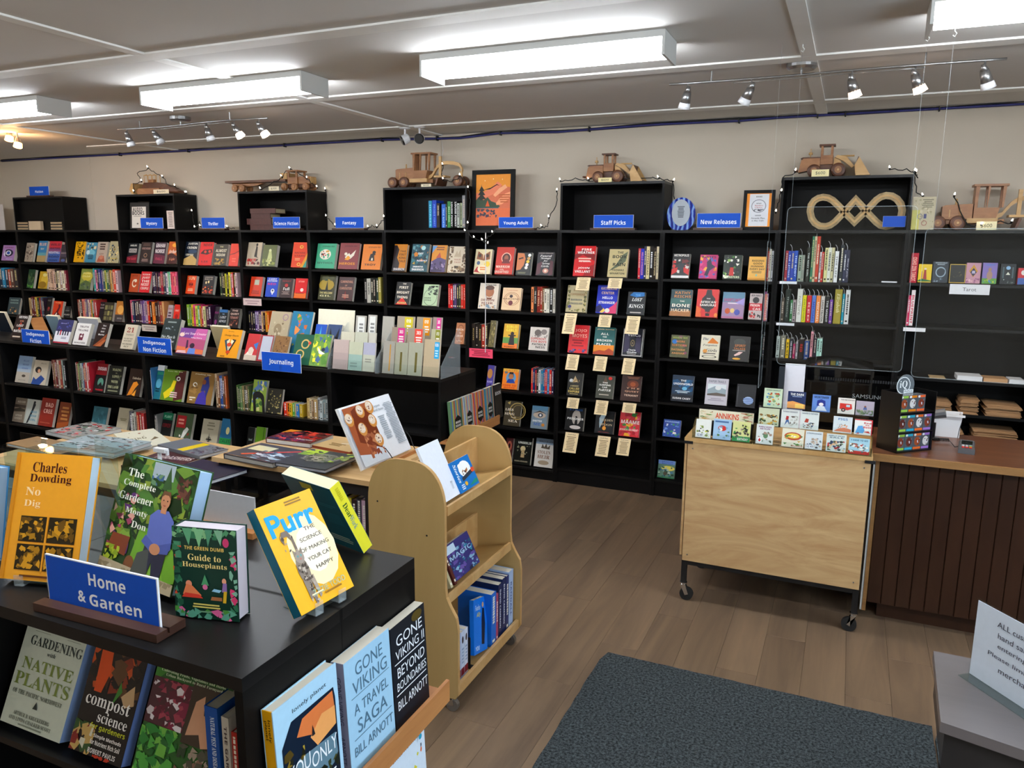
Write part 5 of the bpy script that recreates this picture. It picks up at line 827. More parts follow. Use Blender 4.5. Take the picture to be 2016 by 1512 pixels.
for (i, r, a, b, top, bg, desc, art) in [
    (4, 0, 222, 334, 790, '9ab050', 'floral green journal behind a black bookend', 'K 2 2 98 98 34 8 18 5878b0,b8c858,e8e0a0,486a38,6a88b8'),
    (4, 0, 348, 470, 862, '34322a', 'dark journal with gold sprigs', 'K 10 10 90 90 30 3 8 b8a870,8a7c50|K 0 0 100 6 6 6 10 a89868'),
    (4, 1, 176, 232, 1182, '1a1c1b', 'black journal leaning', 'T 50 60 50 8 b0c0b8 b lined'),
    (4, 1, 244, 322, 1180, '6c9a2a', 'lime green journal with dark elastic', 'R 78 0 83 100 2c4418'),
]: facebook('G', a, b, top, LZ[r], LY, bg, desc, art, wl(i, r), 'books facing out in the low cases', t=.02, seed=a, lean=math.radians(14), xmin=LB[i] + .018, xmax=LB[i + 1] - .018)
for (i, r, k, a, b, top, cols, d) in [
    (1, 0, 'F', 444, 546, 617, '6a3832 8c6c60 7a2a2a 503230 c4b4a6 98483e a6b6ae 2a2828', .15), (2, 0, 'F', 586, 752, 640, 'd4ccc4 883430 8aa06e 3a4a38 acb4ac 3a6898 9c5250 a23234 dcccc4 cc4240 ac2a38', .15),
    (3, 0, 'F', 1216, 1262, 690, 'cc5052 e0d0dc 3a709c', .15), (3, 0, 'F', 1786, 1878, 742, 'bca488 885a38 2a4c8a 3a5c98 6a4a38 cc6a38', .15),
    (2, 1, 'F', 1076, 1196, 1055, '707078 d4d4cc b4b4a6 c43a38 a02a2a cc4a48', .15), (3, 1, 'F', 1242, 1308, 1068, '606060 d4d4d4 8a8a88', .15),
    (4, 0, 'G', 86, 214, 828, '5a7a3a 3a5a32 6a8a5a 887a58 2a3a28 78684f 4a5a3a', .15), (4, 0, 'G', 690, 860, 938, 'b49666 d4c4a4 8c6e50 bc9e6e acacae c4cccc 88989a a6aeae', .1)]:
    spines(k, a, b, top, LZ[r], LY, cols, wl(i, r), 'upright books in the low cases', d=d, xmin=LB[i] + .018, xmax=LB[i + 1] - .018)
spines('G', 492, 650, 985, LZ[0], LY, 'd83a2a ec7a2a e0b42c 62ac4a b49e7e 3a80c4 c8a834', 'upper shelf, Journaling low case', 'small bright notebooks', d=.08, name='pocket_notebook', jit=.002)
# bookend
b_ = at(zx('G', 302), 0 + zy('G', 1050), y=LY - .02)
mb = MB(); c0 = Vector((b_.x, LY - .03, LZ[0])); n = 14
outer = [(c0.x + .052 * math.cos(math.pi * i / n), c0.z + .12 + .045 * math.sin(math.pi * i / n)) for i in range(n + 1)]; inner = [(c0.x + .03 * math.cos(math.pi * i / n), c0.z + .09 + .03 * math.sin(math.pi * i / n)) for i in range(n + 1)]
outer = [(c0.x + .052, c0.z + .001)] + outer + [(c0.x - .052, c0.z + .001)]; inner = [(c0.x + .03, c0.z + .001)] + inner + [(c0.x - .03, c0.z + .001)]
for i in range(len(outer) - 1):
    mb.prism([outer[i], outer[i + 1], inner[i + 1], inner[i]], c0.y, c0.y + .002)
mb.box(c0.x - .052, c0.x + .052, c0.y + .002, c0.y + .022, c0.z + .0006, c0.z + .002)
tag(mb.build('bookend', 'black_metal'), 'black arched metal bookend holding the green journals', 'bookend')
# small piles in the last low case
def pile(px, py, y, z, items, label, name='boxed_set', group=None, k='Z'):
    p = x_at(zx(k, px), y, z); zz = z
    for j, (w, d, h, c, lab) in enumerate(items):
        o = MB().box(p - w / 2, p + w / 2, y, y + d, zz + .0006, zz + h, c).build(name, 'cover'); tag(o, uniq(lab), 'book', group)
        MB().box(p - w / 2 + .002, p + w / 2 + .0008, y + .002, y + d - .002, zz + .003, zz + h - .0025, 'd8d2c8').build('page_block', 'paper', o); zz += h
pile(1680, 0, LY + .02, LZ[1] + .0, [(.15, .11, .03, 'b8b4b0', 'grey book at the foot of the small pile under the acrylic racks'), (.14, .11, .04, '2a48a0', 'blue boxed book in the small pile under the acrylic racks'), (.15, .11, .035, 'e8e4e0', 'white book in the small pile under the acrylic racks'), (.16, .11, .035, 'e86820', 'orange book topping the small pile under the acrylic racks')], '', k='G', name='book')
pile(1540, 0, LY + .02, LZ[1], [(.17, .13, .018, 'c8c8ca', 'thin grey booklet lying in the low case next to the small pile'), (.15, .12, .012, 'dcdcdc', 'thin white booklet lying in the low case next to the small pile')], '', k='G', name='booklet')
pile(985, 0, LY + .03, LZ[1], [(.13, .13, .02, 'a8a49c', 'grey-beige book lying behind the open cookbook'), (.12, .12, .022, 'd0c8b8', 'cream book lying behind the open cookbook')], '', k='G', name='book')
pile(1690, 0, LY + .02, LK * 0 + .08, [(.2, .12, .03, '8a9088', 'grey book lying on the floor shelf under the acrylic racks')], '', k='G', name='book')

# ================================================================== on top of the low cases
TZ = 1.0606
for (k, a, b, top, bg, desc, art, yy, t) in [
    ('F', 85, 182, 250, '271816', 'black book titled Sisters of the Lost Nation', 'T 60 90 74 9 f0ece8 b SISTERS|T 56 74 30 6 e8a080 b OF THE|T 52 56 56 9 f0ece8 b LOST|T 50 34 80 10 f0ece8 b NATION|E 54 64 8 5 b04028|E 52 44 8 5 b04028|L 10 6 80 16 1 c8b8a8', 0, .03),
    ('F', 436, 562, 292, '35355e', 'indigo and white book with piano keys', 'R 0 0 100 50 dcdce0|R 0 0 100 6 a03040|R 14 34 22 56 24203a|R 30 34 38 56 b02838|R 46 34 54 56 24203a|R 62 34 70 56 24203a|R 78 34 86 56 24203a|K 10 60 90 90 14 3 7 8088c0,5058a0|L 40 18 84 28 2 8a8a9a|T 40 84 40 4 c8c8e8 i Novel', 0, .03),
    ('F', 596, 712, 322, 'dedad6', 'white book titled Truth Telling with totem', 'T 54 84 62 9 4a2a34 b TRUTH|T 52 68 70 9 4a2a34 b TELLING|P 6a3040 36,22 34,50 44,54 52,48 60,54 66,50 64,22|E 50 40 8 5 dedad6|T 50 10 76 6 4a2a34 b MICHELLE GOOD', 0, .03),
    ('F', 766, 860, 318, '281713', 'black and copper book titled The Fire Still Burns', 'T 60 88 30 6 e8e4e0 b The|T 58 76 30 6 e8e4e0 b Fire|T 54 63 30 6 e8e4e0 b Still|T 50 50 50 7 e8e4e0 b Burns|P 8a4a28 0,0 50,0 100,40 100,56 40,20|P a86038 20,0 70,0 100,24 100,34', 0, .035),
    ('F', 992, 1094, 332, 'c8bca6', 'tan book with a large number 21', 'T 50 78 56 20 8a2a20 s 21|T 50 58 64 8 8a8474 b THINGS|T 46 42 74 5 5a5448 b YOU MAY NOT|T 46 33 64 5 5a5448 b KNOW ABOUT|T 46 20 78 6 5a5448 b THE INDIAN|T 44 10 40 6 5a5448 b ACT', 0, .03),
    ('F', 1304, 1440, 282, '2b3432', 'slate green book titled This Place', 'L 20 84 80 92 1 8a9490|K 16 62 84 74 10 3 6 a0a8b0,6a7478|T 46 40 84 9 e0e4e0 i This Place Is|T 44 26 84 9 e0e4e0 i Who We Are|L 10 4 70 14 1 8a9490', .11, .045),
    ('F', 1448, 1670, 364, '7c4c90', 'purple and orange picture book with raised hand', 'P d87850 0,30 100,20 100,0 0,0|P b05878 0,30 100,20 100,60 0,64|P c868a0 50,60 100,58 100,100 60,100|E 10 74 9 8 e8c8b8|E 56 34 9 10 3a2438|P 6a88c8 42,0 46,24 70,24 72,0|P 4a2a48 34,20 32,54 38,54 42,26|T 56 80 86 9 f0d8e0 i Love Your Creator|T 66 64 40 5 f0e8e8 b Sing Story|L 2 4 40 14 2 e8e0e8|R 0 0 100 3 2a2a68', 0, .03),
    ('F', 1790, 1954, 372, 'df9a1e', 'golden yellow book titled Orange Hearts', 'T 52 78 70 8 4a2a10 c Orange Hearts|T 46 92 30 4 8a5a10 b Andy|P 2a4a5a 22,60 40,66 52,30 50,8|P d8d0b0 34,58 48,66 50,20|P 2a2420 80,64 62,66 50,30 50,8|P e8d8b8 70,60 56,64 50,22|E 50 46 12 7 c84820|E 50 20 10 6 c84820|L 16 2 40 8 1 8a5a10', 0, .03),
    ('G', -60, 50, 372, 'df9a1e', '', '', 0, 0),
    ('G', 162, 262, 408, 'b83a3c', 'red journal with blue and white waves', 'P 3a78b8 60,60 96,70 90,40|P e8dcd0 6,20 50,50 70,40 60,10|E 46 36 20 14 d8c8b8|R 0 0 100 20 c8b8a8', 0, .02),
    ('G', 268, 372, 420, '9a3038', 'maroon journal with pale silver panel', 'R 14 6 94 96 b4b8c4', 0, .02),
    ('G', 388, 508, 428, '82623e', 'brown journal with tooled pattern', 'K 4 4 96 96 40 4 8 a08058,6a4c2c,5a3c22', 0, .02),
    ('G', 556, 700, 412, '1c5642', 'green journal with a gold serpent', 'O 60 68 24 16 .3 c8a868|O 40 34 24 16 .3 c8a868|P 1c5642 46,56 60,44 40,50|E 84 72 8 5 c84838|E 28 20 7 5 c8a868', 0, .02),
    ('G', 702, 846, 412, '71944a', 'yellow-green journal with a bird in leaves', 'K 2 2 98 98 30 8 18 a8c038,486890,e8e040,3a5a8a,5a8a38|P e8ece0 30,60 52,48 80,40 60,36 44,40|E 66 52 10 6 2a3048', 0, .02)]:
    if t: facebook(k, a, b, top, TZ, LF + .035 + yy, bg, desc, art, 'on the low case', 'books standing on the low cases', t=t, seed=abs(int(a)), lean=math.radians(22), hard=t > .03, name='journal' if k == 'G' else 'book', cat='notebook' if k == 'G' else 'book')
# second tier of journals on risers
ris = MB().box(x_at(zx('G', 335), -1.33, 1.1), x_at(zx('G', 860), -1.33, 1.1), -1.335, -1.2, TZ, 1.12).build('display_riser', 'black_plastic'); tag(ris, 'low black riser block behind the front row of journals', 'stand')
for (a, b, top, bg, desc, art) in [(338, 498, 224, 'a69a82', 'parchment journal with anatomical sketch', 'E 46 56 20 14 8a7c64|E 50 30 26 14 8a7c64|K 10 10 90 90 24 3 7 786a54,b8ac94|O 76 86 14 8 .2 8a6a88'), (512, 680, 224, '28708f', 'blue journal with painted coral continent', 'K 24 14 84 94 40 7 15 b86838,5a8a48,d88848,8a9a50,287090,3878b8'), (722, 812, 330, '2452a8', 'deep blue journal with feather fan', 'P 184088 10,0 50,90 90,0|P 48a0c8 30,20 50,96 70,20'), (822, 936, 332, '384a6c', 'blue-grey journal with a wolf face', 'P 10141c 16,30 20,90 40,60 62,60 84,90 84,20|E 50 40 24 22 586078|E 40 50 6 4 a8b0c0|E 62 50 6 4 a8b0c0')]:
    facebook('G', a, b, top, 1.1206, -1.325, bg, desc, art, 'on the riser', 'journals on the riser', t=.02, seed=a, lean=math.radians(20), name='journal', cat='notebook')
ns = facebook('G', 770, 1068, 208, 1.1206 + .02, -1.225, 'e2decb', 'blank cream card in a clear frame above the journals', None, 'on the riser', None, t=.004, lean=math.radians(8), name='display_card', cat='card')
# tent books seen from behind, at the back of the low cases
for (a, b, top, c, lab) in [(444, 540, 262, '8ba0aa', 'back of a pale blue book standing behind the piano book'), (704, 868, 280, 'c8c8cc', 'back of a white picture book standing behind Truth Telling'), (1796, 1936, 350, 'c6b48c', 'back of a tan book standing behind Orange Hearts'), (4, 104, 232, '1b2430', 'back of a navy book at the far end of the low cases')]:
    z = TZ; yf = -1.02; xa, xb = x_at(zx('F', a), yf, z), x_at(zx('F', b), yf, z); base = Vector(((xa + xb) / 2, yf, z)); ln = math.radians(-18)
    d = Vector((0, math.sin(ln), math.cos(ln))); h = reach(base, d, zy('F', top))
    book(xb - xa, h, .03, c, None, frame_matrix(base, 0, ln), lab, 'books facing the far aisle', pages='e8e0c8')
for (a, b, c, lab) in [(275, 300, 'a87c3c', 'brown side of an open book standing tent-like behind the Indigenous Fiction sign')]:
    p = x_at(zx('F', a), -1.3, TZ)
    o = thing('propped_board', (p, -1.3, TZ), lab, 'board'); MB().prism([(p, TZ + .19), (p + .006, TZ + .19), (p + .11, TZ), (p + .098, TZ)], -1.32, -1.2).build('panel', 'rail_wood', o)

# clear tiered holders with notebooks
def holder(x0, x1, label):
    t = thing('acrylic_holder', ((x0 + x1) / 2, -1.32, TZ), label, 'display rack', 'clear tiered notebook racks')
    for i in range(3):
        y = -1.448 + i * .085; z = TZ + i * .055
        MB().box(x0, x1, y, y + .003, z + .0003, z + .075).build('front_lip', 'acrylic', t)
        MB().box(x0, x1, y + .003, y + .08, z + .0003, z + .003).build('tier_floor', 'acrylic', t)
    prof = [(-1.45, TZ + .0003), (-1.19, TZ + .0003), (-1.19, TZ + .3), (-1.215, TZ + .3), (-1.45, TZ + .08)]
    for x in (x0 - .0035, x1 + .0005):
        s = MB(); n = len(prof); s.v = [(x, y, z) for y, z in prof] + [(x + .003, y, z) for y, z in prof]
        s.f = [tuple(range(n)), tuple(reversed(range(n, 2 * n)))] + [(i, i + n, (i + 1) % n + n, (i + 1) % n) for i in range(n)]; s.c = [None] * len(s.f); s.mi = [0] * len(s.f)
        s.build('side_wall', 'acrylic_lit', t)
xg = lambda a, y, z: x_at(zx('G', a), y, z)
holder(xg(866, -1.45, 1.07), xg(1252, -1.45, 1.07), 'clear tiered rack of pale notebooks next to the Journaling sign')
holder(xg(1262, -1.45, 1.07), xg(1796, -1.45, 1.07), 'clear tiered rack of kraft notebooks at the corner of the low case')
lb = lambda c, n: 'R 44 52 92 98 %s|T 68 88 26 9 f0f0e8 b %s|L 50 58 88 78 3 f0e8e0' % (c, n)
for (tier, a, b, top, bg, desc, art) in [
    (0, 900, 1024, 456, 'c6b4ae', 'rose-grey notebook', 'L 10 40 60 56 2 9a8a86|R 0 0 100 56 bcaaa6'), (0, 1028, 1140, 476, 'c6c8b0', 'sage and cream notebook', 'R 0 0 100 56 a2bcb2|L 10 10 70 30 2 8aa098'), (0, 1146, 1244, 482, 'b6b6c8', 'lilac and cream notebook', 'R 0 0 100 58 c4c6b6|L 10 30 80 46 2 98988c'),
    (0, 1310, 1400, 468, 'a8a49a', 'grey folder with a brass pen', 'R 58 8 68 90 c8963c'), (0, 1410, 1512, 480, 'a6a694', 'grey-green notebook with bronze clips', 'R 40 10 56 70 6a6230'), (0, 1518, 1630, 480, 'acac9a', 'grey linen notebook with bronze clips', 'R 50 10 66 70 6a6230'), (0, 1644, 1774, 456, 'bfae92', 'kraft notebook with sky blue label', 'R 66 50 96 94 30a8d8|T 80 86 20 8 f0f4f8 b 035|L 68 54 92 74 3 c8e8f8'),
    (1, 962, 1070, 392, 'd0ccb8', 'plain cream notebook', 'R 0 0 100 4 a8a490'), (1, 1076, 1180, 394, 'c6c6b4', 'plain sage notebook', 'R 0 0 100 4 a8a490'), (1, 1190, 1246, 400, 'ccc8bc', 'plain oat notebook', 'R 0 0 100 4 a8a490'),
    (1, 1376, 1490, 354, '9c8c7c', 'grey-brown notebook with magenta label', lb('d03a8a', '303')), (1, 1506, 1640, 362, 'a09282', 'grey-brown notebook with coral label', lb('e05848', '303')), (1, 1700, 1780, 370, 'b4b094', 'sand notebook with olive label', lb('8a8a30', '013')),
    (2, 1080, 1160, 258, 'b4b0a8', 'grey notebook with tall white printed label', 'R 20 10 90 96 dcdcd8|L 30 30 84 80 5 8a8a88'), (2, 1180, 1246, 252, 'b8b4ac', 'pale notebook with white printed label', 'R 20 10 90 96 e0e0dc|L 30 30 84 80 5 8a8a88'),
    (2, 1300, 1390, 264, 'b0aca2', 'plain stone grey notebook', 'R 0 0 100 4 a8a490'), (2, 1420, 1560, 264, 'aa9c8a', 'taupe notebook with yellow label', lb('d0c030', '018')), (2, 1580, 1700, 270, 'a09482', 'taupe notebook with amber label', lb('e09820', '018')), (2, 1712, 1786, 272, 'a08c84', 'taupe notebook with pink label', lb('d84898', '305'))]:
    facebook('G', a, b, top, TZ + .0032 + tier * .055, -1.438 + tier * .085, bg, desc, art, 'in the clear racks', 'notebooks in the clear racks', t=.012, seed=a, lean=math.radians(9), name='notebook', cat='notebook')

# the wooden ledge on the low case's end with a series of books facing the aisle
def end_rail(x, y0, y1, z, label, shelf=.05):
    t = thing('display_rail', (x, (y0 + y1) / 2, z), label, 'shelf')
    MB().box(x + .0006, x + .068, y0, y1, z - .012, z).build('ledge', 'rail_wood', t)
    MB().box(x + .0685, x + .079, y0, y1, z - .03, z + .035).build('lip', 'rail_wood', t)
    return t
end_rail(6.155, -1.47, -.72, .655, 'brown wooden ledge on the low case end under the striped covers')
gy = lambda px, py: at(px, py, x=6.16).y
for j, (a, b, top, c, lab) in enumerate([(878, 902, 795, '6a8a68', 'striped teal and grey'), (904, 922, 786, 'c8ccd0', 'striped white'), (924, 944, 780, 'e0602a', 'striped orange'), (946, 962, 775, '4a90a0', 'striped turquoise'), (964, 978, 782, '2a2624', 'black')]):
    y0, y1 = gy(a, 830), gy(b, 825); w = y1 - y0 - .003
    z = .6556; p = Vector((6.165, (y0 + y1) / 2, z)); h = .25
    art = '|'.join('R %g 0 %g 100 %s' % (q * 12.5, q * 12.5 + 8, cc) for q, cc in enumerate(['5878a8', 'b8b060', 'c05a50', '6a98a8', 'd8a858', '8a6a98', '3a6a58', 'c88858'])) if j < 4 else 'T 50 74 80 10 d0ccc8 b BOOK'
    if j < 4: art += '|P 161616 24,24 50,14 76,24 76,50 50,60 24,50|T 50 41 40 6 e8e4e0 b BIG|T 50 32 44 6 e8e4e0 b IDEAS'
    m = Matrix.Translation(Vector((6.213, (y0 + y1) / 2, z + .002))) @ Matrix.Rotation(math.radians(90), 4, 'Z') @ Matrix.Rotation(math.radians(-5), 4, 'X')
    book(w, h, .024, c, art, m, lab + ' cover on the ledge at the low case end', 'series on the ledge', name='book')
# ================================================================== foreground unit: what stands on it
FT = FH + .0006
def card_geo(BL, BR, TL, z):
    a, b = at(*BL, z=z), at(*BR, z=z); e = b - a; w = e.length; e.normalize()
    d = FW * F_PX + RT * (TL[0] - W_PX / 2) - UP * (TL[1] - H_PX / 2)
    t = (a - CAM).dot(e) / d.dot(e); T = CAM + d * t; v = T - a
    nb = Vector((-e.y, e.x, 0)); return (a + b) / 2, w, v.length, math.atan2(e.y, e.x), math.atan2(v.dot(nb), v.z)
def cardbook(BL, BR, TL, z, t, bg, art, label, hard=False, w=None, h=None, lean=None, yaw=None, **kw):
    c, w0, h0, y0, l0 = card_geo(BL, BR, TL, z)
    w = w or w0; h = h or h0; lean = l0 if lean is None else lean; yaw = y0 if yaw is None else yaw
    return book(w, h, t, bg, art, frame_matrix(c, yaw, lean), label, None, hard=hard, **kw)
def easel(c, w, h, yaw, lean, t, label, mat='acrylic_edge', z=None, cat='book stand'):
    """clear easel under a leaning book: foot plate, back plate, two front hooks. c: middle of the book's lower front edge"""
    o = bpy.data.objects.new('book_easel', None); COL.objects.link(o); tag(o, label, cat); z = FT if z is None else z
    o.matrix_world = Matrix.Translation(Vector((c.x, c.y, z))) @ Matrix.Rotation(yaw, 4, 'Z'); ORG[o.name] = Vector((0, 0, 0))
    r = c.z - z; s, k = math.sin(lean), math.cos(lean); hw = w * .3
    by = t * k + .002; bz = r - t * s
    b = MB(); L = h * .62
    b.v = [(x, y, zz) for x in (-hw, hw) for y, zz in ((by, bz), (by + L * s, bz + L * k), (by + L * s + .003, bz + L * k), (by + .003, bz))]
    b.f = [(0, 1, 2, 3), (7, 6, 5, 4), (0, 4, 5, 1), (1, 5, 6, 2), (2, 6, 7, 3), (3, 7, 4, 0)]; b.c = [None] * 6; b.mi = [0] * 6
    b.build('back_plate', mat, o, local=True)
    MB().box(-hw, hw, .01, by + L * s * .8, 0.0006, .003).build('foot_plate', mat, o, local=True)
    for x in (-w * .22, w * .22):
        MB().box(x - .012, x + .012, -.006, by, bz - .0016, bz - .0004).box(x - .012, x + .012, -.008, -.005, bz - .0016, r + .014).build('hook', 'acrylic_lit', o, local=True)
    return o
# yellow gardening hardback
art = ('T 46 89 46 8 4a1210 s Charles|T 49 79.5 56 8 4a1210 s Dowding|T 28 69.5 20 6.5 f8d8a8 s No|T 29 59.5 22 6.5 f8d8a8 s Dig|'
       'R 17 30 52 50 2a2008|R 55 30 92 50 2a2008|R 17 8 52 28 2a2008|R 55 8 92 28 2a2008|'
       'K 18 31 51 49 26 2 7 a87c1c,c89424,6a4c10|K 56 31 91 49 26 2 7 a87c1c,c89424,6a4c10|K 18 9 51 27 26 2 7 a87c1c,c89424,6a4c10|K 56 9 91 27 26 2 7 a87c1c,c89424,6a4c10|R 52.4 7 54.6 51 dc9c2c|R 16 28.4 93 29.6 dc9c2c|L 14 2 92 5 1 6a3c10|R 0 0 5 100 c8881e')
c, w, h, yw, ln = card_geo((0, 1141), (148, 1154), (37, 893), FT + .012); c.z = FT + .036 * math.sin(ln) + .0045
book(w, h, .036, 'e0a02e', art, frame_matrix(c, yw, ln), 'large orange-yellow gardening hardback behind the Home and Garden sign', None, hard=True, pages='c8d8e8', res=4)  # bluish daylight on the page edges is put into the pages colour
easel(c, w, h, yw, ln, .036, 'clear easel holding the orange-yellow gardening hardback')
# garden book with a seated man
art = ('K 0 30 100 100 150 5 14 2c4a24,3e6a2e,547e38,1e3418,6e8e3c,88983c,2a4020|R 44 86 72 99 a8b4bc|P 3c5a34 60,78 66,98 72,80|K 44 80 60 90 8 3 6 486890,6a8a68|K 78 72 96 92 20 3 7 8a3a3a,4a3028,6a4438|'
       'P 7cae3c 38,14 44,44 62,46 100,30 100,10 60,0|P 90c048 50,6 60,30 74,26 90,4|K 4 20 34 70 30 3 7 a8486a,6a3a78,e8b0a0,88a848|'
       'P 8a4a30 6,20 10,34 34,34 32,18|K 4 8 24 24 16 3 7 b8c840,98b038|P 7a4a28 30,2 34,16 44,18 50,4|E 40 15 6 5 8a5a38|P c8b898 0,0 100,0 100,9 0,12|K 0 0 100 9 24 3 7 a89878,d8ccb0|'
       'P 3a3a4c 52,6 56,36 84,36 82,6 72,6 68,20 64,6|P 585c58 44,6 48,24 62,30 66,6|P 6a78bc 56,32 54,56 62,62 76,63 85,56 88,34 80,30|P 5866a8 54,40 50,34 64,28 68,34|P 5866a8 88,40 86,30 72,28 70,34|E 69 31 7 4.5 c8906c|P c89070 66,60 73,60 73,66 66,66|E 69.5 70 6 6.5 c08a68|P 705038 63,72 65,78 74,78 76,72 72,75 67,75|E 67 70.5 .8 .6 30201c|E 72 70.5 .8 .6 30201c|P a05848 67,66.8 72,66.8 69.5,65.6|'
       'T 24 86 22 6.5 f4f4e8 s The|T 32 76.5 44 6.5 f4f4e8 s Complete|T 31 66 46 6.5 f4f4e8 s Gardener|T 36 54.5 30 6 f4f4e8 s Monty|T 43 45 20 5.5 f4f4e8 s Don')
c, w, h, yw, ln = card_geo((186, 1122), (345, 1184), (236, 914), FT + .012)
w = .298; h = .30; c.z = FT + .042 * math.sin(ln) + .0045
book(w, h, .042, '35552b', art, frame_matrix(c, yw, ln), 'large green gardening hardback with a man in a blue shirt seated on the cover', None, hard=True, pages='a8c4e0', res=4, seed=4)  # pages tinted blue for the daylight falling on them
easel(c, w, h, yw, ln, .042, 'clear easel holding the green gardening hardback')
# houseplant book, standing open a little
art = ('K 0 88 100 100 26 5 12 5a9a70,3a7a58,88b888,2a5a44|P 68a880 16,99 26,80 32,99|P 88c090 34,99 42,78 50,99|P 5a9878 52,99 56,80 64,99|P 88b898 66,99 76,82 80,99|E 84 86 5 5 d04878|K 0 0 14 84 22 4 9 3a7a58,4a8a6a,2a6048,d85838|K 88 0 100 84 22 4 9 3a7a58,4a8a6a,88b8a0,d84878|K 0 0 100 12 26 5 10 4a9080,68a890,e070a0,5a9a48|'
       'T 50 78 62 4 e8c870 b THE GREEN DUMB|T 50 68 52 7 f0d890 s Guide to|T 50 59 70 7 f0d890 s Houseplants|E 24 38 5 4 e89878|P e8885a 14,26 20,38 30,36 44,26|P d84838 12,23 46,23 40,27 18,28|E 80 44 3.4 3.4 e8a888|P 9878b0 76,32 78,42 84,42 84,32|P d8b030 77,20 79,33 84,33 82,20|P 58a070 44,38 50,50 56,38|E 50 36 4 3 d878a0|P 98c8e0 60,32 64,35 76,34 72,31|P a87048 58,22 60,26 76,26 76,22|L 24 12 78 18 2 d8c870|L 36 7 64 10 1 78a080')
c, w, h, yw, ln = card_geo((347, 1214), (471, 1227), (341, 1036), FT); c.z = FT + .048 * math.sin(ln * .6) + .001
book(w, h, .048, '173f33', art, frame_matrix(c, yw, ln * .6), 'dark green houseplant book with leaves around the cover, standing alone', None, pages='c8c0c8', res=4, hard=True)
# cat book
art = ('E 62 48 40 34 f8e8b8|E 62 48 26 22 f4ecd8|L 40 92 84 97 2 8a6a20|T 48 79 82 20 18a0dc x Purr|T 48.6 79 82 20 18a0dc x Purr|T 48.3 79.5 82 20 18a0dc x Purr|'
       'T 70 67 20 3.6 4a3c30 n THE|T 66 58.5 40 3.6 4a3c30 n SCIENCE|T 66 49.5 52 3.6 4a3c30 n OF MAKING|T 68 40.5 44 3.6 4a3c30 n YOUR CAT|T 70 31.5 32 3.6 4a3c30 n HAPPY|'
       'P 7a6c62 17,66 22,72 32,72 37,64 37,46 33,46 33,62 29,67 23,67 20,60|K 17 48 37 72 10 1.5 3 4a4038,a89888|'
       'E 32 34 9.5 13 8c8074|P 8c8074 24,26 24,8 28,8 31,24|P a89a8c 36,24 40,6 44,8 43,28|P 8c8074 28,22 30,2 34,3 36,22|E 34 46 7.5 6 a0948a|P 8c8074 27,48 27,54 32,50|P 8c8074 41,48 42,54 36,50|E 31.5 47 1.5 1 6aa0a0|E 37 47 1.5 1 6aa0a0|E 34.5 44 1.2 .8 c87868|K 24 24 41 40 22 1.5 4 4a4038,b8aca0,5c5048|K 24 4 44 22 16 1.2 3 4a4038,b8aca0|'
       'T 60 12 60 5 a0b8a0 n ZAZIE TODD|L 44 6 84 9 1 9a7020|L 24 10 50 12 1 f8ecc0')
c, w, h, yw, ln = card_geo((594, 1214), (697, 1155), (500, 1004), FT + .018); c.z = FT + .03 * math.sin(ln) + .0045
book(w, h, .03, 'edb62c', art, frame_matrix(c, yw, ln), 'yellow paperback with a striped cat on a clear easel at the corner', None, res=4, spine='1f6478', seed=2)
easel(c, w, h, yw, ln, .03, 'clear easel with two hooks holding the cat book')
# teal book with yellow spine leaning beyond it, back cover toward the room
wb, hb, tb = .212, .237, .036; yw, ln = math.radians(-15), math.radians(-27)
mb, bt = MB(), .001
mb.box(-wb / 2, wb / 2, 0, bt, 0, hb, '1b6a78'); mb.box(-wb / 2, wb / 2, tb - bt, tb, 0, hb, '1b6a78'); mb.box(wb / 2 - bt, wb / 2, bt, tb - bt, 0, hb, 'e8e040')
o = mb.build('book', 'cover', local=True); cd = at(716, 1090, z=FT + .002) - Vector((math.cos(yw), math.sin(yw), 0)) * wb / 2; o.matrix_world = frame_matrix(cd, yw, ln); tag(o, 'teal book with a bright yellow spine leaning behind the cat book', 'book')
MB().box(-wb / 2 + .001, wb / 2 - bt, bt, tb - bt, 0.0003, hb - .0004, 'ece0c0').build('page_block', 'paper', o, local=True)
p = draw(MB(), 'V 50 62 40 20 2a5a30 s Dear|V 50 44 40 18 8aa8a0 s Work|V 50 86 30 18 c8c030 b BARBARA', tb, hb, plane=lambda u, v, l: (wb / 2 + .0004 + .0001 * l, u, v), res=3)
draw(p, 'R 36 88 60 97 c8c040|L 40 66 92 72 2 3a8898|L 40 10 92 20 3 c8d8c8|R 60 40 90 58 287888', wb, hb)
p.build('cover_print', 'cover', o, local=True)
# Home & Garden sign
c, w, h, yw, ln = card_geo((96, 1181), (318, 1238), (89, 1090), FT + .016)
sg = bpy.data.objects.new('section_sign', None); COL.objects.link(sg); sg.matrix_world = Matrix.Translation((c.x, c.y, FT)) @ Matrix.Rotation(yw, 4, 'Z'); tag(sg, 'large blue Home and Garden sign in a dark wooden base', 'sign', 'blue section signs')
w *= .985; h = .115
MB().box(-w / 2, w / 2, 0, .005, .008, .016 + h, 'eef0f4').build('board', 'matte_print', sg, local=True)
draw(MB(), 'R .7 1 99.3 98 0c58c0|T 56 67 33 26 f0f2f8 b Home|T 32 27 7 24 f0f2f8 x &|T 32 27 7.2 24 f0f2f8 x &|T 62 25 46 26 f0f2f8 b Garden', w, h, plane=lambda u, v, l: (u - w / 2, -.0004 - .0001 * l, .016 + v), res=6).build('sign_face', 'matte_print', sg, local=True)
MB().box(-w / 2 - .015, w / 2 + .02, -.03, -.0006, 0.0006, .02).box(-w / 2 - .015, w / 2 + .02, .0056, .05, .0006, .02).box(-w / 2 - .015, w / 2 + .02, -.0006, .0056, .0006, .007).build('wooden_base', 'walnut', sg, local=True)
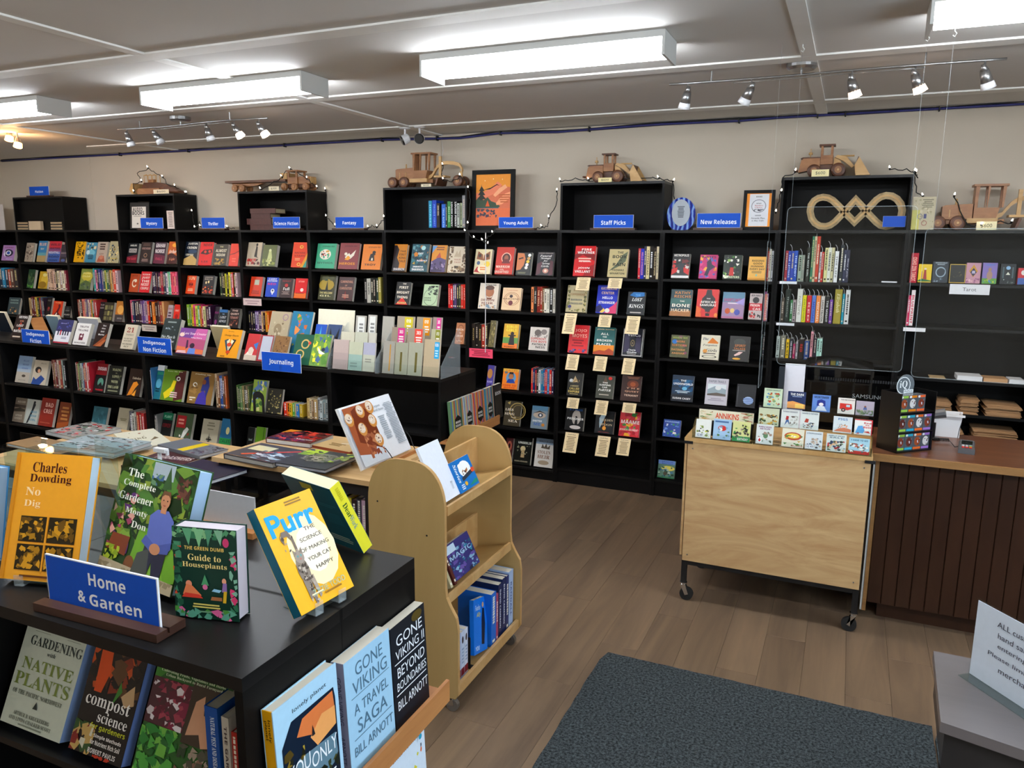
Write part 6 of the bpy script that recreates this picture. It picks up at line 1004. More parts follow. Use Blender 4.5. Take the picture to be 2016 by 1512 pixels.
# rear unit: the back of another sign, pump bottle
p0, p1, pt = at(392, 1045, z=FT), at(505, 1072, z=FT), 0
x0, x1 = 6.735, 6.955; yb = -3.985
t = thing('section_sign', ((x0 + x1) / 2, yb, FT), 'grey-white back of a sign in a wooden base behind the houseplant book', 'sign', 'blue section signs')
MB().box(x0, x1, yb, yb + .005, FT + .008, FT + .115, 'c4c4c6').build('board', 'matte_print', t)
MB().box(x0 - .015, x1 + .015, yb - .03, yb - .0006, FT, FT + .018).box(x0 - .015, x1 + .015, yb + .0056, yb + .03, FT, FT + .018).build('wooden_base', 'rail_wood', t)
pb = Vector((6.63, -4.02, FT)); t = thing('pump_bottle', pb, 'white sanitizer pump bottle behind the gardening books', 'bottle')
MB().lathe(pb, [(.03, .0), (.034, .006), (.034, .12), (.026, .14), (.014, .148), (.014, .155)], 20).build('bottle_body', 'white_plastic', t, smooth=True)
MB().lathe(pb, [(.016, .155), (.0165, .18), (.012, .186), (.006, .188), (.006, .222), (.009, .224)], 16).build('collar', 'white_plastic', t)
MB().box(pb.x - .016, pb.x + .03, pb.y - .008, pb.y + .008, pb.z + .223, pb.z + .235).box(pb.x + .03, pb.x + .036, pb.y - .004, pb.y + .004, pb.z + .216, pb.z + .232).build('spout', 'white_plastic', t)
# far left: clear brochure boxes and the edge of a blue hardback
for i, (px, py, ww, hh, dd, yy) in enumerate([(24, 1010, .11, .19, .05, -4.22), (50, 985, .13, .16, .06, -4.02)]):
    c = at(px, py, y=yy); t = thing('brochure_holder', (c.x, yy, FT), ['clear brochure holder left of the orange-yellow hardback, nearer one', 'clear brochure holder left of the orange-yellow hardback, one behind'][i], 'holder')
    x = c.x - .02
    MB().box(x - ww / 2, x + ww / 2, yy + dd, yy + dd + .003, FT, FT + hh + .03).build('back_wall', 'acrylic_edge', t)
    MB().box(x - ww / 2, x + ww / 2, yy, yy + .003, FT, FT + hh * .6).build('front_wall', 'acrylic_edge', t)
    for sx in (x - ww / 2 - .003, x + ww / 2): MB().box(sx, sx + .003, yy, yy + dd, FT, FT + hh).build('side_wall', 'acrylic_edge', t)
c = at(-18, 1010, y=-4.4)
book(.10, .25, .03, '4a90c0', 'R 60 0 94 100 78b0d8|P e8b0c0 60,60 94,80 94,60', frame_matrix(Vector((c.x - .01, -4.44, FT + .0075)), .1, .2), 'blue hardback cut off by the picture edge', None, hard=True, pages='a8c4e0')  # pages colour includes the blue of the daylight
# risers of clear plastic behind the two large books
for i, (a, b, py, yy) in enumerate([(50, 118, 884, -4.33), (155, 228, 886, -4.33)]):
    q0, q1 = at(a, py, y=yy), at(b, py, y=yy); t = thing('plastic_holder', ((q0.x + q1.x) / 2, yy, FT), ['clear plastic box behind the orange-yellow hardback, nearer the picture edge', 'clear plastic box behind the orange-yellow hardback, beside the green one'][i], 'holder')
    MB().box(q0.x, q1.x, yy, yy + .003, FT, q0.z).build('front_wall', 'acrylic_edge', t); MB().box(q0.x, q1.x, yy + .045, yy + .048, FT, q0.z + .02).build('back_wall', 'acrylic_edge', t)
    MB().box(q0.x, q1.x, yy, yy + .048, q0.z, q0.z + .003).build('lid_edge', 'acrylic_edge', t)

# shelf under the top, facing the camera
SZ = .7006
def fbook(tlx, tly, trx, w, h, t, bg, art, label, lean, yf=-4.545, **kw):
    up = t * math.sin(lean); base_z = SZ + up + .001
    topc = Vector((0, yf + h * math.sin(lean), base_z + h * math.cos(lean)))
    x0 = x_at(tlx, topc.y, topc.z); x1 = x_at(trx, topc.y, topc.z); w = x1 - x0
    return book(w, h, t, bg, art, frame_matrix(Vector(((x0 + x1) / 2, yf, base_z)), 0, lean), label, None, **kw)
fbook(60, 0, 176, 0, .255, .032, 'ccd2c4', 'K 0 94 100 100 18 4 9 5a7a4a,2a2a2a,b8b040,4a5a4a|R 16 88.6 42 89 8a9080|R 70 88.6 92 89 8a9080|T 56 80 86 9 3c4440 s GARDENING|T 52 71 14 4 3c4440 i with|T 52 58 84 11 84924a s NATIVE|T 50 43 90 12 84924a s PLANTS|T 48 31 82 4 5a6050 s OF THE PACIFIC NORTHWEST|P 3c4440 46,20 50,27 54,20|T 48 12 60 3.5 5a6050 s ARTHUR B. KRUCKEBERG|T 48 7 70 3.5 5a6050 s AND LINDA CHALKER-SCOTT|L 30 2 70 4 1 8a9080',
      'pale grey-green book about native plants on the shelf below the sign', math.radians(24), pages='8aa0c8', res=4)  # blue of the daylight painted into the pages
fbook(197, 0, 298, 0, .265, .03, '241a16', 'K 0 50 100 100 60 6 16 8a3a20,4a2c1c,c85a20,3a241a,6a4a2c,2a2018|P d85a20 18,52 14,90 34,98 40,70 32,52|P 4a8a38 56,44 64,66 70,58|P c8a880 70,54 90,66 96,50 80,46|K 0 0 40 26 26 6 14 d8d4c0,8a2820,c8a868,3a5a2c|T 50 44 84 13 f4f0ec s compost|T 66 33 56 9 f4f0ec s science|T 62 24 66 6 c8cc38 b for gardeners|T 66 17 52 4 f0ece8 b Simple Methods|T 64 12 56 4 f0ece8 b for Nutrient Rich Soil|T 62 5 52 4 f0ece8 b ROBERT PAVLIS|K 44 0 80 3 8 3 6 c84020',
      'dark book titled compost science with orange leaves', math.radians(24), pages='7890c8', res=4)  # pages painted blue, as the daylight colours them
fbook(321, 0, 470, 0, .28, .03, '35662a', 'P 4a8a34 0,70 40,100 0,100|P 58983c 40,100 60,84 90,100|R 0 40 52 76 583038|K 0 40 52 76 60 3 8 e8e0e4,8a2a4a,6a2438,d8ccd0,a8485a|R 52 34 100 80 4a3a2c|P d8a888 56,40 60,66 70,72 76,44|P d8a888 62,60 84,56 88,36 78,34|K 0 0 50 40 60 4 10 3a8a3c,58a848,2a6a30,7ab850|K 52 0 100 34 50 4 10 5a5848,8a6a5a,3a4a30,a89888|T 56 92 66 4.5 e8f0d8 s The Veganic|T 56 87 70 5 e8f0d8 s Grower\'s Handbook:|T 50 82 84 2.6 d8e8c8 s Cultivating Fruits, Vegetables and Herbs|T 52 79 74 2.6 d8e8c8 s Urban Backyard to Rural Farmyard',
      'green book with beans and a hand on the cover, under the corner of the unit', math.radians(24), res=4)
# upright ones beyond it
for i, (px0, px1, top, c, tt, lab) in enumerate([(414, 440, 1388, '1d58a4', 'V 58 60 34 60 e8f0f8 s NATURAL PEST AND DISEASE', 'blue spine about natural pest control by the case side'), (446, 461, 1410, 'c8c4bc', 'V 50 55 40 70 5a4a4a b THE GARDEN', 'grey-white spine next to the blue pest book'), (464, 476, 1440, 'a83028', None, 'thin red spine at the case side')]):
    z = SZ; y = -4.52; x0, x1 = x_at(px0, y, z), x_at(px1, y, z); x1 = min(x1, 7.431); h = reach(Vector((x0, y, z)), Vector((0, 0, 1)), top); h = min(h, .32)
    upright(x1 - x0 - .002, h, .17, c, Matrix.Translation(((x0 + x1) / 2, y, z)), lab, 'upright books under the corner', title=tt, seed=i, res=4)
# small black wire clips at the feet of the two leaning books
for px, py in ((14, 1450), (52, 1466)):
    p = at(px, py, y=-4.553); tag(MB().tube([p + Vector((-.008, .0, -.012)), p + Vector((-.008, -.006, .008)), p + Vector((.008, -.006, .008)), p + Vector((.008, 0, -.012))], .0016, 6).build('wire_clip', 'black_metal'), 'black wire easel clip under the native plants book, ' + ('nearer the picture edge' if px < 30 else 'nearer the compost book'), 'clip', 'wire clips')

# end of the unit: wooden ledges with three travel books
RX = FX1
end_rail(RX, -4.60, -3.875, .652, 'light wooden ledge on the end of the nearest unit under three travel books')
end_rail(RX, -4.60, -3.875, .33, 'light wooden ledge lower on the end of the nearest unit')
def sidebook(y0, y1, h, t, bg, art, label, z=.6526, x=None, lean=3, **kw):
    m = Matrix.Translation(Vector(((x or RX + .003 + t + h * math.sin(math.radians(lean))), (y0 + y1) / 2, z + .003))) @ Matrix.Rotation(math.radians(90), 4, 'Z') @ Matrix.Rotation(math.radians(-lean), 4, 'X')
    return book(y1 - y0, h, t, bg, art, m, label, None, res=4, **kw)
o = sidebook(-4.533, -4.325, .315, .03, 'b0d4ea', 'T 54 90 54 4 1c3040 n lonely planet|E 53 90 1.8 1.4 b0d4ea|P 16263a 8,12 8,70 24,84 92,84 94,76 94,12|P d8804a 30,70 40,80 90,82 92,66 70,58|P e8a868 50,62 70,72 92,70 92,56 60,52|P 6a8898 12,30 30,54 90,50 92,30 60,24|K 9 14 40 66 30 3 8 5a4a1c,8a7428,2a2a18,b09838|K 40 13 92 34 24 4 10 3a4428,5a5a30,20281c|T 30 48 34 11 f0f4f8 n YOU|T 70 44 42 11 f0f4f8 n ONLY|T 28 30 38 10 f0f4f8 n LIVE|T 64 20 44 10 f0f4f8 n ONCE|P 2a2a30 52,62 54,70 57,62', 'pale blue travel hardback with yellow spine on the end ledge', hard=True, spine='e0a818')
draw(MB(), 'V 62 86 30 16 2a2010 n lonely|V 34 86 30 14 2a2010 n planet|V 50 24 40 30 2a2010 n YOU ONLY LIVE', .03, .315, plane=lambda u, v, l: (-(.208) / 2 - .0005 - .0001 * l, .03 - u, v), res=4).build('spine_print', 'cover', o, local=True)
run = lambda y, tx, tw, th, col: 'T 52 %g %g %g %s n %s' % (y, tw, th, col, tx)
o = sidebook(-4.305, -4.118, .30, .036, 'a6cce4', '|'.join([run(88, 'GONE', 60, 11, '5a7a90'), run(74, 'VIKING', 76, 11, '5a7a90'), 'R 10 66.4 94 67 5a7a90', run(56, 'A TRAVEL', 76, 9, '5a7a90'), run(41, 'SAGA', 66, 12, '5a7a90'), 'R 10 31.6 94 32.2 5a7a90', run(22, 'BILL ARNOTT', 86, 8, '5a7a90')]), 'pale blue book with rune-like white title on the end ledge', spine='8a8aa0')
draw(MB(), 'V 50 68 40 40 4a4a60 n GONE VIKING|V 50 26 36 24 4a4a60 n ARNOTT', .036, .30, plane=lambda u, v, l: (-.187 / 2 - .0005 - .0001 * l, .036 - u, v), res=4).build('spine_print', 'cover', o, local=True)
sidebook(-4.103, -3.935, .285, .03, '22262e', '|'.join(['E 76 94 16 5 5c4e24', run(84, 'GONE', 76, 10, 'e8ecf0'), run(71, 'VIKING II', 84, 9, 'e8ecf0'), 'R 6 63 94 64 e8ecf0', run(54, 'BEYOND', 80, 10, 'e8ecf0'), run(41, 'BOUNDARIES', 86, 8, 'e8ecf0'), 'R 6 33 94 34 e8ecf0', run(23, 'BILL ARNOTT', 88, 9, 'e8ecf0')]), 'black book with rune-like white title at the end of the ledge')
sidebook(-4.12, -3.93, .27, .02, 'd8e4f0', 'T 50 82 70 4 4a5a70 b DAVID NORWELL|K 14 20 90 76 16 3 6 d8d040,e07848,58a8c8,48586a|P 48586a 78,74 88,92 90,90|E 88 78 4 3 30a0c0|R 60 88 74 96 48586a', 'white doodled book on the lower ledge of the nearest unit', z=.3306)
# ================================================================== tables with large flat books
def table(x0, x1, y0, y1, h, label, lower=None):
    t = thing('display_table', ((x0 + x1) / 2, (y0 + y1) / 2, 0), label, 'table')
    MB().box(x0, x1, y0, y1, h - .026, h).build('table_top', 'table_oak', t)
    for x in (x0 + .03, x1 - .07):
        for y in (y0 + .02, y1 - .06): MB().box(x, x + .04, y, y + .04, 0, h - .0265).build('leg', 'black_metal', t)
    for ya in (y0 + .025, y1 - .045): MB().box(x0 + .07, x1 - .07, ya, ya + .02, h - .09, h - .0265).build('apron', 'black_metal', t)
    if lower: MB().box(x0 + .03, x1 - .03, y0 + .06, y1 - .06, lower - .02, lower).build('lower_shelf', 'blackwood_flat', t)
    return t
TH, TB = .75, .66
table(5.365, 6.42, -2.60, -1.93, TH, 'oak-topped black table with the open cookbook', .40)
table(3.95, 5.36, -2.98, -2.12, TB, 'oak-topped black table covered in large books, farther left', .40)
TOPZ = {}
def flat(p0, p1, p2, z, t, bg, art, label, mag=False, pages='c8ccd0', seed=1, name='book', n=1, cat='book', group='large books lying on the tables'):
    """cover corners: p0 near-left to p1 near-right is the lower edge, p2 is above p0"""
    zt = z + t; a, b, c = at(*p0, z=zt), at(*p1, z=zt), at(*p2, z=zt); w = (b - a).length; h = (c - a).length
    yaw = math.atan2((b - a).y, (b - a).x); m = Matrix.Translation((a + b) / 2 - Vector((0, 0, t))) @ Matrix.Rotation(yaw, 4, 'Z')
    mb = MB(); bt = .0008 if mag else .003; e = 0 if mag else .004
    mb.box(-w / 2, w / 2, 0, h, 0, bt, bg); mb.box(-w / 2, w / 2, 0, h, t - bt, t, bg); mb.box(-w / 2, -w / 2 + bt, 0, h, bt, t - bt, bg)
    o = mb.build(name, 'cover', local=True); o.matrix_world = m; tag(o, label, cat, group)
    MB().box(-w / 2 + bt, w / 2 - e, e, h - e, bt, t - bt, pages).build('page_block', 'paper', o, local=True)
    if art: draw(MB(), art, w, h, plane=lambda u, v, l: (u - w / 2, v, t + .0003 + .0001 * l), res=3, seed=seed).build('cover_print', 'gloss_print', o, local=True)
    return o
flat((12, 872), (90, 889), (52, 857), TB + .0006, .02, 'b08660', 'T 40 60 30 16 c8a888 b HOME', 'large kraft-brown book at the far left table corner')
flat((89, 848), (150, 862), (172, 829), TB + .0006, .026, '8a8a86', 'K 2 2 98 98 90 3 9 c84848,6a8a70,e0e0dc,3a3a3a,d8a8a0,4a5a58', 'stack-topping patterned red and green album on the farther table', seed=2)
a_ = flat((92, 880), (222, 899), (165, 858), TB + .0232, .012, 'dcdcdc', None, 'white-backed album under the grey-green one on the farther table')
flat((100, 876), (224, 892), (168, 854), TB + .0358, .024, '9aa8ac', 'K 2 2 98 98 120 2 7 2a4a48,e8e8ec,506a68,8a4038,a8b8c0,1c2c2c', 'grey-green patterned album in the pile behind the orange-yellow hardback', seed=3)
flat((256, 884), (340, 872), (228, 853), TB + .0006, .022, 'd8d4c0', 'T 40 50 40 10 a8a088 b BIRD|P 8a7a60 60,30 80,50 86,40|K 10 10 90 90 10 2 5 8a7c60,a85838', 'large cream illustrated book on the farther table', seed=4)
flat((238, 916), (330, 926), (292, 884), TB + .0006, .024, '4a2426', 'T 56 62 80 16 d8c8c0 b THRASHERS|K 2 2 98 40 40 5 14 5a2a2a,3a2020,7a3a34', 'dark red book titled Thrashers on the farther table', seed=5)
flat((308, 884), (388, 899), (356, 868), TB + .0006, .02, '70747a', 'R 6 60 94 78 e8cc20|K 2 2 98 56 60 4 10 50545a,8a8e94,3a3c40', 'grey book with a yellow stripe on the farther table', seed=6)
flat((392, 898), (450, 884), (350, 868), TB + .0252, .02, '6a6e74', 'R 4 40 96 56 e8cc20|K 2 2 98 36 40 4 10 50545a,8a8e94', 'grey book with a yellow band on the corner of the farther table', seed=7)
flat((318, 926), (408, 948), (350, 900), TB + .0256, .022, '23243a', 'T 50 28 60 8 d8d8e8 b STORIES', 'dark navy book on the near corner of the farther table', seed=8)
flat((440, 893), (536, 912), (504, 870), TH + .0006, .028, '4a4a50', 'R 8 52 50 84 d8d4a8|P c85038 20,20 90,92 94,86 26,14|K 40 6 98 60 60 4 12 a8c0d0,6a7a88,c8d4dc,3a4048|R 0 0 100 4 3a3a40', 'charcoal album with a red diagonal stripe on the cookbook table', pages='a8a49c', seed=9)
flat((523, 862), (610, 873), (580, 846), TH + .0006, .03, '5a2426', 'K 2 2 98 98 90 5 14 a83030,3a2424,d85040,6a2a28,241a1c|P d89030 0,60 30,96 0,98|T 74 24 44 12 e0d8d4 i Sugar', 'dark red photo album at the back of the cookbook table', seed=10)
flat((541, 910), (640, 925), (622, 885), TH + .0292, .02, '3c3e42', 'K 0 60 40 100 20 8 16 b8d048,8aa838|E 54 56 34 26 7a7670|E 44 50 22 16 a89c90|K 24 30 80 80 90 3 8 5a5650,8a847c,3a3834|K 76 40 100 100 16 6 14 7a9030,a8c040', 'dark album with a grey furry animal face at the table front', seed=11, pages='a8a8ac')
flat((614, 876), (688, 890), (650, 862), TH + .0006, .016, 'c0a478', 'L 20 30 60 60 3 8a7048|P f0e8d8 40,66 70,84 76,78 46,60', 'tan book behind the open cookbook', mag=True, pages='8a4a34')
# cookbook stand and the open book
cs = thing('cookbook_stand', (6.22, -2.24, TH + .0006), 'low oak cookbook stand under the open book', 'stand')
MB().box(6.14, 6.40, -2.40, -2.04, TH + .0006, TH + .016).build('stand_base', 'table_oak', cs)
MB().box(6.345, 6.36, -2.42, -2.06, TH + .0164, TH + .034).build('ledge', 'rail_wood', cs)
c, w, h, yw, ln = card_geo((718, 930), (812, 888), (668, 810), TH + .018)
ob = bpy.data.objects.new('open_book', None); COL.objects.link(ob); ob.matrix_world = frame_matrix(c + Vector((-.0, 0, .016)), yw, ln); tag(ob, 'open cookbook showing iced buns beside a page of text', 'book'); ORG[ob.name] = Vector((0, 0, 0))
MB().box(-w / 2 - .004, w / 2 + .004, .022, .026, -.003, h + .003, 'e8e4dc').build('cover', 'cover', ob, local=True)
for s, nm in ((-1, 'left'), (1, 'right')):
    pr = [(0, .0215), (s * w / 2, .0215), (s * w / 2, .008), (s * w * .3, .002), (s * w * .1, .0), (0, .008)]
    b = MB(); n = len(pr); b.v = [(x, y, 0) for x, y in pr] + [(x, y, h) for x, y in pr]; b.f = [tuple(range(n)), tuple(range(n, 2 * n))] + [(i, (i + 1) % n, (i + 1) % n + n, i + n) for i in range(n)]; b.c = ['e8eaee'] * len(b.f); b.mi = [0] * len(b.f)
    b.build('page_block', 'paper', ob, local=True)
bend = lambda x: .008 - .08 * abs(x) if abs(x) < w * .1 else (.002 if abs(x) < w * .3 else .002 + (abs(x) - w * .3) * .03 / (w * .2) * .2) - .0
art = ('R 3 2 97 97 d8e0e8|P a8603c 3,22 60,14 100,60 100,97 3,97|P 7a3a22 20,40 90,20 99,40 99,80 60,97 30,90|K 40 10 96 50 30 5 12 8a4a34,c88860,a86848|' + '|'.join('E %g %g 15 11 d09450|E %g %g 12 8 e6d4c0|K %g %g %g %g 7 1.5 3.4 5a2c20,8a5a40,f4ece4' % (x, y, x - 1, y + 2, x - 10, y - 4, x + 8, y + 8) for x, y in [(14, 78), (62, 86), (46, 58), (92, 66), (88, 34), (99, 88)]))
draw(MB(), art, w / 2, h, plane=lambda u, v, l: (u - w / 2, -.004 - .0001 * l, v), res=3).build('page_print', 'gloss_print', ob, local=True)
draw(MB(), 'T 26 86 30 5 9098a0 s Vegan|T 30 80 40 4 9098a0 s iced buns|L 16 30 44 70 12 a8b0b8|L 52 16 90 88 28 a0a8b0', w / 2, h, plane=lambda u, v, l: (u, -.004 - .0001 * l, v), res=3).build('page_print', 'matte_print', ob, local=True)
rb = MB(); q = [(w * .5, -.006, .10), (w * .52, -.01, .06), (w * .5, -.012, .02), (w * .51, -.012, -.02)]; rb.tube(q, .0025, 5); rb.tube([(-.01, -.006, .06), (.005, -.008, .02), (.012, -.008, -.01)], .0025, 5)
rb.build('ribbon_marker', 'black_metal', ob, local=True)
# lower shelf of the cookbook table
0 and flat((440, 1000), (500, 1000), (450, 975), .4006, .05, '3a5a9a', 'R 2 2 98 98 d8e0e8', 'white and blue books stacked under the cookbook table', pages='d8d8dc')
for i, (c_, d_) in enumerate([('8a7a50', 0), ('a85a38', 0), ('d8d0a8', 0), ('2a2422', 0), ('c8b838', 0), ('382828', 0), ('484850', 0), ('c8a8b8', 0), ('88a0b0', 0)]):
    x = 6.10 + i * .03; upright(.027, .23 - .008 * (i % 3), .14, c_, Matrix.Translation((x, -2.535, .4006)), '%s upright book in the row under the cookbook table, %s from the far end' % (colname(c_), ORDN[i]), 'upright books under the cookbook table', seed=i)

# ================================================================== birch book truck
tk = thing('book_truck', (6.93, -2.79, 0), 'pale birch book truck with arched ends, tilted shelves and castors', 'book truck')
def arch(xl=6.745, xr=7.10, z0=.075):
    pts = [(6.69, z0 + .02), (6.70, z0), (7.145, z0), (7.157, z0 + .02), (7.157, .38), (7.15, .43), (7.125, .47), (7.105, .51), (xr, .56)]
    cx, rx, zc, rz = (xl + xr) / 2, (xr - xl) / 2, .875, .185
    pts += [(cx + rx * math.cos(t) ** .72 if math.cos(t) > 0 else cx - rx * abs(math.cos(t)) ** .72, zc + rz * math.sin(t)) for t in [math.pi * i / 22 for i in range(23)]]
    return pts + [(xl, .56), (6.74, .51), (6.72, .47), (6.695, .43), (6.69, .38)]
MB().prism(arch(), -3.118, -3.10).build('end_panel', ['birch'], tk); MB().prism(arch(), -2.48, -2.462).build('end_panel', ['birch'], tk)
ed = MB()
for y in (-3.109, -2.471):
    P_ = arch(); n = len(P_)
    for i in range(n):
        a, b = Vector((P_[i][0], 0, P_[i][1])), Vector((P_[(i + 1) % n][0], 0, P_[(i + 1) % n][1])); d = (b - a).normalized(); nr = Vector((d.z, 0, -d.x)) * .0008
        ed.face([(a.x + nr.x, y - .0088, a.z + nr.z), (b.x + nr.x, y - .0088, b.z + nr.z), (b.x + nr.x, y + .0088, b.z + nr.z), (a.x + nr.x, y + .0088, a.z + nr.z)])
ed.build('edge_banding', 'birch_edge', tk)
for (zf, zb) in ((.875, .838), (.50, .463)):
    for s in (1, -1):
        cx = 6.9225; X = lambda d: cx + s * d
        MB().prism([(X(.172), zf), (X(.172), zf - .02), (X(.006), zb - .02), (X(.006), zb)], -3.0998, -2.4802).build('shelf', 'birch', tk)
        MB().prism([(X(.172), zf + .012), (X(.184), zf + .012), (X(.184), zf - .026), (X(.172), zf - .026)], -3.0998, -2.4802).build('shelf_lip', 'birch_edge', tk)
    MB().box(cx - .006, cx + .006, -3.0998, -2.4802, zb - .02, zb + .17).build('back_board', 'birch_edge', tk)
MB().box(6.70, 7.135, -3.0998, -2.4802, .085, .103).build('shelf', 'birch', tk); MB().box(7.135, 7.150, -3.0998, -2.4802, .08, .125).build('shelf_lip', 'birch_edge', tk)
for x in (6.74, 7.11):
    for y in (-3.085, -2.50):
        cmb = MB(); cmb.cone((x, y, .075), (x, y, .055), .018, .012, 10, mi=0); cmb.prism([(x - .012, .055), (x + .012, .055), (x + .016, .028), (x - .006, .028)], y - .014, y - .011, mi=0); cmb.prism([(x - .012, .055), (x + .012, .055), (x + .016, .028), (x - .006, .028)], y + .011, y + .014, mi=0)
        co = cmb.build('caster', 'chrome', tk); MB().cone((x + .006, y - .01, .0275), (x + .006, y + .01, .0275), .027, .027, 14).build('wheel', 'steel', co, smooth=False)
dk = MB()
for x, z in ((6.79, .89 - .02), (7.02, .76)): dk.cone((x, -3.1185, z), (x, -3.1165, z), .004, .004, 8)
dk.build('screw_hole', 'black_metal', tk)
def tb(pb0, pb1, h, x, z, t, bg, art, label, lean=26, yaw=90, **kw):
    y0 = max(at(*pb0, x=x).y, -3.094); y1 = at(*pb1, x=x).y
    m = Matrix.Translation(Vector((x, (y0 + y1) / 2, z))) @ Matrix.Rotation(math.radians(yaw), 4, 'Z') @ Matrix.Rotation(math.radians(-lean), 4, 'X')
    return book(y1 - y0, h, t, bg, art, m, label, 'books on the birch truck', res=3, **kw)
tb((852, 1018), (907, 986), .245, 7.075, .888, .012, 'dfe3ec', 'T 80 20 10 14 a0a4b0 n mr', 'large white picture book on the truck top shelf')
tb((909, 984), (944, 964), .135, 7.082, .888, .012, '1e74b8', 'E 58 64 30 26 f0f0ec|E 38 78 8 7 f0f0ec|K 40 46 70 64 10 4 8 a8703c,6a4028|P 343c48 30,30 96,44 96,56 30,42|E 92 50 9 8 d05a38|V 16 60 14 60 f0f4f8 i Stories|E 40 20 7 7 d8a838|L 12 6 30 24 3 c8d8f0|P 2a8a78 50,8 84,20 96,20 96,8', 'blue board book with a white bear shape on the truck top shelf')
tb((898, 1130), (945, 1102), .15, 7.075, .515, .025, '3a3878', 'K 0 0 100 80 70 4 12 3a88a8,2a5a78,6a58a0,1c2c4a,8ab0c8|R 4 74 40 96 c8dcec|T 50 60 84 12 a8c8e0 b MAGIC', 'blue and purple fantasy paperback on the truck middle shelf', seed=3)
for i, (px, c_, h_) in enumerate([(888, '5a2a28', .2), (880, 'b8b090', .19)]):
    y = at(px, 1135, x=7.06).y
    upright(.018, h_, .1, c_, Matrix.Translation((7.085, y, .513)) @ Matrix.Rotation(math.radians(90), 4, 'Z') @ Matrix.Rotation(math.radians(-24), 4, 'X'), '%s paperback leaning on the truck middle shelf' % colname(c_), 'books on the birch truck', seed=i)
def tspine(px, w, h, c_, tt, label, dp=.15, x=7.12, tz=.1036, z0=1300):
    y = at(px, z0, x=x).y; upright(w, h, dp, c_, Matrix.Translation((x, y, tz)) @ Matrix.Rotation(math.radians(90), 4, 'Z'), label, 'books on the birch truck', title=tt, res=3)
for i in range(4): y = -3.068 + i * .032; upright(.029, .21, .13, ['9cb4dc', 'a8bce0', 'c4d0e4', 'd0d8e8'][i], Matrix.Translation((7.12, y, .1036)) @ Matrix.Rotation(math.radians(90), 4, 'Z'), ['pale blue', 'light blue', 'blue-white', 'white'][i] + ' spine with a red foot at the near end of the truck floor shelf', 'books on the birch truck', title='R 0 6 100 22 7a2430|E 50 82 24 8 3a3038|L 20 30 80 66 5 8aa0c0', res=3)
tag(MB().box(7.02, 7.12, -2.934, -2.932, .1036, .25).box(7.05, 7.13, -2.932, -2.90, .1036, .105).build('bookend', 'black_metal'), 'black bookend beside the pale spines on the truck', 'bookend')
m = Matrix.Translation(Vector((7.12, -2.83, .13))) @ Matrix.Rotation(math.radians(90), 4, 'Z') @ Matrix.Rotation(math.radians(14), 4, 'Y') @ Matrix.Rotation(math.radians(-8), 4, 'X')
book(.135, .235, .02, '1c7ad8', 'P 1c2438 56,14 58,60 64,80 78,78 84,50 76,12|E 68 86 7 5 c8a080|T 30 84 40 10 c8e0f4 i Fearless|T 34 70 34 10 d8d050 i Ally|T 24 10 30 8 c8e0f4 b YOU', m, 'bright blue book with a suited figure tilted on the truck floor shelf', 'books on the birch truck')
for i, (w_, h_, c_, tt, lb_) in enumerate([(.05, .255, '1a6ec8', None, 'thick bright blue book against the bookend on the truck'), (.022, .235, 'a8486a', None, 'pink-purple spine between two blue books on the truck'), (.042, .27, '1c2c58', 'V 50 54 30 70 e0e4f0 b DAVID CAMERON', 'first navy spine titled with white capitals on the truck'),
                                          (.042, .28, '1e2f5e', 'V 50 54 30 70 e0e4f0 b DAVID CAMERON', 'second navy spine titled with white capitals on the truck'), (.03, .275, '2a3a70', None, 'navy spine next to the pale one on the truck'), (.05, .285, 'a8bcdc', 'V 50 50 30 60 3a4a90 b RANDALL', 'pale blue thick spine at the far end of the truck floor shelf')]):
    y = -2.735 + sum([.05, .022, .042, .042, .03, .05][:i]) + w_ / 2 + i * .0012
    upright(w_ - .001, h_, .17, c_, Matrix.Translation((7.125, y, .1036)) @ Matrix.Rotation(math.radians(90), 4, 'Z'), lb_, 'books on the birch truck', title=tt, res=3, seed=i)
# ================================================================== plywood cart with little books
ct = thing('plywood_cart', (8.21, -1.43, 0), 'rolling plywood display cart in a black frame', 'cart')
X0, X1, Y0, Y1 = 7.765, 8.645, -1.675, -1.19
MB().box(X0 + .004, X1 - .002, Y0 - .013, Y0 - .0006, .235, .893).build('front_panel', 'pine_ply', ct); MB().box(X0 - .013, X0 - .0006, Y0 - .005, Y1, .26, .893).build('side_panel', 'pine_ply', ct)
for x in (X0, X1 - .028):
    for y in (Y0, Y1 - .028): MB().box(x, x + .028, y, y + .028, .10, .893).build('leg', 'black_metal', ct)
for z in (.235, .86):
    for q in ((X0 + .0285, X1 - .0285, Y0, Y0 + .028), (X0 + .0285, X1 - .0285, Y1 - .028, Y1), (X1 - .028, X1, Y0 + .0285, Y1 - .0285), (X0, X0 + .028, Y0 + .0285, Y1 - .0285)): MB().box(*q, z - .028, z).build('rail', 'black_metal', ct)
la = MB(); rn = random.Random(5)
for i in range(26):
    y, z = Y0 + .04 + rn.random() * (Y1 - Y0 - .08), .27 + i * .022; la.tube([(X1 - .006, y - .02, z), (X1 - .006, y + .015, z + .02), (X1 - .006, y + .03, z + .05), (X1 - .006, y, z + .06)], .003, 4)
tag(la.build('lattice', 'black_metal', ct), kind='stuff')
MB().box(X0 - .014, X1 + .004, Y0 - .018, Y1 + .01, .8945, .917).build('cart_top', 'birch_edge', ct)
for x in (X0 - .014, X1 - .03): MB().box(x, x + .045, Y0 - .020, Y0 - .0185, .885, .9).build('corner_bracket', 'black_metal', ct)
for x in (X0 + .03, X1 - .03):
    for z in (.27, .86): MB().cone((x, Y0 - .0145, z), (x, Y0 - .0132, z), .004, .004, 8).build('screw', 'steel', ct)
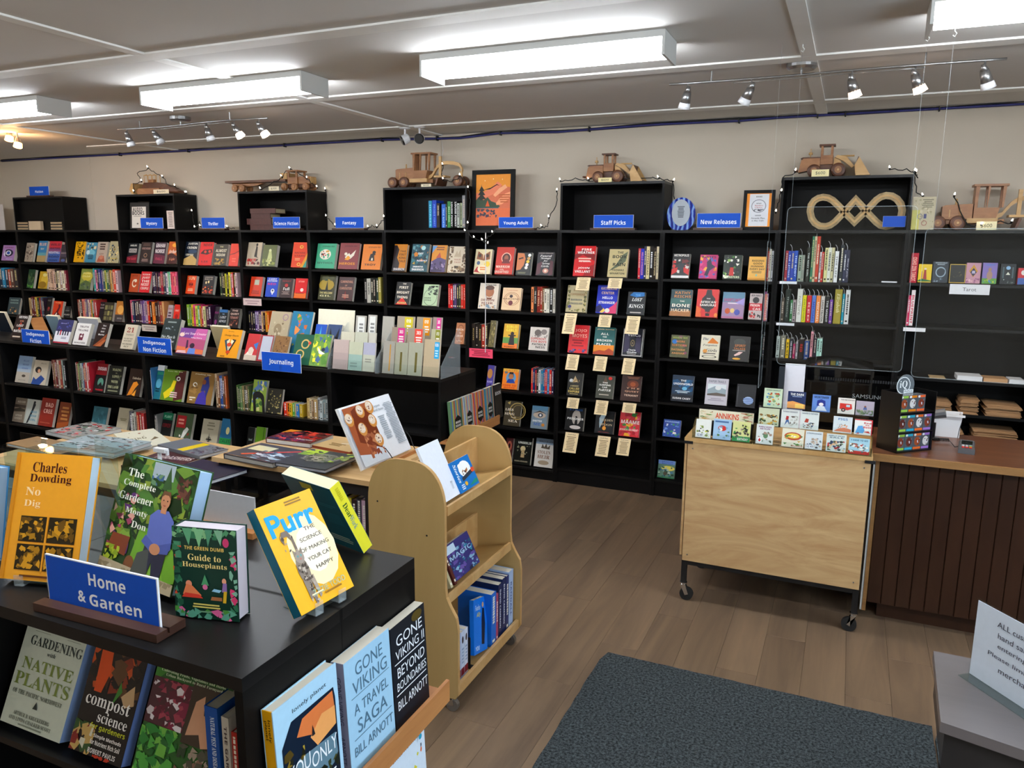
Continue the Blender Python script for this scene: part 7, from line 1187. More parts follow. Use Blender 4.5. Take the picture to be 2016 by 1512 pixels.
for x in (X0 + .014, X1 - .014):
    for y in (Y0 + .014, Y1 - .014):
        k_ = 1 if x < 8.2 else -1
        co = MB().cone((x, y, .10), (x, y, .085), .02, .016, 12).prism([(x - .014, .088), (x + .012, .088), (x + k_ * .03, .038), (x + k_ * .012, .03)], y - .017, y - .014).prism([(x - .014, .088), (x + .012, .088), (x + k_ * .03, .038), (x + k_ * .012, .03)], y + .014, y + .017).build('caster', 'chrome', ct)
        MB().cone((x + k_ * .018, y - .012, .0365), (x + k_ * .018, y + .012, .0365), .036, .036, 18).build('wheel', 'rubber', co)
# clear stepped racks and their little square picture books
CZ = .9176
def rack(x0, x1, n, label):
    t = thing('acrylic_rack', ((x0 + x1) / 2, -1.55, CZ), label, 'display rack')
    for i in range(n):
        y = -1.69 + i * .055; z = CZ + i * .085
        MB().box(x0, x1, y, y + .002, z, z + .03).build('front_lip', 'acrylic', t); MB().box(x0, x1, y + .002, y + .05, z, z + .002).build('tier_floor', 'acrylic', t)
    for sx in (x0 - .0025, x1 + .0005):
        s = MB(); pr = [(-1.69, CZ), (-1.52, CZ), (-1.52, CZ + n * .085 + .06), (-1.69, CZ + .05)]; m = 4; s.v = [(sx, y, z) for y, z in pr] + [(sx + .002, y, z) for y, z in pr]
        s.f = [(0, 1, 2, 3), (7, 6, 5, 4)] + [(i, i + 4, (i + 1) % 4 + 4, (i + 1) % 4) for i in range(4)]; s.c = [None] * 6; s.mi = [0] * 6; s.build('side_wall', 'acrylic_edge', t)
    return t
jx = lambda a, y=-1.69, z=.93: x_at(zx('J', a), y, z)
rk = rack(jx(266), jx(752), 1, 'clear rack of little picture books under the Annikins header')
rack(jx(772), jx(1742), 3, 'clear three-step rack of little picture books on the cart')
p0, p1 = at(zx('J', 316), zy('J', 588), y=-1.60), at(zx('J', 776), zy('J', 624), y=-1.60); pt = at(zx('J', 320), zy('J', 518), y=-1.60)
MB().box(p0.x, p1.x, -1.60, -1.596, CZ, pt.z, '1a1a1a').build('header_board', 'matte_print', rk)
draw(MB(), 'R 1 4 99 96 e8e0c8|T 52 50 42 50 d84a20 x ANNIKINS|T 52 50 42 49 d84a20 x ANNIKINS|K 3 8 26 92 26 3 9 6a9a48,c8a868,e8c8a8,4a3a30|K 76 8 98 92 26 3 9 c89078,6a8a48,a85838,e8d0b8', p1.x - p0.x, .062, plane=lambda u, v, l: (p0.x + u, -1.6005 - .0001 * l, pt.z - .062 + v), res=2).build('header_print', 'matte_print', rk)
mini = lambda tier, a, b, top, bg, desc, art: facebook('J', a, b, top, CZ + .0026 + tier * .085, -1.684 + tier * .055, bg, desc + ' little picture book', art, 'on the cart', 'little picture books on the cart', t=.012, seed=a, lean=math.radians(10), name='picture_book')
pr_ = '|R 8 4 50 24 f0f0f4|T 29 14 36 14 3a4a5a b $2.49'
sc = lambda cs, n=24: 'K 6 6 94 66 %d 6 14 %s' % (n, cs)
for q in [(0, 288, 412, 612, 'e8e8e0', 'white and yellow-green', sc('c8cc40,8a9a58,e8e8e0,3a3a38') + pr_), (0, 432, 578, 612, 'a8c4dc', 'sky blue ladybird-red', 'E 50 56 24 14 c83a34|E 42 50 10 8 e8e8e0|' + sc('88a8c0,d0e0ec,5a7a48', 10) + '|R 8 84 84 92 5878a0'), (0, 590, 736, 630, 'd4d498', 'yellow-green party', 'R 0 0 100 26 3a9058|' + sc('6a6a5a,b8a898,3a8a48,403a3a') + '|K 50 40 96 90 14 6 10 2a2a28,c8d080|T 60 12 60 12 e8f0e0 b BIRTHDAY'),
          (0, 786, 926, 655, 'd8dcd8', 'pale grey child-drawing', 'T 50 88 74 8 8a4878 b PURPLE GREEN|T 50 78 60 8 8a4878 b AND YELLOW|E 56 44 14 14 6a8a68|' + sc('8a9a88,a89080,58685a', 12) + '|E 22 20 15 14 f0f0f0|P c83030 14,18 22,32 30,18 22,10'), (0, 1000, 1180, 692, 'e0dcc8', 'fried egg coloured', 'E 50 60 40 22 b85838|E 50 62 30 14 e8d060|' + sc('5a8a48,e8e8dc,c8a860', 18) + '|T 70 8 50 8 a84038 b MUNSCH'),
          (0, 1192, 1334, 712, 'd4dadc', 'grey-blue farmyard', 'T 50 88 84 7 6a7a88 b STEPHANIE|' + sc('a89888,7a8890,c8b8a8,58585a', 20) + pr_), (0, 1366, 1530, 735, 'd0d8d4', 'crowd scene', 'T 50 90 80 7 4a6878 b SMELLY SOCKS|T 50 80 70 7 4a6878 b SALE|' + sc('5a6a48,a83a34,3a4a6a,d8b890,383838', 40)), (0, 1552, 1724, 768, 'a8ccd8', 'blue and red car', 'R 0 0 100 20 b83a34|T 50 86 80 10 3a6888 b I HAVE TO GO|' + sc('b0443c,e8e8e0,5a6a68,8a6a50', 30)),
          (1, 806, 974, 520, 'c8ccb0', 'olive woodland', sc('8a6a38,4a5a38,e8e0d0,c8a048,5a4a38', 40)), (1, 992, 1138, 535, 'dadcd8', 'white walking child', 'T 50 90 84 8 6a6a78 b THOMAS SNOWSUIT|P a83838 26,44 30,66 44,64 42,44|P 4a6a98 22,12 30,44 44,44 50,14 38,34|' + 'K 50 10 94 70 24 5 12 b0b0a8,6a6058,c8c8c0'), (1, 1152, 1304, 550, 'd8dcd8', 'white father and child', "T 50 90 84 8 5a6a78 b DAVID'S FATHER|P a84838 22,40 30,62 46,58 42,38|K 16 8 80 40 26 4 10 4a6a88,7a4a38,a8a89a,3a3a38"),
          (1, 1424, 1580, 590, 'd8dee0', 'white pig', 'T 50 84 50 14 5a88b8 b PIGS|P d88868 4,8 30,26 60,34 96,24 96,6|K 20 30 80 54 22 3 7 c89868,3a3030,e8a888'), (1, 1600, 1748, 614, 'ecebe6', 'red-edged', 'R 94 0 100 100 c82c38|R 0 94 100 100 c82c38|P 68a8d8 6,10 20,56 44,60 58,30 50,10|P c83a34 10,4 24,14 30,6|P c83a34 50,20 90,12 80,26|T 72 78 40 12 c83038 b Red|T 72 64 20 9 c83038 b is|T 72 50 44 12 c83038 b Best'),
          (2, 850, 1000, 356, 'ccd8bc', 'mint green animals', 'T 50 90 80 8 5a7a68 b THOMAS SNOWSUIT|K 14 10 90 78 34 5 13 d8a858,b85838,6a98b8,88a878'), (2, 1046, 1194, 382, '26345c', 'night blue', 'T 52 84 76 13 f0f0ec b THE DARK|P e0a060 0,6 0,40 30,46 100,30 100,6|R 44 10 92 32 f0c870|L 20 68 84 76 1 98a8c8'), (2, 1250, 1400, 410, '6a8cc8', 'royal blue bedroom', 'T 50 86 80 13 1c2c48 b MORTIMER|P 2c3c8a 26,34 28,66 50,74 72,66 74,34|E 50 44 13 10 e8e0dc|P d8dce4 20,6 34,34 66,34 84,6'),
          (2, 1462, 1602, 436, 'e4dcd4', 'white fire engine', 'T 56 88 80 7 6a4a48 b THE FIRE STATION|P c83830 12,30 12,66 80,64 86,34 60,24|E 34 24 13 12 38383c|E 34 24 6 5 d8a8a0|R 50 44 72 58 b8d0dc'), (2, 1612, 1762, 462, 'b4a8b4', 'lilac field', 'K 4 2 96 40 30 6 14 7a8a68,98a078,6a7a60|P 5a6a98 40,40 44,58 58,58 62,40|E 51 62 6 6 8a5a40')]: mini(*q)

# ================================================================== till counter
cn = thing('till_counter', (9.8, -1.2, 0), 'dark wood till counter with a boarded front and brown top', 'counter')
MB().box(8.652, R['x1'] - .002, -1.53, -.905, .872, .90).build('counter_top', 'counter_top', cn); MB().box(8.652, R['x1'] - .002, -1.552, -1.5305, .866, .90).build('front_edge', 'edge_oak', cn)
MB().box(8.69, R['x1'] - .002, -1.475, -.93, .095, .8715).build('carcass', 'mahogany', cn); MB().box(8.745, R['x1'] - .002, -1.425, -.96, .0, .0945).build('plinth', 'mahogany', cn)
MB().box(8.672, 8.6895, -1.50, -.93, .05, .8715).build('end_panel', 'edge_oak', cn); MB().box(8.662, 8.6715, -1.496, -.93, .05, .8715).build('edge_strip', 'white_metal', cn)
x = 8.69
while x < 10.1:
    o = MB().prism([(x + .001, 0), (x + .067, 0)], 0, 0) if False else MB()
    w = .066; o.slab([(x + .0015, -1.4755), (x + .0012, -1.487), (x + .004, -1.4895), (x + w - .004, -1.4895), (x + w - .0015, -1.487), (x + w - .0015, -1.4755)], .097, .865).build('board', 'mahogany', cn); x += w
# puzzle display, terminal, bin
dp0, dp1 = at(1764, 893, z=.9006), at(1833, 886, z=.9006); e = (dp1 - dp0); W = e.length; yw = math.atan2(e.y, e.x); hd = .30
dd = bpy.data.objects.new('puzzle_display', None); COL.objects.link(dd); dd.matrix_world = Matrix.Translation(((dp0 + dp1) / 2).to_3d()) @ Matrix.Rotation(yw, 4, 'Z'); tag(dd, 'black counter display of small puzzles with a round grey top sign', 'display stand')
MB().box(-W / 2, -W / 2 + .004, 0, .13, 0, hd).box(W / 2 - .004, W / 2, 0, .13, 0, hd).box(-W / 2 + .004, W / 2 - .004, .126, .13, 0, hd).box(-W / 2 + .004, W / 2 - .004, 0, .126, 0, .008).box(-W / 2 + .004, W / 2 - .004, 0, .126, .1, .104).box(-W / 2 + .004, W / 2 - .004, 0, .126, .2, .204).build('case', 'black_plastic', dd, local=True)
cf = MB(); n = 20; cf.prism([(-W * .1 + .055 * math.cos(2 * math.pi * i / n), hd + .028 + .055 * math.sin(2 * math.pi * i / n)) for i in range(n)], .068, .072, '6e767c'); tp = cf.build('top_sign', 'matte_print', dd, local=True)
draw(MB(), 'O 36 50 40 40 .1 eef2f4|T 36 52 44 40 f0f4f6 s iQ|R 40 14 96 30 eef2f4|T 68 22 46 10 50585e b PUZZLES', .11, .11, plane=lambda u, v, l: (u - .055 - W * .1, 0.0675 - .0001 * l, hd - .027 + v)).build('sign_print', 'matte_print', tp, local=True)
cw = (W - .012) / 4
for r_ in range(3):
    for c_ in range(4):
        if r_ == 2 and c_ == 3: continue
        colr = ['a0c858', '38b0d0', 'e87838', 'a880d0'][c_] if r_ < 2 else ['a0c858', 'd88828', 'e87040'][c_]
        x = -W / 2 + .006 + c_ * cw; z = [.0084, .1044, .2044][r_]; a = Matrix.Translation((x + cw / 2, .012, z))
        o = MB().box(-cw / 2 + .001, cw / 2 - .001, 0, .05, 0, .084, '5c646c').build('puzzle_box', 'gloss_print', local=True); o.matrix_world = dd.matrix_world @ a
        tag(o, uniq('small %s-trimmed puzzle box, %s row, %s column of the counter display' % (colname(colr), ['lowest', 'middle', 'upper'][r_], ORDN[c_])), 'puzzle', 'puzzle boxes in the counter display')
        draw(MB(), 'R 4 84 96 98 %s|R 4 2 96 16 %s|E 50 50 36 28 %s|E 20 90 14 7 e8f0f0|K 30 26 80 70 8 6 12 %s,d8d8e0' % (colr, colr, ['8a4838', '6a3a34', 'a05838', 'd8d8d8'][(c_ + r_) % 4], ['5a2a28', '38343a'][r_ % 2]), cw - .002, .084).build('box_print', 'gloss_print', o, local=True)
c = at(1902, 894, z=.9006); tm = bpy.data.objects.new('card_terminal', None); COL.objects.link(tm); tm.matrix_world = Matrix.Translation(c) @ Matrix.Rotation(-.12, 4, 'Z'); tag(tm, 'grey card payment terminal lying on the brown counter', 'card reader')
s_ = MB(); pr = [(-.0, .0), (.0, .026), (.07, .03), (.10, .044), (.13, .044), (.14, .03), (.14, 0)]
s_.v = [(sx * (.03 if j in (2, 3, 4) else .036), y, z) for sx in (-1, 1) for j, (y, z) in enumerate(pr)]; n = 7; s_.f = [tuple(reversed(range(n))), tuple(range(n, 2 * n))] + [(i, (i + 1) % n, (i + 1) % n + n, i + n) for i in range(n)]; s_.c = [None] * 9; s_.mi = [0] * 9
s_.build('terminal_body', 'grey_plastic', tm, local=True)
kb = MB()
for i in range(3):
    for j in range(4): kb.box(-.022 + i * .016, -.010 + i * .016, .012 + j * .013, .021 + j * .013, .0285, .0335, ['c83830', 'd8b030', '3a9a50', 'a8acb0'][j] if j < 1 or i == 2 else 'b4b8bc')
tag(kb.build('keypad', 'matte_print', tm, local=True), kind='stuff'); MB().box(-.024, .024, .074, .098, .0345, .046, '1c2420').build('screen', 'gloss_print', tm, local=True)
cord = MB(); a, b = at(1836, 868, z=.905), at(1868, 870, z=.905); cord.tube([a + (b - a) * (i / 90) + Vector((0, .008 * math.cos(i * .9), .010 + .008 * math.sin(i * .9))) for i in range(91)], .0022, 5).tube([b + Vector((0, .008, .01)), at(1880, 880, z=.906), c + Vector((0, .14, .01))], .0022, 5)
tag(cord.build('coiled_cord', 'black_plastic', smooth=True), 'black coiled cord from the puzzle display to the card terminal', 'cord')
c = at(1856, 852, z=.9006); c.y = -1.0; t = thing('plastic_bin', c, 'small white plastic bin at the back of the counter', 'bin')
bw = .062; bb = MB(); 
for (sx, sy) in ((-1, 0), (1, 0), (0, -1), (0, 1)):
    if sx: bb.prism([(c.x + sx * bw, c.z), (c.x + sx * (bw + .012), c.z + .125), (c.x + sx * (bw + .009), c.z + .125), (c.x + sx * (bw - .003), c.z)], c.y, c.y + .09)
    else: bb.box(c.x - bw - .006, c.x + bw + .006, c.y + (0 if sy < 0 else .087), c.y + (.003 if sy < 0 else .09), c.z, c.z + .125)
bb.box(c.x - bw, c.x + bw, c.y + .003, c.y + .087, c.z, c.z + .004).build('bin_body', 'white_plastic', t)
MB().box(c.x - bw - .022, c.x + bw + .022, c.y - .012, c.y - .0006, c.z + .115, c.z + .126).box(c.x - bw - .022, c.x + bw + .022, c.y + .0906, c.y + .10, c.z + .115, c.z + .126).build('rim', 'white_plastic', t)
c = at(1842, 815, y=-1.08); t = thing('barcode_scanner', (c.x, c.y, .9006), 'dark barcode scanner on a stand behind the puzzle display', 'scanner')
MB().lathe((c.x, c.y, .9006), [(.035, 0), (.035, .008), (.008, .014), (.008, .09)], 12).build('stand', 'black_plastic', t); MB().cone((c.x - .03, c.y, c.z - .01), (c.x + .045, c.y - .01, c.z + .012), .022, .026, 10).build('head', 'grey_plastic', t)
# printer on a low cabinet behind the cart
pc = thing('printer_cabinet', (8.33, -.86, 0), 'low black cabinet under the printer behind the cart', 'cabinet')
MB().box(8.02, 8.645, -1.12, -.62, .0, .84).build('cabinet_body', 'blackwood', pc); MB().box(8.03, 8.32, -1.128, -1.1205, .05, .83).build('door', 'blackwood', pc); MB().box(8.335, 8.635, -1.128, -1.1205, .05, .83).build('door', 'blackwood', pc)
PY = -1.08; a, b = at(1578, 780, y=PY), at(1795, 800, y=PY); zt = at(1600, 716, y=PY).z
pn = thing('printer', ((a.x + b.x) / 2, PY + .2, .8406), 'glossy black printer with a curved lid behind the little books', 'printer')
xa, xb = a.x, min(b.x, 8.635); 
MB().box(xa, xb, PY, PY + .38, .8406, zt - .055).build('printer_body', 'gloss_black', pn)
ld = MB(); n = 12; ld.prism([(xa - .004, zt - .054)] + [(xa - .004 + (xb - xa + .008) * i / n, zt - .02 + .022 * math.sin(math.pi * (i / n) ** .8) ) for i in range(n + 1)] + [(xb + .004, zt - .054)], PY - .02, PY + .37); ld.build('lid', 'gloss_black', pn)
v_ = MB()
for i in range(34): v_.box(xa + .08 + i * .0125, xa + .088 + i * .0125, PY - .003, PY - .0004, zt - .085, zt - .07, '2a2c30')
tag(v_.build('vent_slots', 'matte_print', pn), kind='stuff')
draw(MB(), 'T 50 50 98 90 8a9094 n SAMSUNG', .16, .024, plane=lambda u, v, l: (xa + .26 + u, PY - .0012, zt - .175 + v), res=3).build('maker_lettering', 'matte_print', pn)
q0, q1 = at(1541, 800, y=-1.2), at(1580, 800, y=-1.2); tp_ = at(1560, 716, y=-1.2)
pp = thing('paper_stack', ((q0.x + q1.x) / 2, -1.2, .9176), 'tall white sheets standing beside the printer', 'paper')
MB().box(q0.x, q1.x, -1.215, -1.195, .9176, tp_.z, 'dcdce4').build('sheets', 'paper', pp); MB().box(q0.x - .03, q0.x - .0006, -1.235, -1.19, .9176, tp_.z - .02, '2a3036').build('rest', 'matte_print', pp)

# ================================================================== hanging clear screens
def screen(xa_, xb_, y, z0, z1, hooks, label, edge_x=True):
    t = thing('clear_screen', ((xa_ + xb_) / 2, y, z0), label, 'screen', 'clear hanging screens')
    r = .02; pts = []
    for cx, cz, a0 in ((xb_ - r, z0 + r, -90), (xb_ - r, z1 - r, 0), (xa_ + r, z1 - r, 90), (xa_ + r, z0 + r, 180)):
        pts += [(cx + r * math.cos(math.radians(a0 + k * 30)), cz + r * math.sin(math.radians(a0 + k * 30))) for k in range(4)]
    MB().prism(pts, y, y + .005).build('pane', 'acrylic', t)
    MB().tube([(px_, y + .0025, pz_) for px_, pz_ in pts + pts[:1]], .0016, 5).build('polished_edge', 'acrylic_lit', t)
    for hx_ in hooks:
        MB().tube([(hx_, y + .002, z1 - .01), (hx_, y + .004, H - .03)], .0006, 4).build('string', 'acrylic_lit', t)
        MB().tube([(hx_, y + .004, H - .001), (hx_, y + .004, H - .02), (hx_ + .008, y + .004, H - .03), (hx_ + .002, y + .004, H - .042), (hx_ - .006, y + .004, H - .036)], .0022, 5).build('hook', 'white_metal', t)
sxa = at(1540, 560, y=-1.72).x; sxb = at(1788, 600, y=-1.72).x
screen(sxa, sxb, -1.72, at(1535, 717, y=-1.72).z, at(1547, 408, y=-1.72).z, (sxa + .015, sxb - .03), 'clear screen hung in front of the loop carving case')
sxa = at(1808, 600, y=-1.76).x
screen(sxa, sxa + 1.1, -1.76, at(1795, 742, y=-1.76).z, at(1824, 450, y=-1.76).z, (sxa + .03,), 'clear screen hung in front of the Tarot case')
t = thing('clear_screen', (8.105, -1.75, 1.25), 'narrow clear side screen hung beside the New Releases case', 'screen', 'clear hanging screens')
sx_ = at(1505, 600, y=-1.8).x
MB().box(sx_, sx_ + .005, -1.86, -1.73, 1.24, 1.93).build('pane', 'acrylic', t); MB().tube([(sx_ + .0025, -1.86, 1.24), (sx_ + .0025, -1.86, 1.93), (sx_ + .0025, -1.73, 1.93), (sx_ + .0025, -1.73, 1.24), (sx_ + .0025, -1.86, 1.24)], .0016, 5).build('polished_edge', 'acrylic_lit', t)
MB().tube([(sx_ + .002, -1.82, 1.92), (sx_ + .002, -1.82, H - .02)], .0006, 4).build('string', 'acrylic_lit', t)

# ================================================================== things at the Tarot case
def bx(name, k, a, b, top, y, z, d, col, label, cat, mat='matte_print', t=.02):
    xa_, xb_ = x_at(zx(k, a), y, z), x_at(zx(k, b), y, z); return tag(MB().box(xa_, xb_, y, y + d, z + .0006, z + t, col).build(name, mat), label, cat)
z3 = BAYS[11][2]; bx('card_box', 'K', 1500, 1694, 0, .02, z3, .15, 'e4e4e8', 'flat white box on the shelf below the Tarot label', 'box', t=.03); bx('card_box', 'K', 1704, 1888, 0, .02, z3, .13, 'c8a078', 'flat kraft-topped box next to the flat white box', 'box', t=.025)
bx('card_box', 'K', 1900, 2016, 0, .02, z3, .13, 'e0e0e4', 'flat white box at the picture edge on the same shelf as the kraft one', 'box', t=.026); bx('paper_sheet', 'K', 1290, 1412, 0, .03, z3, .12, 'c8ae88', 'kraft paper sheet lying left of the flat white box', 'paper', t=.004)
rn = random.Random(9)
for (a, b, zi, n, lab) in [(1310, 1465, 3, 9, 'puzzle display side'), (1520, 1670, 3, 13, 'middle'), (1715, 2000, 3, 10, 'picture edge side'), (1440, 1560, 4, 9, 'puzzle display side, lower shelf'), (1625, 2016, 4, 12, 'wide stack on the lower shelf')]:
    z = BAYS[11][zi] + .0006; xa_, xb_ = x_at(zx('K', a), .02, z), min(9.55, x_at(zx('K', b), .02, z))
    t = thing('paper_bag_pile', ((xa_ + xb_) / 2, .1, z), 'pile of flat brown paper bags behind the counter, ' + lab, 'paper bags', 'brown paper bags')
    for i in range(n):
        o_ = rn.uniform(-.008, .008); sk = .012 * rn.random()
        hh = .0052; zz = z + i * .0075
        MB().prism([(xa_ + o_, zz), (xb_ + o_ - .01, zz), (xb_ + o_ - .012, zz + hh), (xa_ + o_ + .03, zz + hh + sk), (xa_ + o_ - .004, zz + hh)], .02 + rn.uniform(-.012, .01), .22).build('bag', 'kraft', t)

# ================================================================== desk at the corner, mat
ds = thing('grey_desk', (9.4, -3.5, 0), 'grey-topped desk with dark sides cut by the picture corner', 'desk')
MB().slab([(8.79, -3.245), (8.775, -3.62), (9.9, -3.90), (9.95, -3.26)], .722, .75).build('desk_top', 'desk_top', ds)
MB().slab([(8.80, -3.26), (8.787, -3.61), (9.88, -3.88), (9.93, -3.275)], .62, .7215).build('desk_apron', 'desk_side', ds)
MB().slab([(8.83, -3.30), (8.82, -3.57), (9.86, -3.84), (9.9, -3.31)], .0105, .6195).build('desk_body', 'desk_side', ds)
MB().tube([(8.80, -3.60, .62), (8.80, -3.60, .3), (8.81, -3.6, .0105)], .016, 8).build('leg', 'black_metal', ds)
c, w, h, yw, ln = card_geo((1908, 1327), (2016, 1398), (1925, 1161), .754)
w = .28; sg = bpy.data.objects.new('notice_stand', None); COL.objects.link(sg); p = at(1908, 1327, z=.7506); sg.matrix_world = Matrix.Translation(p) @ Matrix.Rotation(yw, 4, 'Z'); tag(sg, 'clear stand with a white notice for customers on the grey desk', 'sign')
MB().box(0, w, 0, .0015, .003, .218, 'e8ecf8').build('notice', 'matte_print', sg, local=True)
draw(MB(), 'T 68 84 60 7 4a4a58 r ALL customers must use|T 64 70 56 7 4a4a58 r hand sanitizer before|T 66 56 56 7 4a4a58 r entering our store.|T 60 42 74 7 4a4a58 r Please limit handling of|T 66 28 50 7 4a4a58 r merchandise.'.replace('T 68 84 60', 'T 66 84 84').replace('T 64 70 56', 'T 64 70 76').replace('T 66 56 56', 'T 62 56 70').replace('T 60 42 74', 'T 62 42 88').replace('T 66 28 50', 'T 56 28 50'), w, .215, plane=lambda u, v, l: (u + .0, -.0022 - .0001 * l, .003 + v), res=4).build('notice_print', 'matte_print', sg, local=True)
MB().box(-.002, w, -.0016, -.0004, 0.0, .222).box(-.002, w, .0018, .003, 0.0, .222).build('holder', 'acrylic', sg, local=True); MB().box(-.002, w, -.035, .035, -.0001, .0025).build('foot', 'acrylic_edge', sg, local=True)
mt = thing('entrance_mat', (8.3, -3.2, 0), 'dark grey ribbed entrance mat on the plank floor', 'mat')
def matp(x0, x1, y0, y1):
    b = MB(); rn = random.Random(3); n = 40; pts = []
    for (ax, ay, bx_, by) in ((x0 + .02, y1, x1, y1), (x1, y1, x1, y0), (x1, y0, x0, y0), (x0, y0, x0, y1 - .02)):
        for i in range(n): f_ = i / n; pts.append((ax + (bx_ - ax) * f_ + rn.uniform(-.0022, .0022), ay + (by - ay) * f_ + rn.uniform(-.0022, .0022)))
    b.slab(list(reversed(pts)), .0006, .010); b.build('mat_piece', 'carpet', mt)
matp(7.555, 8.925, -4.7, -2.39); matp(8.93, 9.6, -4.7, -2.40)
# ================================================================== wooden toy vehicles on the cases
def wheel(x, z, r, y0, y1, par, col='toy_dark', n=20):
    w = MB().lathe((x, y0, z), [(r * .72, 0), (r * .95, .003), (r, .008), (r, y1 - y0 - .008), (r * .95, y1 - y0 - .003), (r * .72, y1 - y0)], n, axis='y').build('wheel', col, par)
    h = MB().lathe((x, y0 - .0035, z), [(r * .5, .003), (r * .5, .0)], 14, axis='y').build('hub', 'toy_mid', w)
    MB().lathe((x, y0 - .006, z), [(r * .16, .002), (r * .16, .0)], 8, axis='y').build('hub_pin', 'toy_light', w); return w
def block(nm, x0, x1, z0, z1, y0, y1, m, par): return MB().box(x0, x1, y0, y1, z0, z1).build(nm, m, par)
def grader(x, z, label):
    t = thing('toy_grader', (x, .13, z), label, 'wooden toy', 'wooden toy machines on the bookcases'); X = lambda v: x + v; Z_ = lambda v: z + v; F, Bk = .055, .205
    for wx in (0, .112): 
        for ya, yb in ((F, F + .045), (Bk - .045, Bk)): wheel(X(wx), Z_(.0465), .0455, ya, yb, t)
    MB().box(X(-.02), X(.37), F + .05, Bk - .05, Z_(.04), Z_(.068)).build('chassis', 'toy_mid', t); MB().box(X(.16), X(.33), F + .02, Bk - .02, Z_(.045), Z_(.075)).build('running_board', 'toy_light', t)
    MB().prism([(X(.02), Z_(.0685)), (X(.02), Z_(.15)), (X(.035), Z_(.158)), (X(.19), Z_(.165)), (X(.19), Z_(.0685))], F + .03, Bk - .03).build('hood', 'toy_mid', t)
    for vx in (.06, .12): block('hood_trim', X(vx), X(vx + .006), Z_(.08), Z_(.13), F + .027, F + .0299, 'toy_light', t)
    cab = MB(); c0, c1 = .195, .355
    cab.prism([(X(c0), Z_(.0755)), (X(c0), Z_(.14)), (X(c1 - .02), Z_(.14)), (X(c1 - .035), Z_(.0755))], F + .02, Bk - .02)
    for (a, b) in ((c0, c0 + .022), (.262, .275), (c1 - .012, c1 + .006)):
        for ya in (F + .02, Bk - .034): cab.prism([(X(a), Z_(.1401)), (X(b - .008), Z_(.1401)), (X(b), Z_(.27)), (X(a), Z_(.27))], ya, ya + .014)
    cab.box(X(c0), X(c0 + .02), F + .0341, Bk - .0341, Z_(.141), Z_(.27)); co = cab.build('cab', 'toy_mid', t); block('roof', X(c0 - .012), X(c1 + .016), Z_(.2705), Z_(.284), F + .012, Bk - .012, 'toy_mid', t)
    arm = [(.30, .06), (.355, .085), (.40, .15), (.44, .18), (.50, .185), (.56, .18), (.61, .165), (.64, .125)]
    a = MB(); n = len(arm)
    for i in range(n - 1):
        (xa, za), (xb, zb) = arm[i], arm[i + 1]; a.prism([(X(xa), Z_(za)), (X(xb), Z_(zb)), (X(xb), Z_(zb + .028)), (X(xa), Z_(za + .028))], .118, .142)
    a.build('arched_beam', 'toy_light', t)
    for ya, yb in ((F, F + .04), (Bk - .04, Bk)): wheel(X(.625), Z_(.0465), .0455, ya, yb, t)
    block('front_axle', X(.615), X(.64), Z_(.05), Z_(.075), F + .045, Bk - .045, 'toy_dark', t); MB().cone((X(.627), .13, Z_(.076)), (X(.627), .13, Z_(.13)), .012, .012, 8).build('king_post', 'toy_light', t)
    MB().prism([(X(.42), Z_(.012)), (X(.435), Z_(.012)), (X(.455), Z_(.07)), (X(.44), Z_(.075))], F - .01, Bk + .01).build('blade', 'toy_dark', t); block('blade_mount', X(.39), X(.50), Z_(.08), Z_(.095), F + .03, Bk - .03, 'toy_light', t)
    block('lift_post', X(.43), X(.452), Z_(.0955), Z_(.25), .10, .117, 'toy_light', t)
    MB().cone((X(.10), .13, Z_(.16)), (X(.10), .13, Z_(.2)), .008, .006, 8).build('exhaust', 'toy_light', t)
    return t
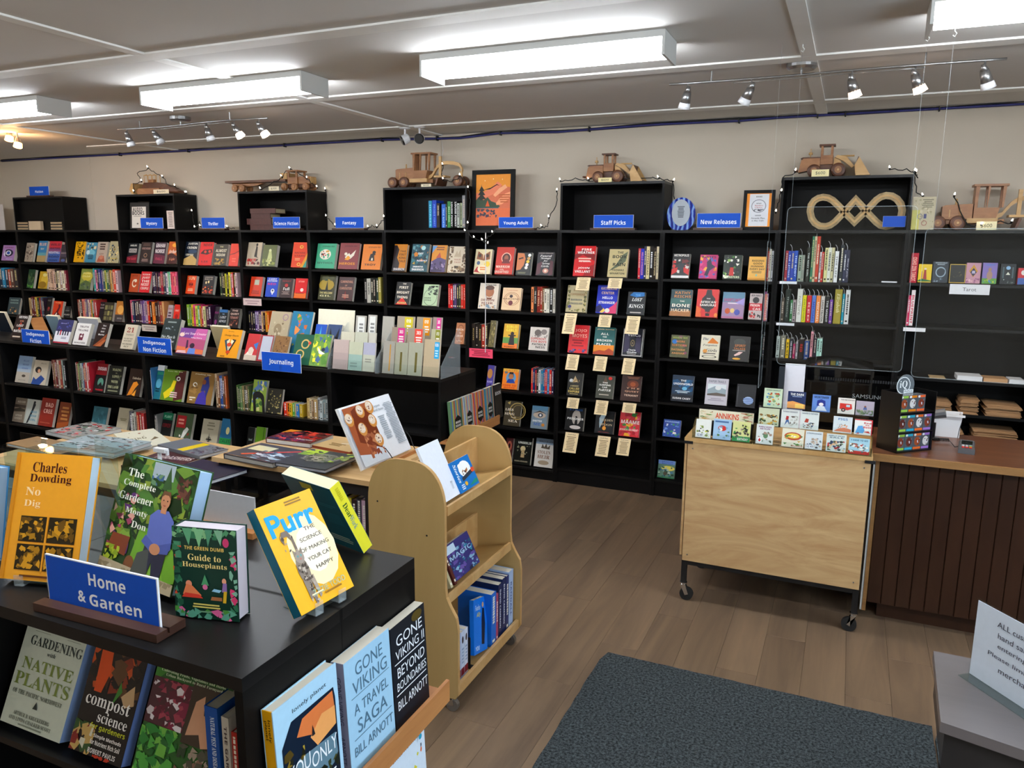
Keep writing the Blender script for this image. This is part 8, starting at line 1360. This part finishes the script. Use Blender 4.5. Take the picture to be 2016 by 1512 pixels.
def loader(x, z, label):
    t = thing('toy_loader', (x, .13, z), label, 'wooden toy', 'wooden toy machines on the bookcases'); X = lambda v: x + v; Z_ = lambda v: z + v; F, Bk = .06, .20
    for wx, r in ((0, .043), (.152, .046)):
        for ya, yb in ((F, F + .04), (Bk - .04, Bk)): wheel(X(wx), Z_(r + .001), r, ya, yb, t)
    MB().prism([(X(-.10), Z_(.035)), (X(-.085), Z_(.115)), (X(-.07), Z_(.128)), (X(.035), Z_(.128)), (X(.035), Z_(.05)), (X(-.02), Z_(.05))], F + .025, Bk - .025).build('engine_cover', 'toy_mid', t)
    MB().prism([(X(-.09), Z_(.1285)), (X(-.075), Z_(.135)), (X(.035), Z_(.135)), (X(.035), Z_(.1285))], F + .02, Bk - .02).build('engine_lid', 'toy_dark', t)
    MB().tube([(X(-.105), F + .04, Z_(.05)), (X(-.125), F + .04, Z_(.05)), (X(-.125), Bk - .04, Z_(.05)), (X(-.105), Bk - .04, Z_(.05))], .007, 6).build('rear_bumper', 'toy_dark', t)
    b = MB().cone((X(-.03), .13, Z_(.135)), (X(-.03), .13, Z_(.155)), .004, .004, 8).cone((X(-.03), .13, Z_(.155)), (X(-.03), .13, Z_(.17)), .014, .012, 10).cone((X(-.03), .13, Z_(.17)), (X(-.03), .13, Z_(.195)), .003, .003, 6); b.build('exhaust', 'toy_light', t)
    MB().box(X(.0355), X(.12), F + .05, Bk - .05, Z_(.045), Z_(.085)).build('chassis', 'toy_dark', t)
    cab = MB(); cab.box(X(.036), X(.115), F + .03, Bk - .03, Z_(.0855), Z_(.145))
    for a, bb in ((.036, .05), (.098, .112)):
        for ya in (F + .03, Bk - .042): cab.box(X(a), X(bb), ya, ya + .012, Z_(.145), Z_(.205))
    cab.build('cab', 'toy_mid', t); block('roof', X(.024), X(.125), Z_(.2055), Z_(.216), F + .02, Bk - .02, 'toy_dark', t)
    MB().prism([(X(.1205), Z_(.05)), (X(.1205), Z_(.13)), (X(.16), Z_(.11)), (X(.19), Z_(.05))], F + .045, Bk - .045).build('front_frame', 'toy_light', t)
    for ya in (F + .046, Bk - .058): MB().prism([(X(.125), Z_(.131)), (X(.14), Z_(.145)), (X(.20), Z_(.13)), (X(.25), Z_(.07)), (X(.235), Z_(.06)), (X(.18), Z_(.105))], ya - .014, ya - .002).build('lift_arm', 'toy_light', t)
    MB().cone((X(.16), .13, Z_(.14)), (X(.245), .13, Z_(.14)), .006, .006, 8).build('tilt_rod', 'toy_light', t)
    bk = MB(); bk.prism([(X(.265), Z_(.006)), (X(.35), Z_(.006)), (X(.35), Z_(.012)), (X(.275), Z_(.014)), (X(.262), Z_(.07)), (X(.275), Z_(.125)), (X(.268), Z_(.127)), (X(.252), Z_(.07))], F - .005, Bk + .005)
    bo = bk.build('bucket', 'toy_dark', t)
    for ya in (F - .012, Bk + .0055): MB().prism([(X(.262), Z_(.006)), (X(.35), Z_(.006)), (X(.275), Z_(.125)), (X(.25), Z_(.07))], ya, ya + .006).build('bucket_side', 'toy_light', bo)
    return t
ZE = 2.3704
gx = lambda px, z=2.4: x_at(px, .1, z)
grader(gx(777), ZE, 'wooden toy grader on the box unit with blue and green spines'); grader(gx(1845, 2.07), 2.0206, 'wooden toy grader beside the aged paper, above the Tarot case')
loader(gx(1179), ZE, 'wooden toy wheel loader above the Staff Picks sign'); loader(gx(1602), ZE, 'wooden toy wheel loader above the infinity loop carving')
# flatbed truck
x = gx(466); t = thing('toy_flatbed', (x, .13, ZE), 'long wooden toy flatbed truck above the Science Fiction sign', 'wooden toy', 'wooden toy machines on the bookcases')
X = lambda px: gx(px)
for px in (466, 480, 563, 583, 605):
    for ya, yb in ((.065, .095), (.165, .195)): wheel(X(px), ZE + .037, .034, ya, yb, t, 'toy_mid', 14)
block('bed', X(450), X(568), ZE + .085, ZE + .105, .06, .20, 'toy_dark', t); MB().prism([(X(455), ZE + .0845), (X(520), ZE + .0845), (X(505), ZE + .06), (X(462), ZE + .04)], .11, .15).build('bed_frame', 'toy_mid', t)
MB().box(X(556), X(612), .10, .16, ZE + .03, ZE + .06).build('chassis', 'toy_dark', t)
cab = MB(); cab.box(X(571), X(590), .07, .19, ZE + .0605, ZE + .12)
for a, b in ((571, 574), (587, 590)):
    for ya in (.07, .178): cab.box(X(a), X(b), ya, ya + .012, ZE + .12, ZE + .17)
cab.build('cab', 'toy_mid', t); block('roof', X(569), X(592), ZE + .1705, ZE + .182, .062, .198, 'toy_mid', t); block('head_board', X(557), X(570), ZE + .1055, ZE + .16, .07, .19, 'toy_light', t)
MB().box(X(590.3), X(612), .085, .175, ZE + .0605, ZE + .125).build('bonnet', 'toy_mid', t); gr = MB()
for i in range(5): gr.box(X(612.3), X(614), .088 + i * .018, .096 + i * .018, ZE + .065, ZE + .12)
tag(gr.build('grille', 'toy_light', t), kind='stuff')
# bulldozer
x = gx(300); t = thing('toy_bulldozer', (x, .13, ZE), 'wooden toy bulldozer wrapped in fairy lights above the Mystery sign', 'wooden toy', 'wooden toy machines on the bookcases')
for ya in (.065, .165): MB().prism([(X(278), ZE + .001), (X(318), ZE + .001), (X(323), ZE + .03), (X(318), ZE + .06), (X(278), ZE + .06), (X(273), ZE + .03)], ya, ya + .035).build('track', 'toy_mid', t)
MB().prism([(X(276), ZE + .03), (X(322), ZE + .03), (X(332), ZE + .09), (X(310), ZE + .12), (X(284), ZE + .12)], .1005, .1645).build('hull', 'toy_dark', t)
MB().prism([(X(268), ZE + .008), (X(272), ZE + .008), (X(270), ZE + .05), (X(273), ZE + .11), (X(268), ZE + .11), (X(264), ZE + .05)], .045, .215).build('blade', 'toy_light', t)
cg = MB()
for px in (284, 292, 300, 308):
    cg.tube([(X(px), .11, ZE + .12), (X(px), .11, ZE + .19), (X(px + 2), .13, ZE + .2), (X(px), .155, ZE + .19), (X(px), .155, ZE + .12)], .004, 5)
cg.tube([(X(284), .11, ZE + .19), (X(308), .11, ZE + .19)], .004, 5); cg.build('roll_cage', 'toy_light', t); block('seat', X(290), X(302), ZE + .1205, ZE + .15, .115, .15, 'toy_mid', t)
MB().prism([(X(325), ZE + .01), (X(352), ZE + .01), (X(352), ZE + .03), (X(332), ZE + .09), (X(326), ZE + .085)], .10, .16).build('ripper', 'toy_dark', t)
# price cards
for (k, a, b, top, bot, z, col, tx, lab) in [('A', 1270, 1396, 308, 338, ZE, 'e8dcc0', '$600', 'toy bulldozer'), ('B', 374, 458, 282, 314, ZE, 'e8dcc0', '$300', 'toy flatbed truck'), ('B', 1634, 1716, 262, 292, ZE, 'e8dcc0', '$600', 'toy grader above blue spines'), ('D', 428, 544, 132, 176, ZE, 'ecdca8', '$600', 'toy loader above Staff Picks'), ('E', 380, 514, 290, 334, ZE, 'f0e4b4', '$600', 'toy loader above the loop carving'), ('E', 1645, 1802, 688, 732, 2.0206, 'f0e4bc', '$600', 'toy grader at the Tarot case')]:
    y = .012; xa, xb = x_at(zx(k, a), y, z), x_at(zx(k, b), y, z); h = reach(Vector((xa, y, z)), Vector((0, 0, 1)), zy(k, top))
    o = MB().prism([(xa, z + .0006), (xb, z + .0006), (xb, z + h), (xa, z + h)], y, y + .002, col).build('price_card', 'matte_print'); tag(o, 'cream price card in front of the ' + lab, 'price tag', 'price cards at the toys')
    draw(MB(), 'T 50 50 56 50 6a6248 r ' + tx, xb - xa, h, plane=lambda u, v, l: (xa + u, y - .0005, z + v)).build('card_print', 'matte_print', o)

# ================================================================== fairy lights
def fairy(pts, label, every=2, y=.0, up=None):
    t = thing('string_lights', pts[0], label, 'string lights', 'string lights along the bookcases'); P_ = [Vector(p) for p in pts]; sm = []
    for p in P_:
        for k in EXT:
            x0, x1 = k * .8, (k + 1) * .8
            if x0 - .01 < p.x < x1 + .01 and p.z > 2.3 and p.y > 0: p.z = max(p.z, 2.383)
            elif x0 - .005 < p.x < x1 + .012 and p.y > -.004 and p.z < 2.36 and min(p.x - x0, x1 - p.x) < .12: p.x = x1 + .014 if x1 - p.x < .12 else x0 - .014
        if p.y > 0 and p.z < 2.036: p.z = 2.036
    for i in range(len(P_) - 1):
        for k in range(4): f_ = k / 4; q = P_[i].lerp(P_[i + 1], f_); q = q + Vector((.004 * math.sin(i * 5 + k * 2), .003 * math.cos(i * 3 + k), .006 * math.sin(i * 2 + k * 1.8))); sm.append(q)
    sm.append(P_[-1]); MB().tube(sm, .0035, 5).build('cord', 'cord_black', t, smooth=True)
    rn = random.Random(len(pts))
    for i in range(0, len(P_), every):
        p = P_[i]; d = Vector((rn.uniform(-.4, .4), -.5, rn.uniform(.5, 1))).normalized()
        s = MB().cone(p, p + d * .018, .006, .006, 6).build('socket', 'cord_black', t); MB().cone(p + d * .018, p + d * .032, .0055, .002, 6).build('bulb', 'fairy', s)
W = lambda px, py, y=-.012: at(px, py, y=y)
fairy([W(265, 379, .04), W(263, 362, .04), W(279, 358, .03), W(270, 341, .03), W(292, 332, .02), W(306, 340, .02), W(322, 350, .03), W(330, 364, .03), W(345, 368, .1), W(356, 375, .2), W(368, 381, .25)], 'lit fairy lights wound over the toy bulldozer')
fairy([W(368, 382, .262), W(365, 396, .25), W(376, 418, .2), W(380, 432, .1), W(384, 450, .02)], 'lit fairy lights hanging down the side of the Mystery box unit')
fairy([W(384, 450, .03), W(394, 437, .05), W(396, 447, .04), W(440, 445, .06), W(450, 449, .05), W(462, 450, .05)], 'lit fairy lights behind the Thriller sign')
fairy([W(514, 374, .05), W(540, 358, .05), W(556, 350, .05), W(560, 340, .06), W(573, 334, .08), W(590, 342, .07), W(604, 352, .06), W(616, 362, .05), W(625, 371, .1)], 'lit fairy lights draped over the toy flatbed truck')
fairy([W(641, 378, .285), W(634, 415, .27), W(642, 428, .2), W(652, 436, .12), W(660, 446, .06)], 'lit fairy lights hanging between the Science Fiction and Fantasy signs')
fairy([W(725, 450, .05), W(733, 444, .05), W(742, 448, .05), W(750, 438, .04), W(756, 430, -.006)], 'lit fairy lights bunched beside the Fantasy sign')
fairy([W(872, 327, .05), W(870, 345, .04), W(873, 355, .03), W(889, 358, .03), W(905, 348, .03), W(916, 352, .04), W(922, 372, -.008), W(927, 394, -.01), W(922, 442, -.01), W(918, 457, -.02)], 'lit fairy lights from the toy grader down beside the framed print')
fairy([W(918, 457, -.02), W(935, 470, -.02), W(952, 475, -.02), W(960, 482, -.02)], 'lit fairy lights swagged at the top of the Young Adult case', every=1)
fairy([W(952, 475, -.025), W(962, 466, -.02), W(971, 460, -.02), W(978, 444, -.012)], 'lit fairy light branch below the framed print')
fairy([W(1096, 378, -.006), W(1098, 396, .01), W(1081, 430, .04), W(1078, 446, .04), W(1068, 448, .05), W(1056, 452, .05)], 'lit fairy lights climbing to the Staff Picks box unit')
fairy([W(1104, 362, .03), W(1134, 352, .05), W(1160, 356, .08), W(1282, 350, .1), W(1298, 352, .1), W(1318, 355, .2), W(1324, 372, .27), W(1326, 392, .285)], 'fairy lights along the top of the Staff Picks box unit')
fairy([W(1527, 420, .04), W(1532, 402, .03), W(1537, 380, -.006), W(1540, 350, -.006), W(1565, 340, .03)], 'lit fairy lights at the near corner of the loop-carving box unit')
fairy([W(1752, 334, .05), W(1786, 334, .05), W(1802, 342, .1), W(1806, 350, .1), W(1798, 366, .05), W(1804, 378, .04), W(1818, 388, .06)], 'lit fairy lights at the Tarot side of the loop-carving box unit')
fairy([W(1878, 388, .1), W(1905, 443, .03), W(1930, 446, .02), W(1964, 436, .03), W(1990, 440, .03)], 'lit fairy lights around the toy grader at the Tarot case')

# ================================================================== framed things, award, small books on top
def framed(x0, x1, z0, z1, y, fr, art, label, bg, cat='picture frame', lean=0.08, name='framed_print', res=3, seed=1, fw=.03):
    t = bpy.data.objects.new(name, None); COL.objects.link(t); t.matrix_world = Matrix.Translation(((x0 + x1) / 2, y, z0 + .0018)) @ Matrix.Rotation(-lean, 4, 'X'); tag(t, label, cat)
    w, h = x1 - x0, z1 - z0
    MB().box(-w / 2, -w / 2 + fw, 0, .02, .0, h).box(w / 2 - fw, w / 2, 0, .02, .0, h).box(-w / 2 + fw, w / 2 - fw, 0, .02, .0, fw).box(-w / 2 + fw, w / 2 - fw, 0, .02, h - fw, h).build('frame', fr, t, local=True)
    w2, h2 = w - 2 * fw, h - 2 * fw; MB().box(-w2 / 2, w2 / 2, .008, .018, fw, h - fw, bg).build('sheet', 'matte_print', t, local=True)
    draw(MB(), art, w2, h2, plane=lambda u, v, l: (u - w2 / 2, .0076 - .0001 * l, fw + v), res=res, seed=seed).build('print', 'matte_print', t, local=True); return t
q = [W(930, 336, .09), W(1014, 340, .09)]
framed(q[0].x, q[1].x, 2.0206, q[0].z, .072, 'blackwood',
       'R 0 0 100 100 e0904c|R 0 62 100 100 e89c40|P d87c5c 0,60 30,66 60,80 100,74 100,30 60,34 0,34|P e88c6c 0,64 22,66 45,74 62,86 74,80 66,66 30,56 0,56|P 2a1c18 20,70 40,71 60,79 68,78 60,81 42,74|R 0 0 100 34 e07c54|'
       'P 4a5a48 0,40 0,50 10,58 22,50 34,56 44,48 60,44 70,38 64,34 0,35|P 3a3c38 12,50 16,82 20,50|P 3a3c38 6,60 16,72 27,60|P 3a3c38 8,68 16,78 25,68|P 3a3c38 5,52 16,64 29,52|P e06a3c 28,38 34,50 40,38|R 0 34 66 35.4 4a6a78|K 2 16 62 33 30 3 9 5a4a58,d87050,48525c|'
       'P f0a880 58,44 60,40 76,42 92,50 99,56 99,66 84,62 70,54|P f0b088 50,60 56,56 74,66 90,74 84,80 66,72|L 66 44 98 62 4 c87048|E 50 91 1.4 1 f8e8c0|E 76 90 1.2 1 f8e8c0|E 26 88 1.2 1 f8e8c0', 'orange framed print of a lakeside tree and hills in a black frame', 'e0904c', fw=.035, lean=.03)
q = [W(1465, 376, .07), W(1527, 373, .07)]
framed(q[0].x, q[1].x, 2.0206, q[0].z + .004, .05, 'blackwood', 'R 12 2 90 98 dcdce0|T 50 90 24 4 3a3a40 b BOOKS|O 50 62 30 20 .1 8a8a92|T 50 70 20 3 3a3a40 b NEWS|T 50 64 34 4 b85858 i Readers|T 50 58 30 4 b85858 i Choice|K 30 46 70 54 10 3 8 8a8a92,5a5a60|T 50 34 24 3.5 6a6a70 b WINNER|T 50 26 56 5 4a4a50 i Favourite Place|T 50 18 50 5 4a4a50 i to Buy Gifts', 'framed certificate with an orange mat and a black frame', 'f09c3c', name='framed_certificate', fw=.022)
framed(W(249, 398, .1).x, W(290, 398, .1).x, 2.0206, W(268, 396, .1).z, .10, 'acrylic_edge', 'R 10 4 84 84 e0dcd4|T 40 74 50 14 2a2826 b AUDIO|T 44 60 62 14 2a2826 b BOOKS|T 40 49 40 5 8a8680 b AVAILABLE|E 40 20 5 3 7a7670', 'white Audio Books notice in a clear frame in the Mystery box unit', '3a3836', name='framed_notice', cat='sign', fw=.012)
talker('A', 1376, 1434, 482, 632, .06, 'L 16 10 84 92 9 a89890', 'small pale pink card standing in the Mystery box unit', 'dccfc8', 'small_card', cat='card')
# certificate-like aged paper by the Tarot grader
q = [W(1798, 388, .06), W(1843, 388, .06)]; 
o = book(q[1].x - q[0].x, q[0].z - 2.024, .012, 'b8ae90', 'K 4 4 96 96 40 3 8 a89e80,c8bea0,9a9070|R 0 0 34 60 bcb45c|O 36 40 12 8 .2 5a5a70|R 52 34 64 48 3a3a6a|O 56 20 12 8 .2 8a3a38|L 40 66 92 94 5 7a7258', frame_matrix(Vector(((q[0].x + q[1].x) / 2, .012, 2.0232)), 0, .08), 'aged-looking patterned booklet standing at the end of the Tarot case top', None, name='booklet', cat='booklet')
m, nt, b = new_mat('blue_award'); b.inputs['Roughness'].default_value = .06; b.inputs['Coat Weight'].default_value = .5
tc = node(nt, 'ShaderNodeTexCoord'); wv = node(nt, 'ShaderNodeTexWave'); wv.inputs['Scale'].default_value = 9; wv.inputs['Distortion'].default_value = 6; cr = node(nt, 'ShaderNodeValToRGB')
cr.color_ramp.elements[0].color = hexc('101c70'); cr.color_ramp.elements[1].color = hexc('8ab4e8'); e_ = cr.color_ramp.elements.new(.5); e_.color = hexc('2040b8'); nt.links.new(tc.outputs['Object'], wv.inputs[0]); nt.links.new(wv.outputs[0], cr.inputs[0]); nt.links.new(cr.outputs[0], b.inputs['Base Color'])
plain('award_clear', 'b4bcc4', .08, noise=.15, scale=12)
# glass award
cx = W(1340, 430, .06).x; aw = thing('glass_award', (cx, .09, 2.0206), 'oval clear and cobalt blue glass award beside the New Releases sign', 'award')
def ov(rx, rz, cz, n=20, f=.0): return [(cx + rx * math.cos(2 * math.pi * i / n), max(2.021, cz + rz * math.sin(2 * math.pi * i / n))) for i in range(n)]
MB().prism(ov(.105, .125, 2.13), .07, .10).build('blue_body', 'blue_award', aw); c_ = MB().prism(ov(.066, .095, 2.145), .058, .0695).build('clear_oval', 'award_clear', aw)
draw(MB(), 'L 20 20 80 90 8 5a6068', .09, .12, plane=lambda u, v, l: (cx - .045 + u, .0575, 2.085 + v)).build('engraving', 'matte_print', c_)
# leather volumes
lx = lambda a, z=2.03: x_at(zx('B', a), .06, z); z = 2.0212
for i, (a, b, h, lab) in enumerate([(222, 408, .05, 'lowest'), (194, 396, .055, 'second from the bottom'), (228, 388, .045, 'third from the bottom'), (220, 430, .045, 'topmost')]):
    xa, xb = lx(a, z), lx(b, z); o = MB().box(xa, xb, .06, .2, z, z + .004).box(xa, xb, .06, .2, z + h - .004, z + h).box(xa, xb, .06, .065, z + .004, z + h - .004).build('leather_book', 'leather')
    tag(o, 'old brown leather volume lying in the Science Fiction box unit, ' + lab, 'book', 'leather volumes'); MB().box(xa + .003, xb - .004, .066, .197, z + .0045, z + h - .0045, 'b8a888').build('page_block', 'paper', o); z += h + .0006
# small stacked books in front of the Fiction unit panel
for (a, b, n, nm) in ((138, 240, 3, 'near the wall end'), (424, 520, 3, 'near the far side panel')):
    for i in range(n):
        xa, xb = max(.021, x_at(zx('A', a), .012, 2.03)), x_at(zx('A', b), .012, 2.03); z = 2.0212 + i * .03
        o = MB().box(xa, xb, .008, .04, z, z + .0285, ['5a5a50', '4a4440', '3a3832'][i]).build('small_book', 'cover'); tag(o, 'small grey-spined book in the stack on the Fiction case %s, %s' % (nm, ['lowest', 'middle', 'topmost'][i]), 'book', 'small stacked books on the Fiction case')
        MB().box(xa + .004, xb - .004, .0072, .0079, z + .006, z + .022, 'b09878').build('page_block', 'paper', o)
xa, xb = x_at(zx('A', 244), .012, 2.03), x_at(zx('A', 342), .012, 2.03); o = MB().box(xa, xb, .008, .04, 2.0212, 2.115, 'c8b498').build('small_book', 'cover'); tag(o, 'cream block of pages beside the small stack on the Fiction case', 'book')
tag(MB().box(x_at(-12, .1, 2.1), x_at(9, .1, 2.1), .1, .104, 2.0212, W(5, 402, .1).z, 'd8d0cc').build('white_panel', 'matte_print'), 'white board at the picture edge on the far wall case', 'board')

# interlaced loop carving
def ribbon(pts, wd, y0, y1):
    mb = MB(); n = len(pts); L_ = []
    for i in range(n):
        a, b, c = Vector(pts[i - 1]), Vector(pts[i]), Vector(pts[(i + 1) % n]); d1 = (b - a).normalized(); d2 = (c - b).normalized(); nn = (Vector((-d1.y, d1.x)) + Vector((-d2.y, d2.x))); k = max(.5, nn.length_squared / 4) ; nn = nn.normalized() * wd / 2 / math.sqrt(k); L_.append((b + nn, b - nn))
    for i in range(n):
        (a0, a1), (b0, b1) = L_[i], L_[(i + 1) % n]; mb.prism([tuple(a0), tuple(b0), tuple(b1), tuple(a1)], y0, y1)
    return mb
cpx = [(470, 500), (510, 506), (545, 525), (590, 568), (650, 630), (712, 692), (775, 630), (835, 570), (880, 522), (915, 498), (955, 487), (1000, 492), (1040, 515), (1068, 552), (1080, 600), (1070, 650), (1045, 688), (1005, 714), (955, 726), (915, 718), (880, 692), (830, 640), (780, 582), (722, 518), (664, 582), (610, 640), (560, 692), (525, 716), (490, 726), (445, 722), (408, 700), (382, 664), (370, 610), (378, 562), (402, 528), (434, 508)]
P2 = [(lambda p: (p.x, p.z))(at(zx('E', a), zy('E', b), y=.10)) for a, b in cpx]
cv = thing('loop_carving', (P2[0][0], .1, 2.04), 'pale wooden infinity loop carving with a diamond centre in the box unit', 'wall carving')
ribbon(P2, .044, .10, .118).build('loop_band', 'carving', cv); ribbon(P2, .014, .094, .0999).build('loop_ridge', 'toy_light', cv)
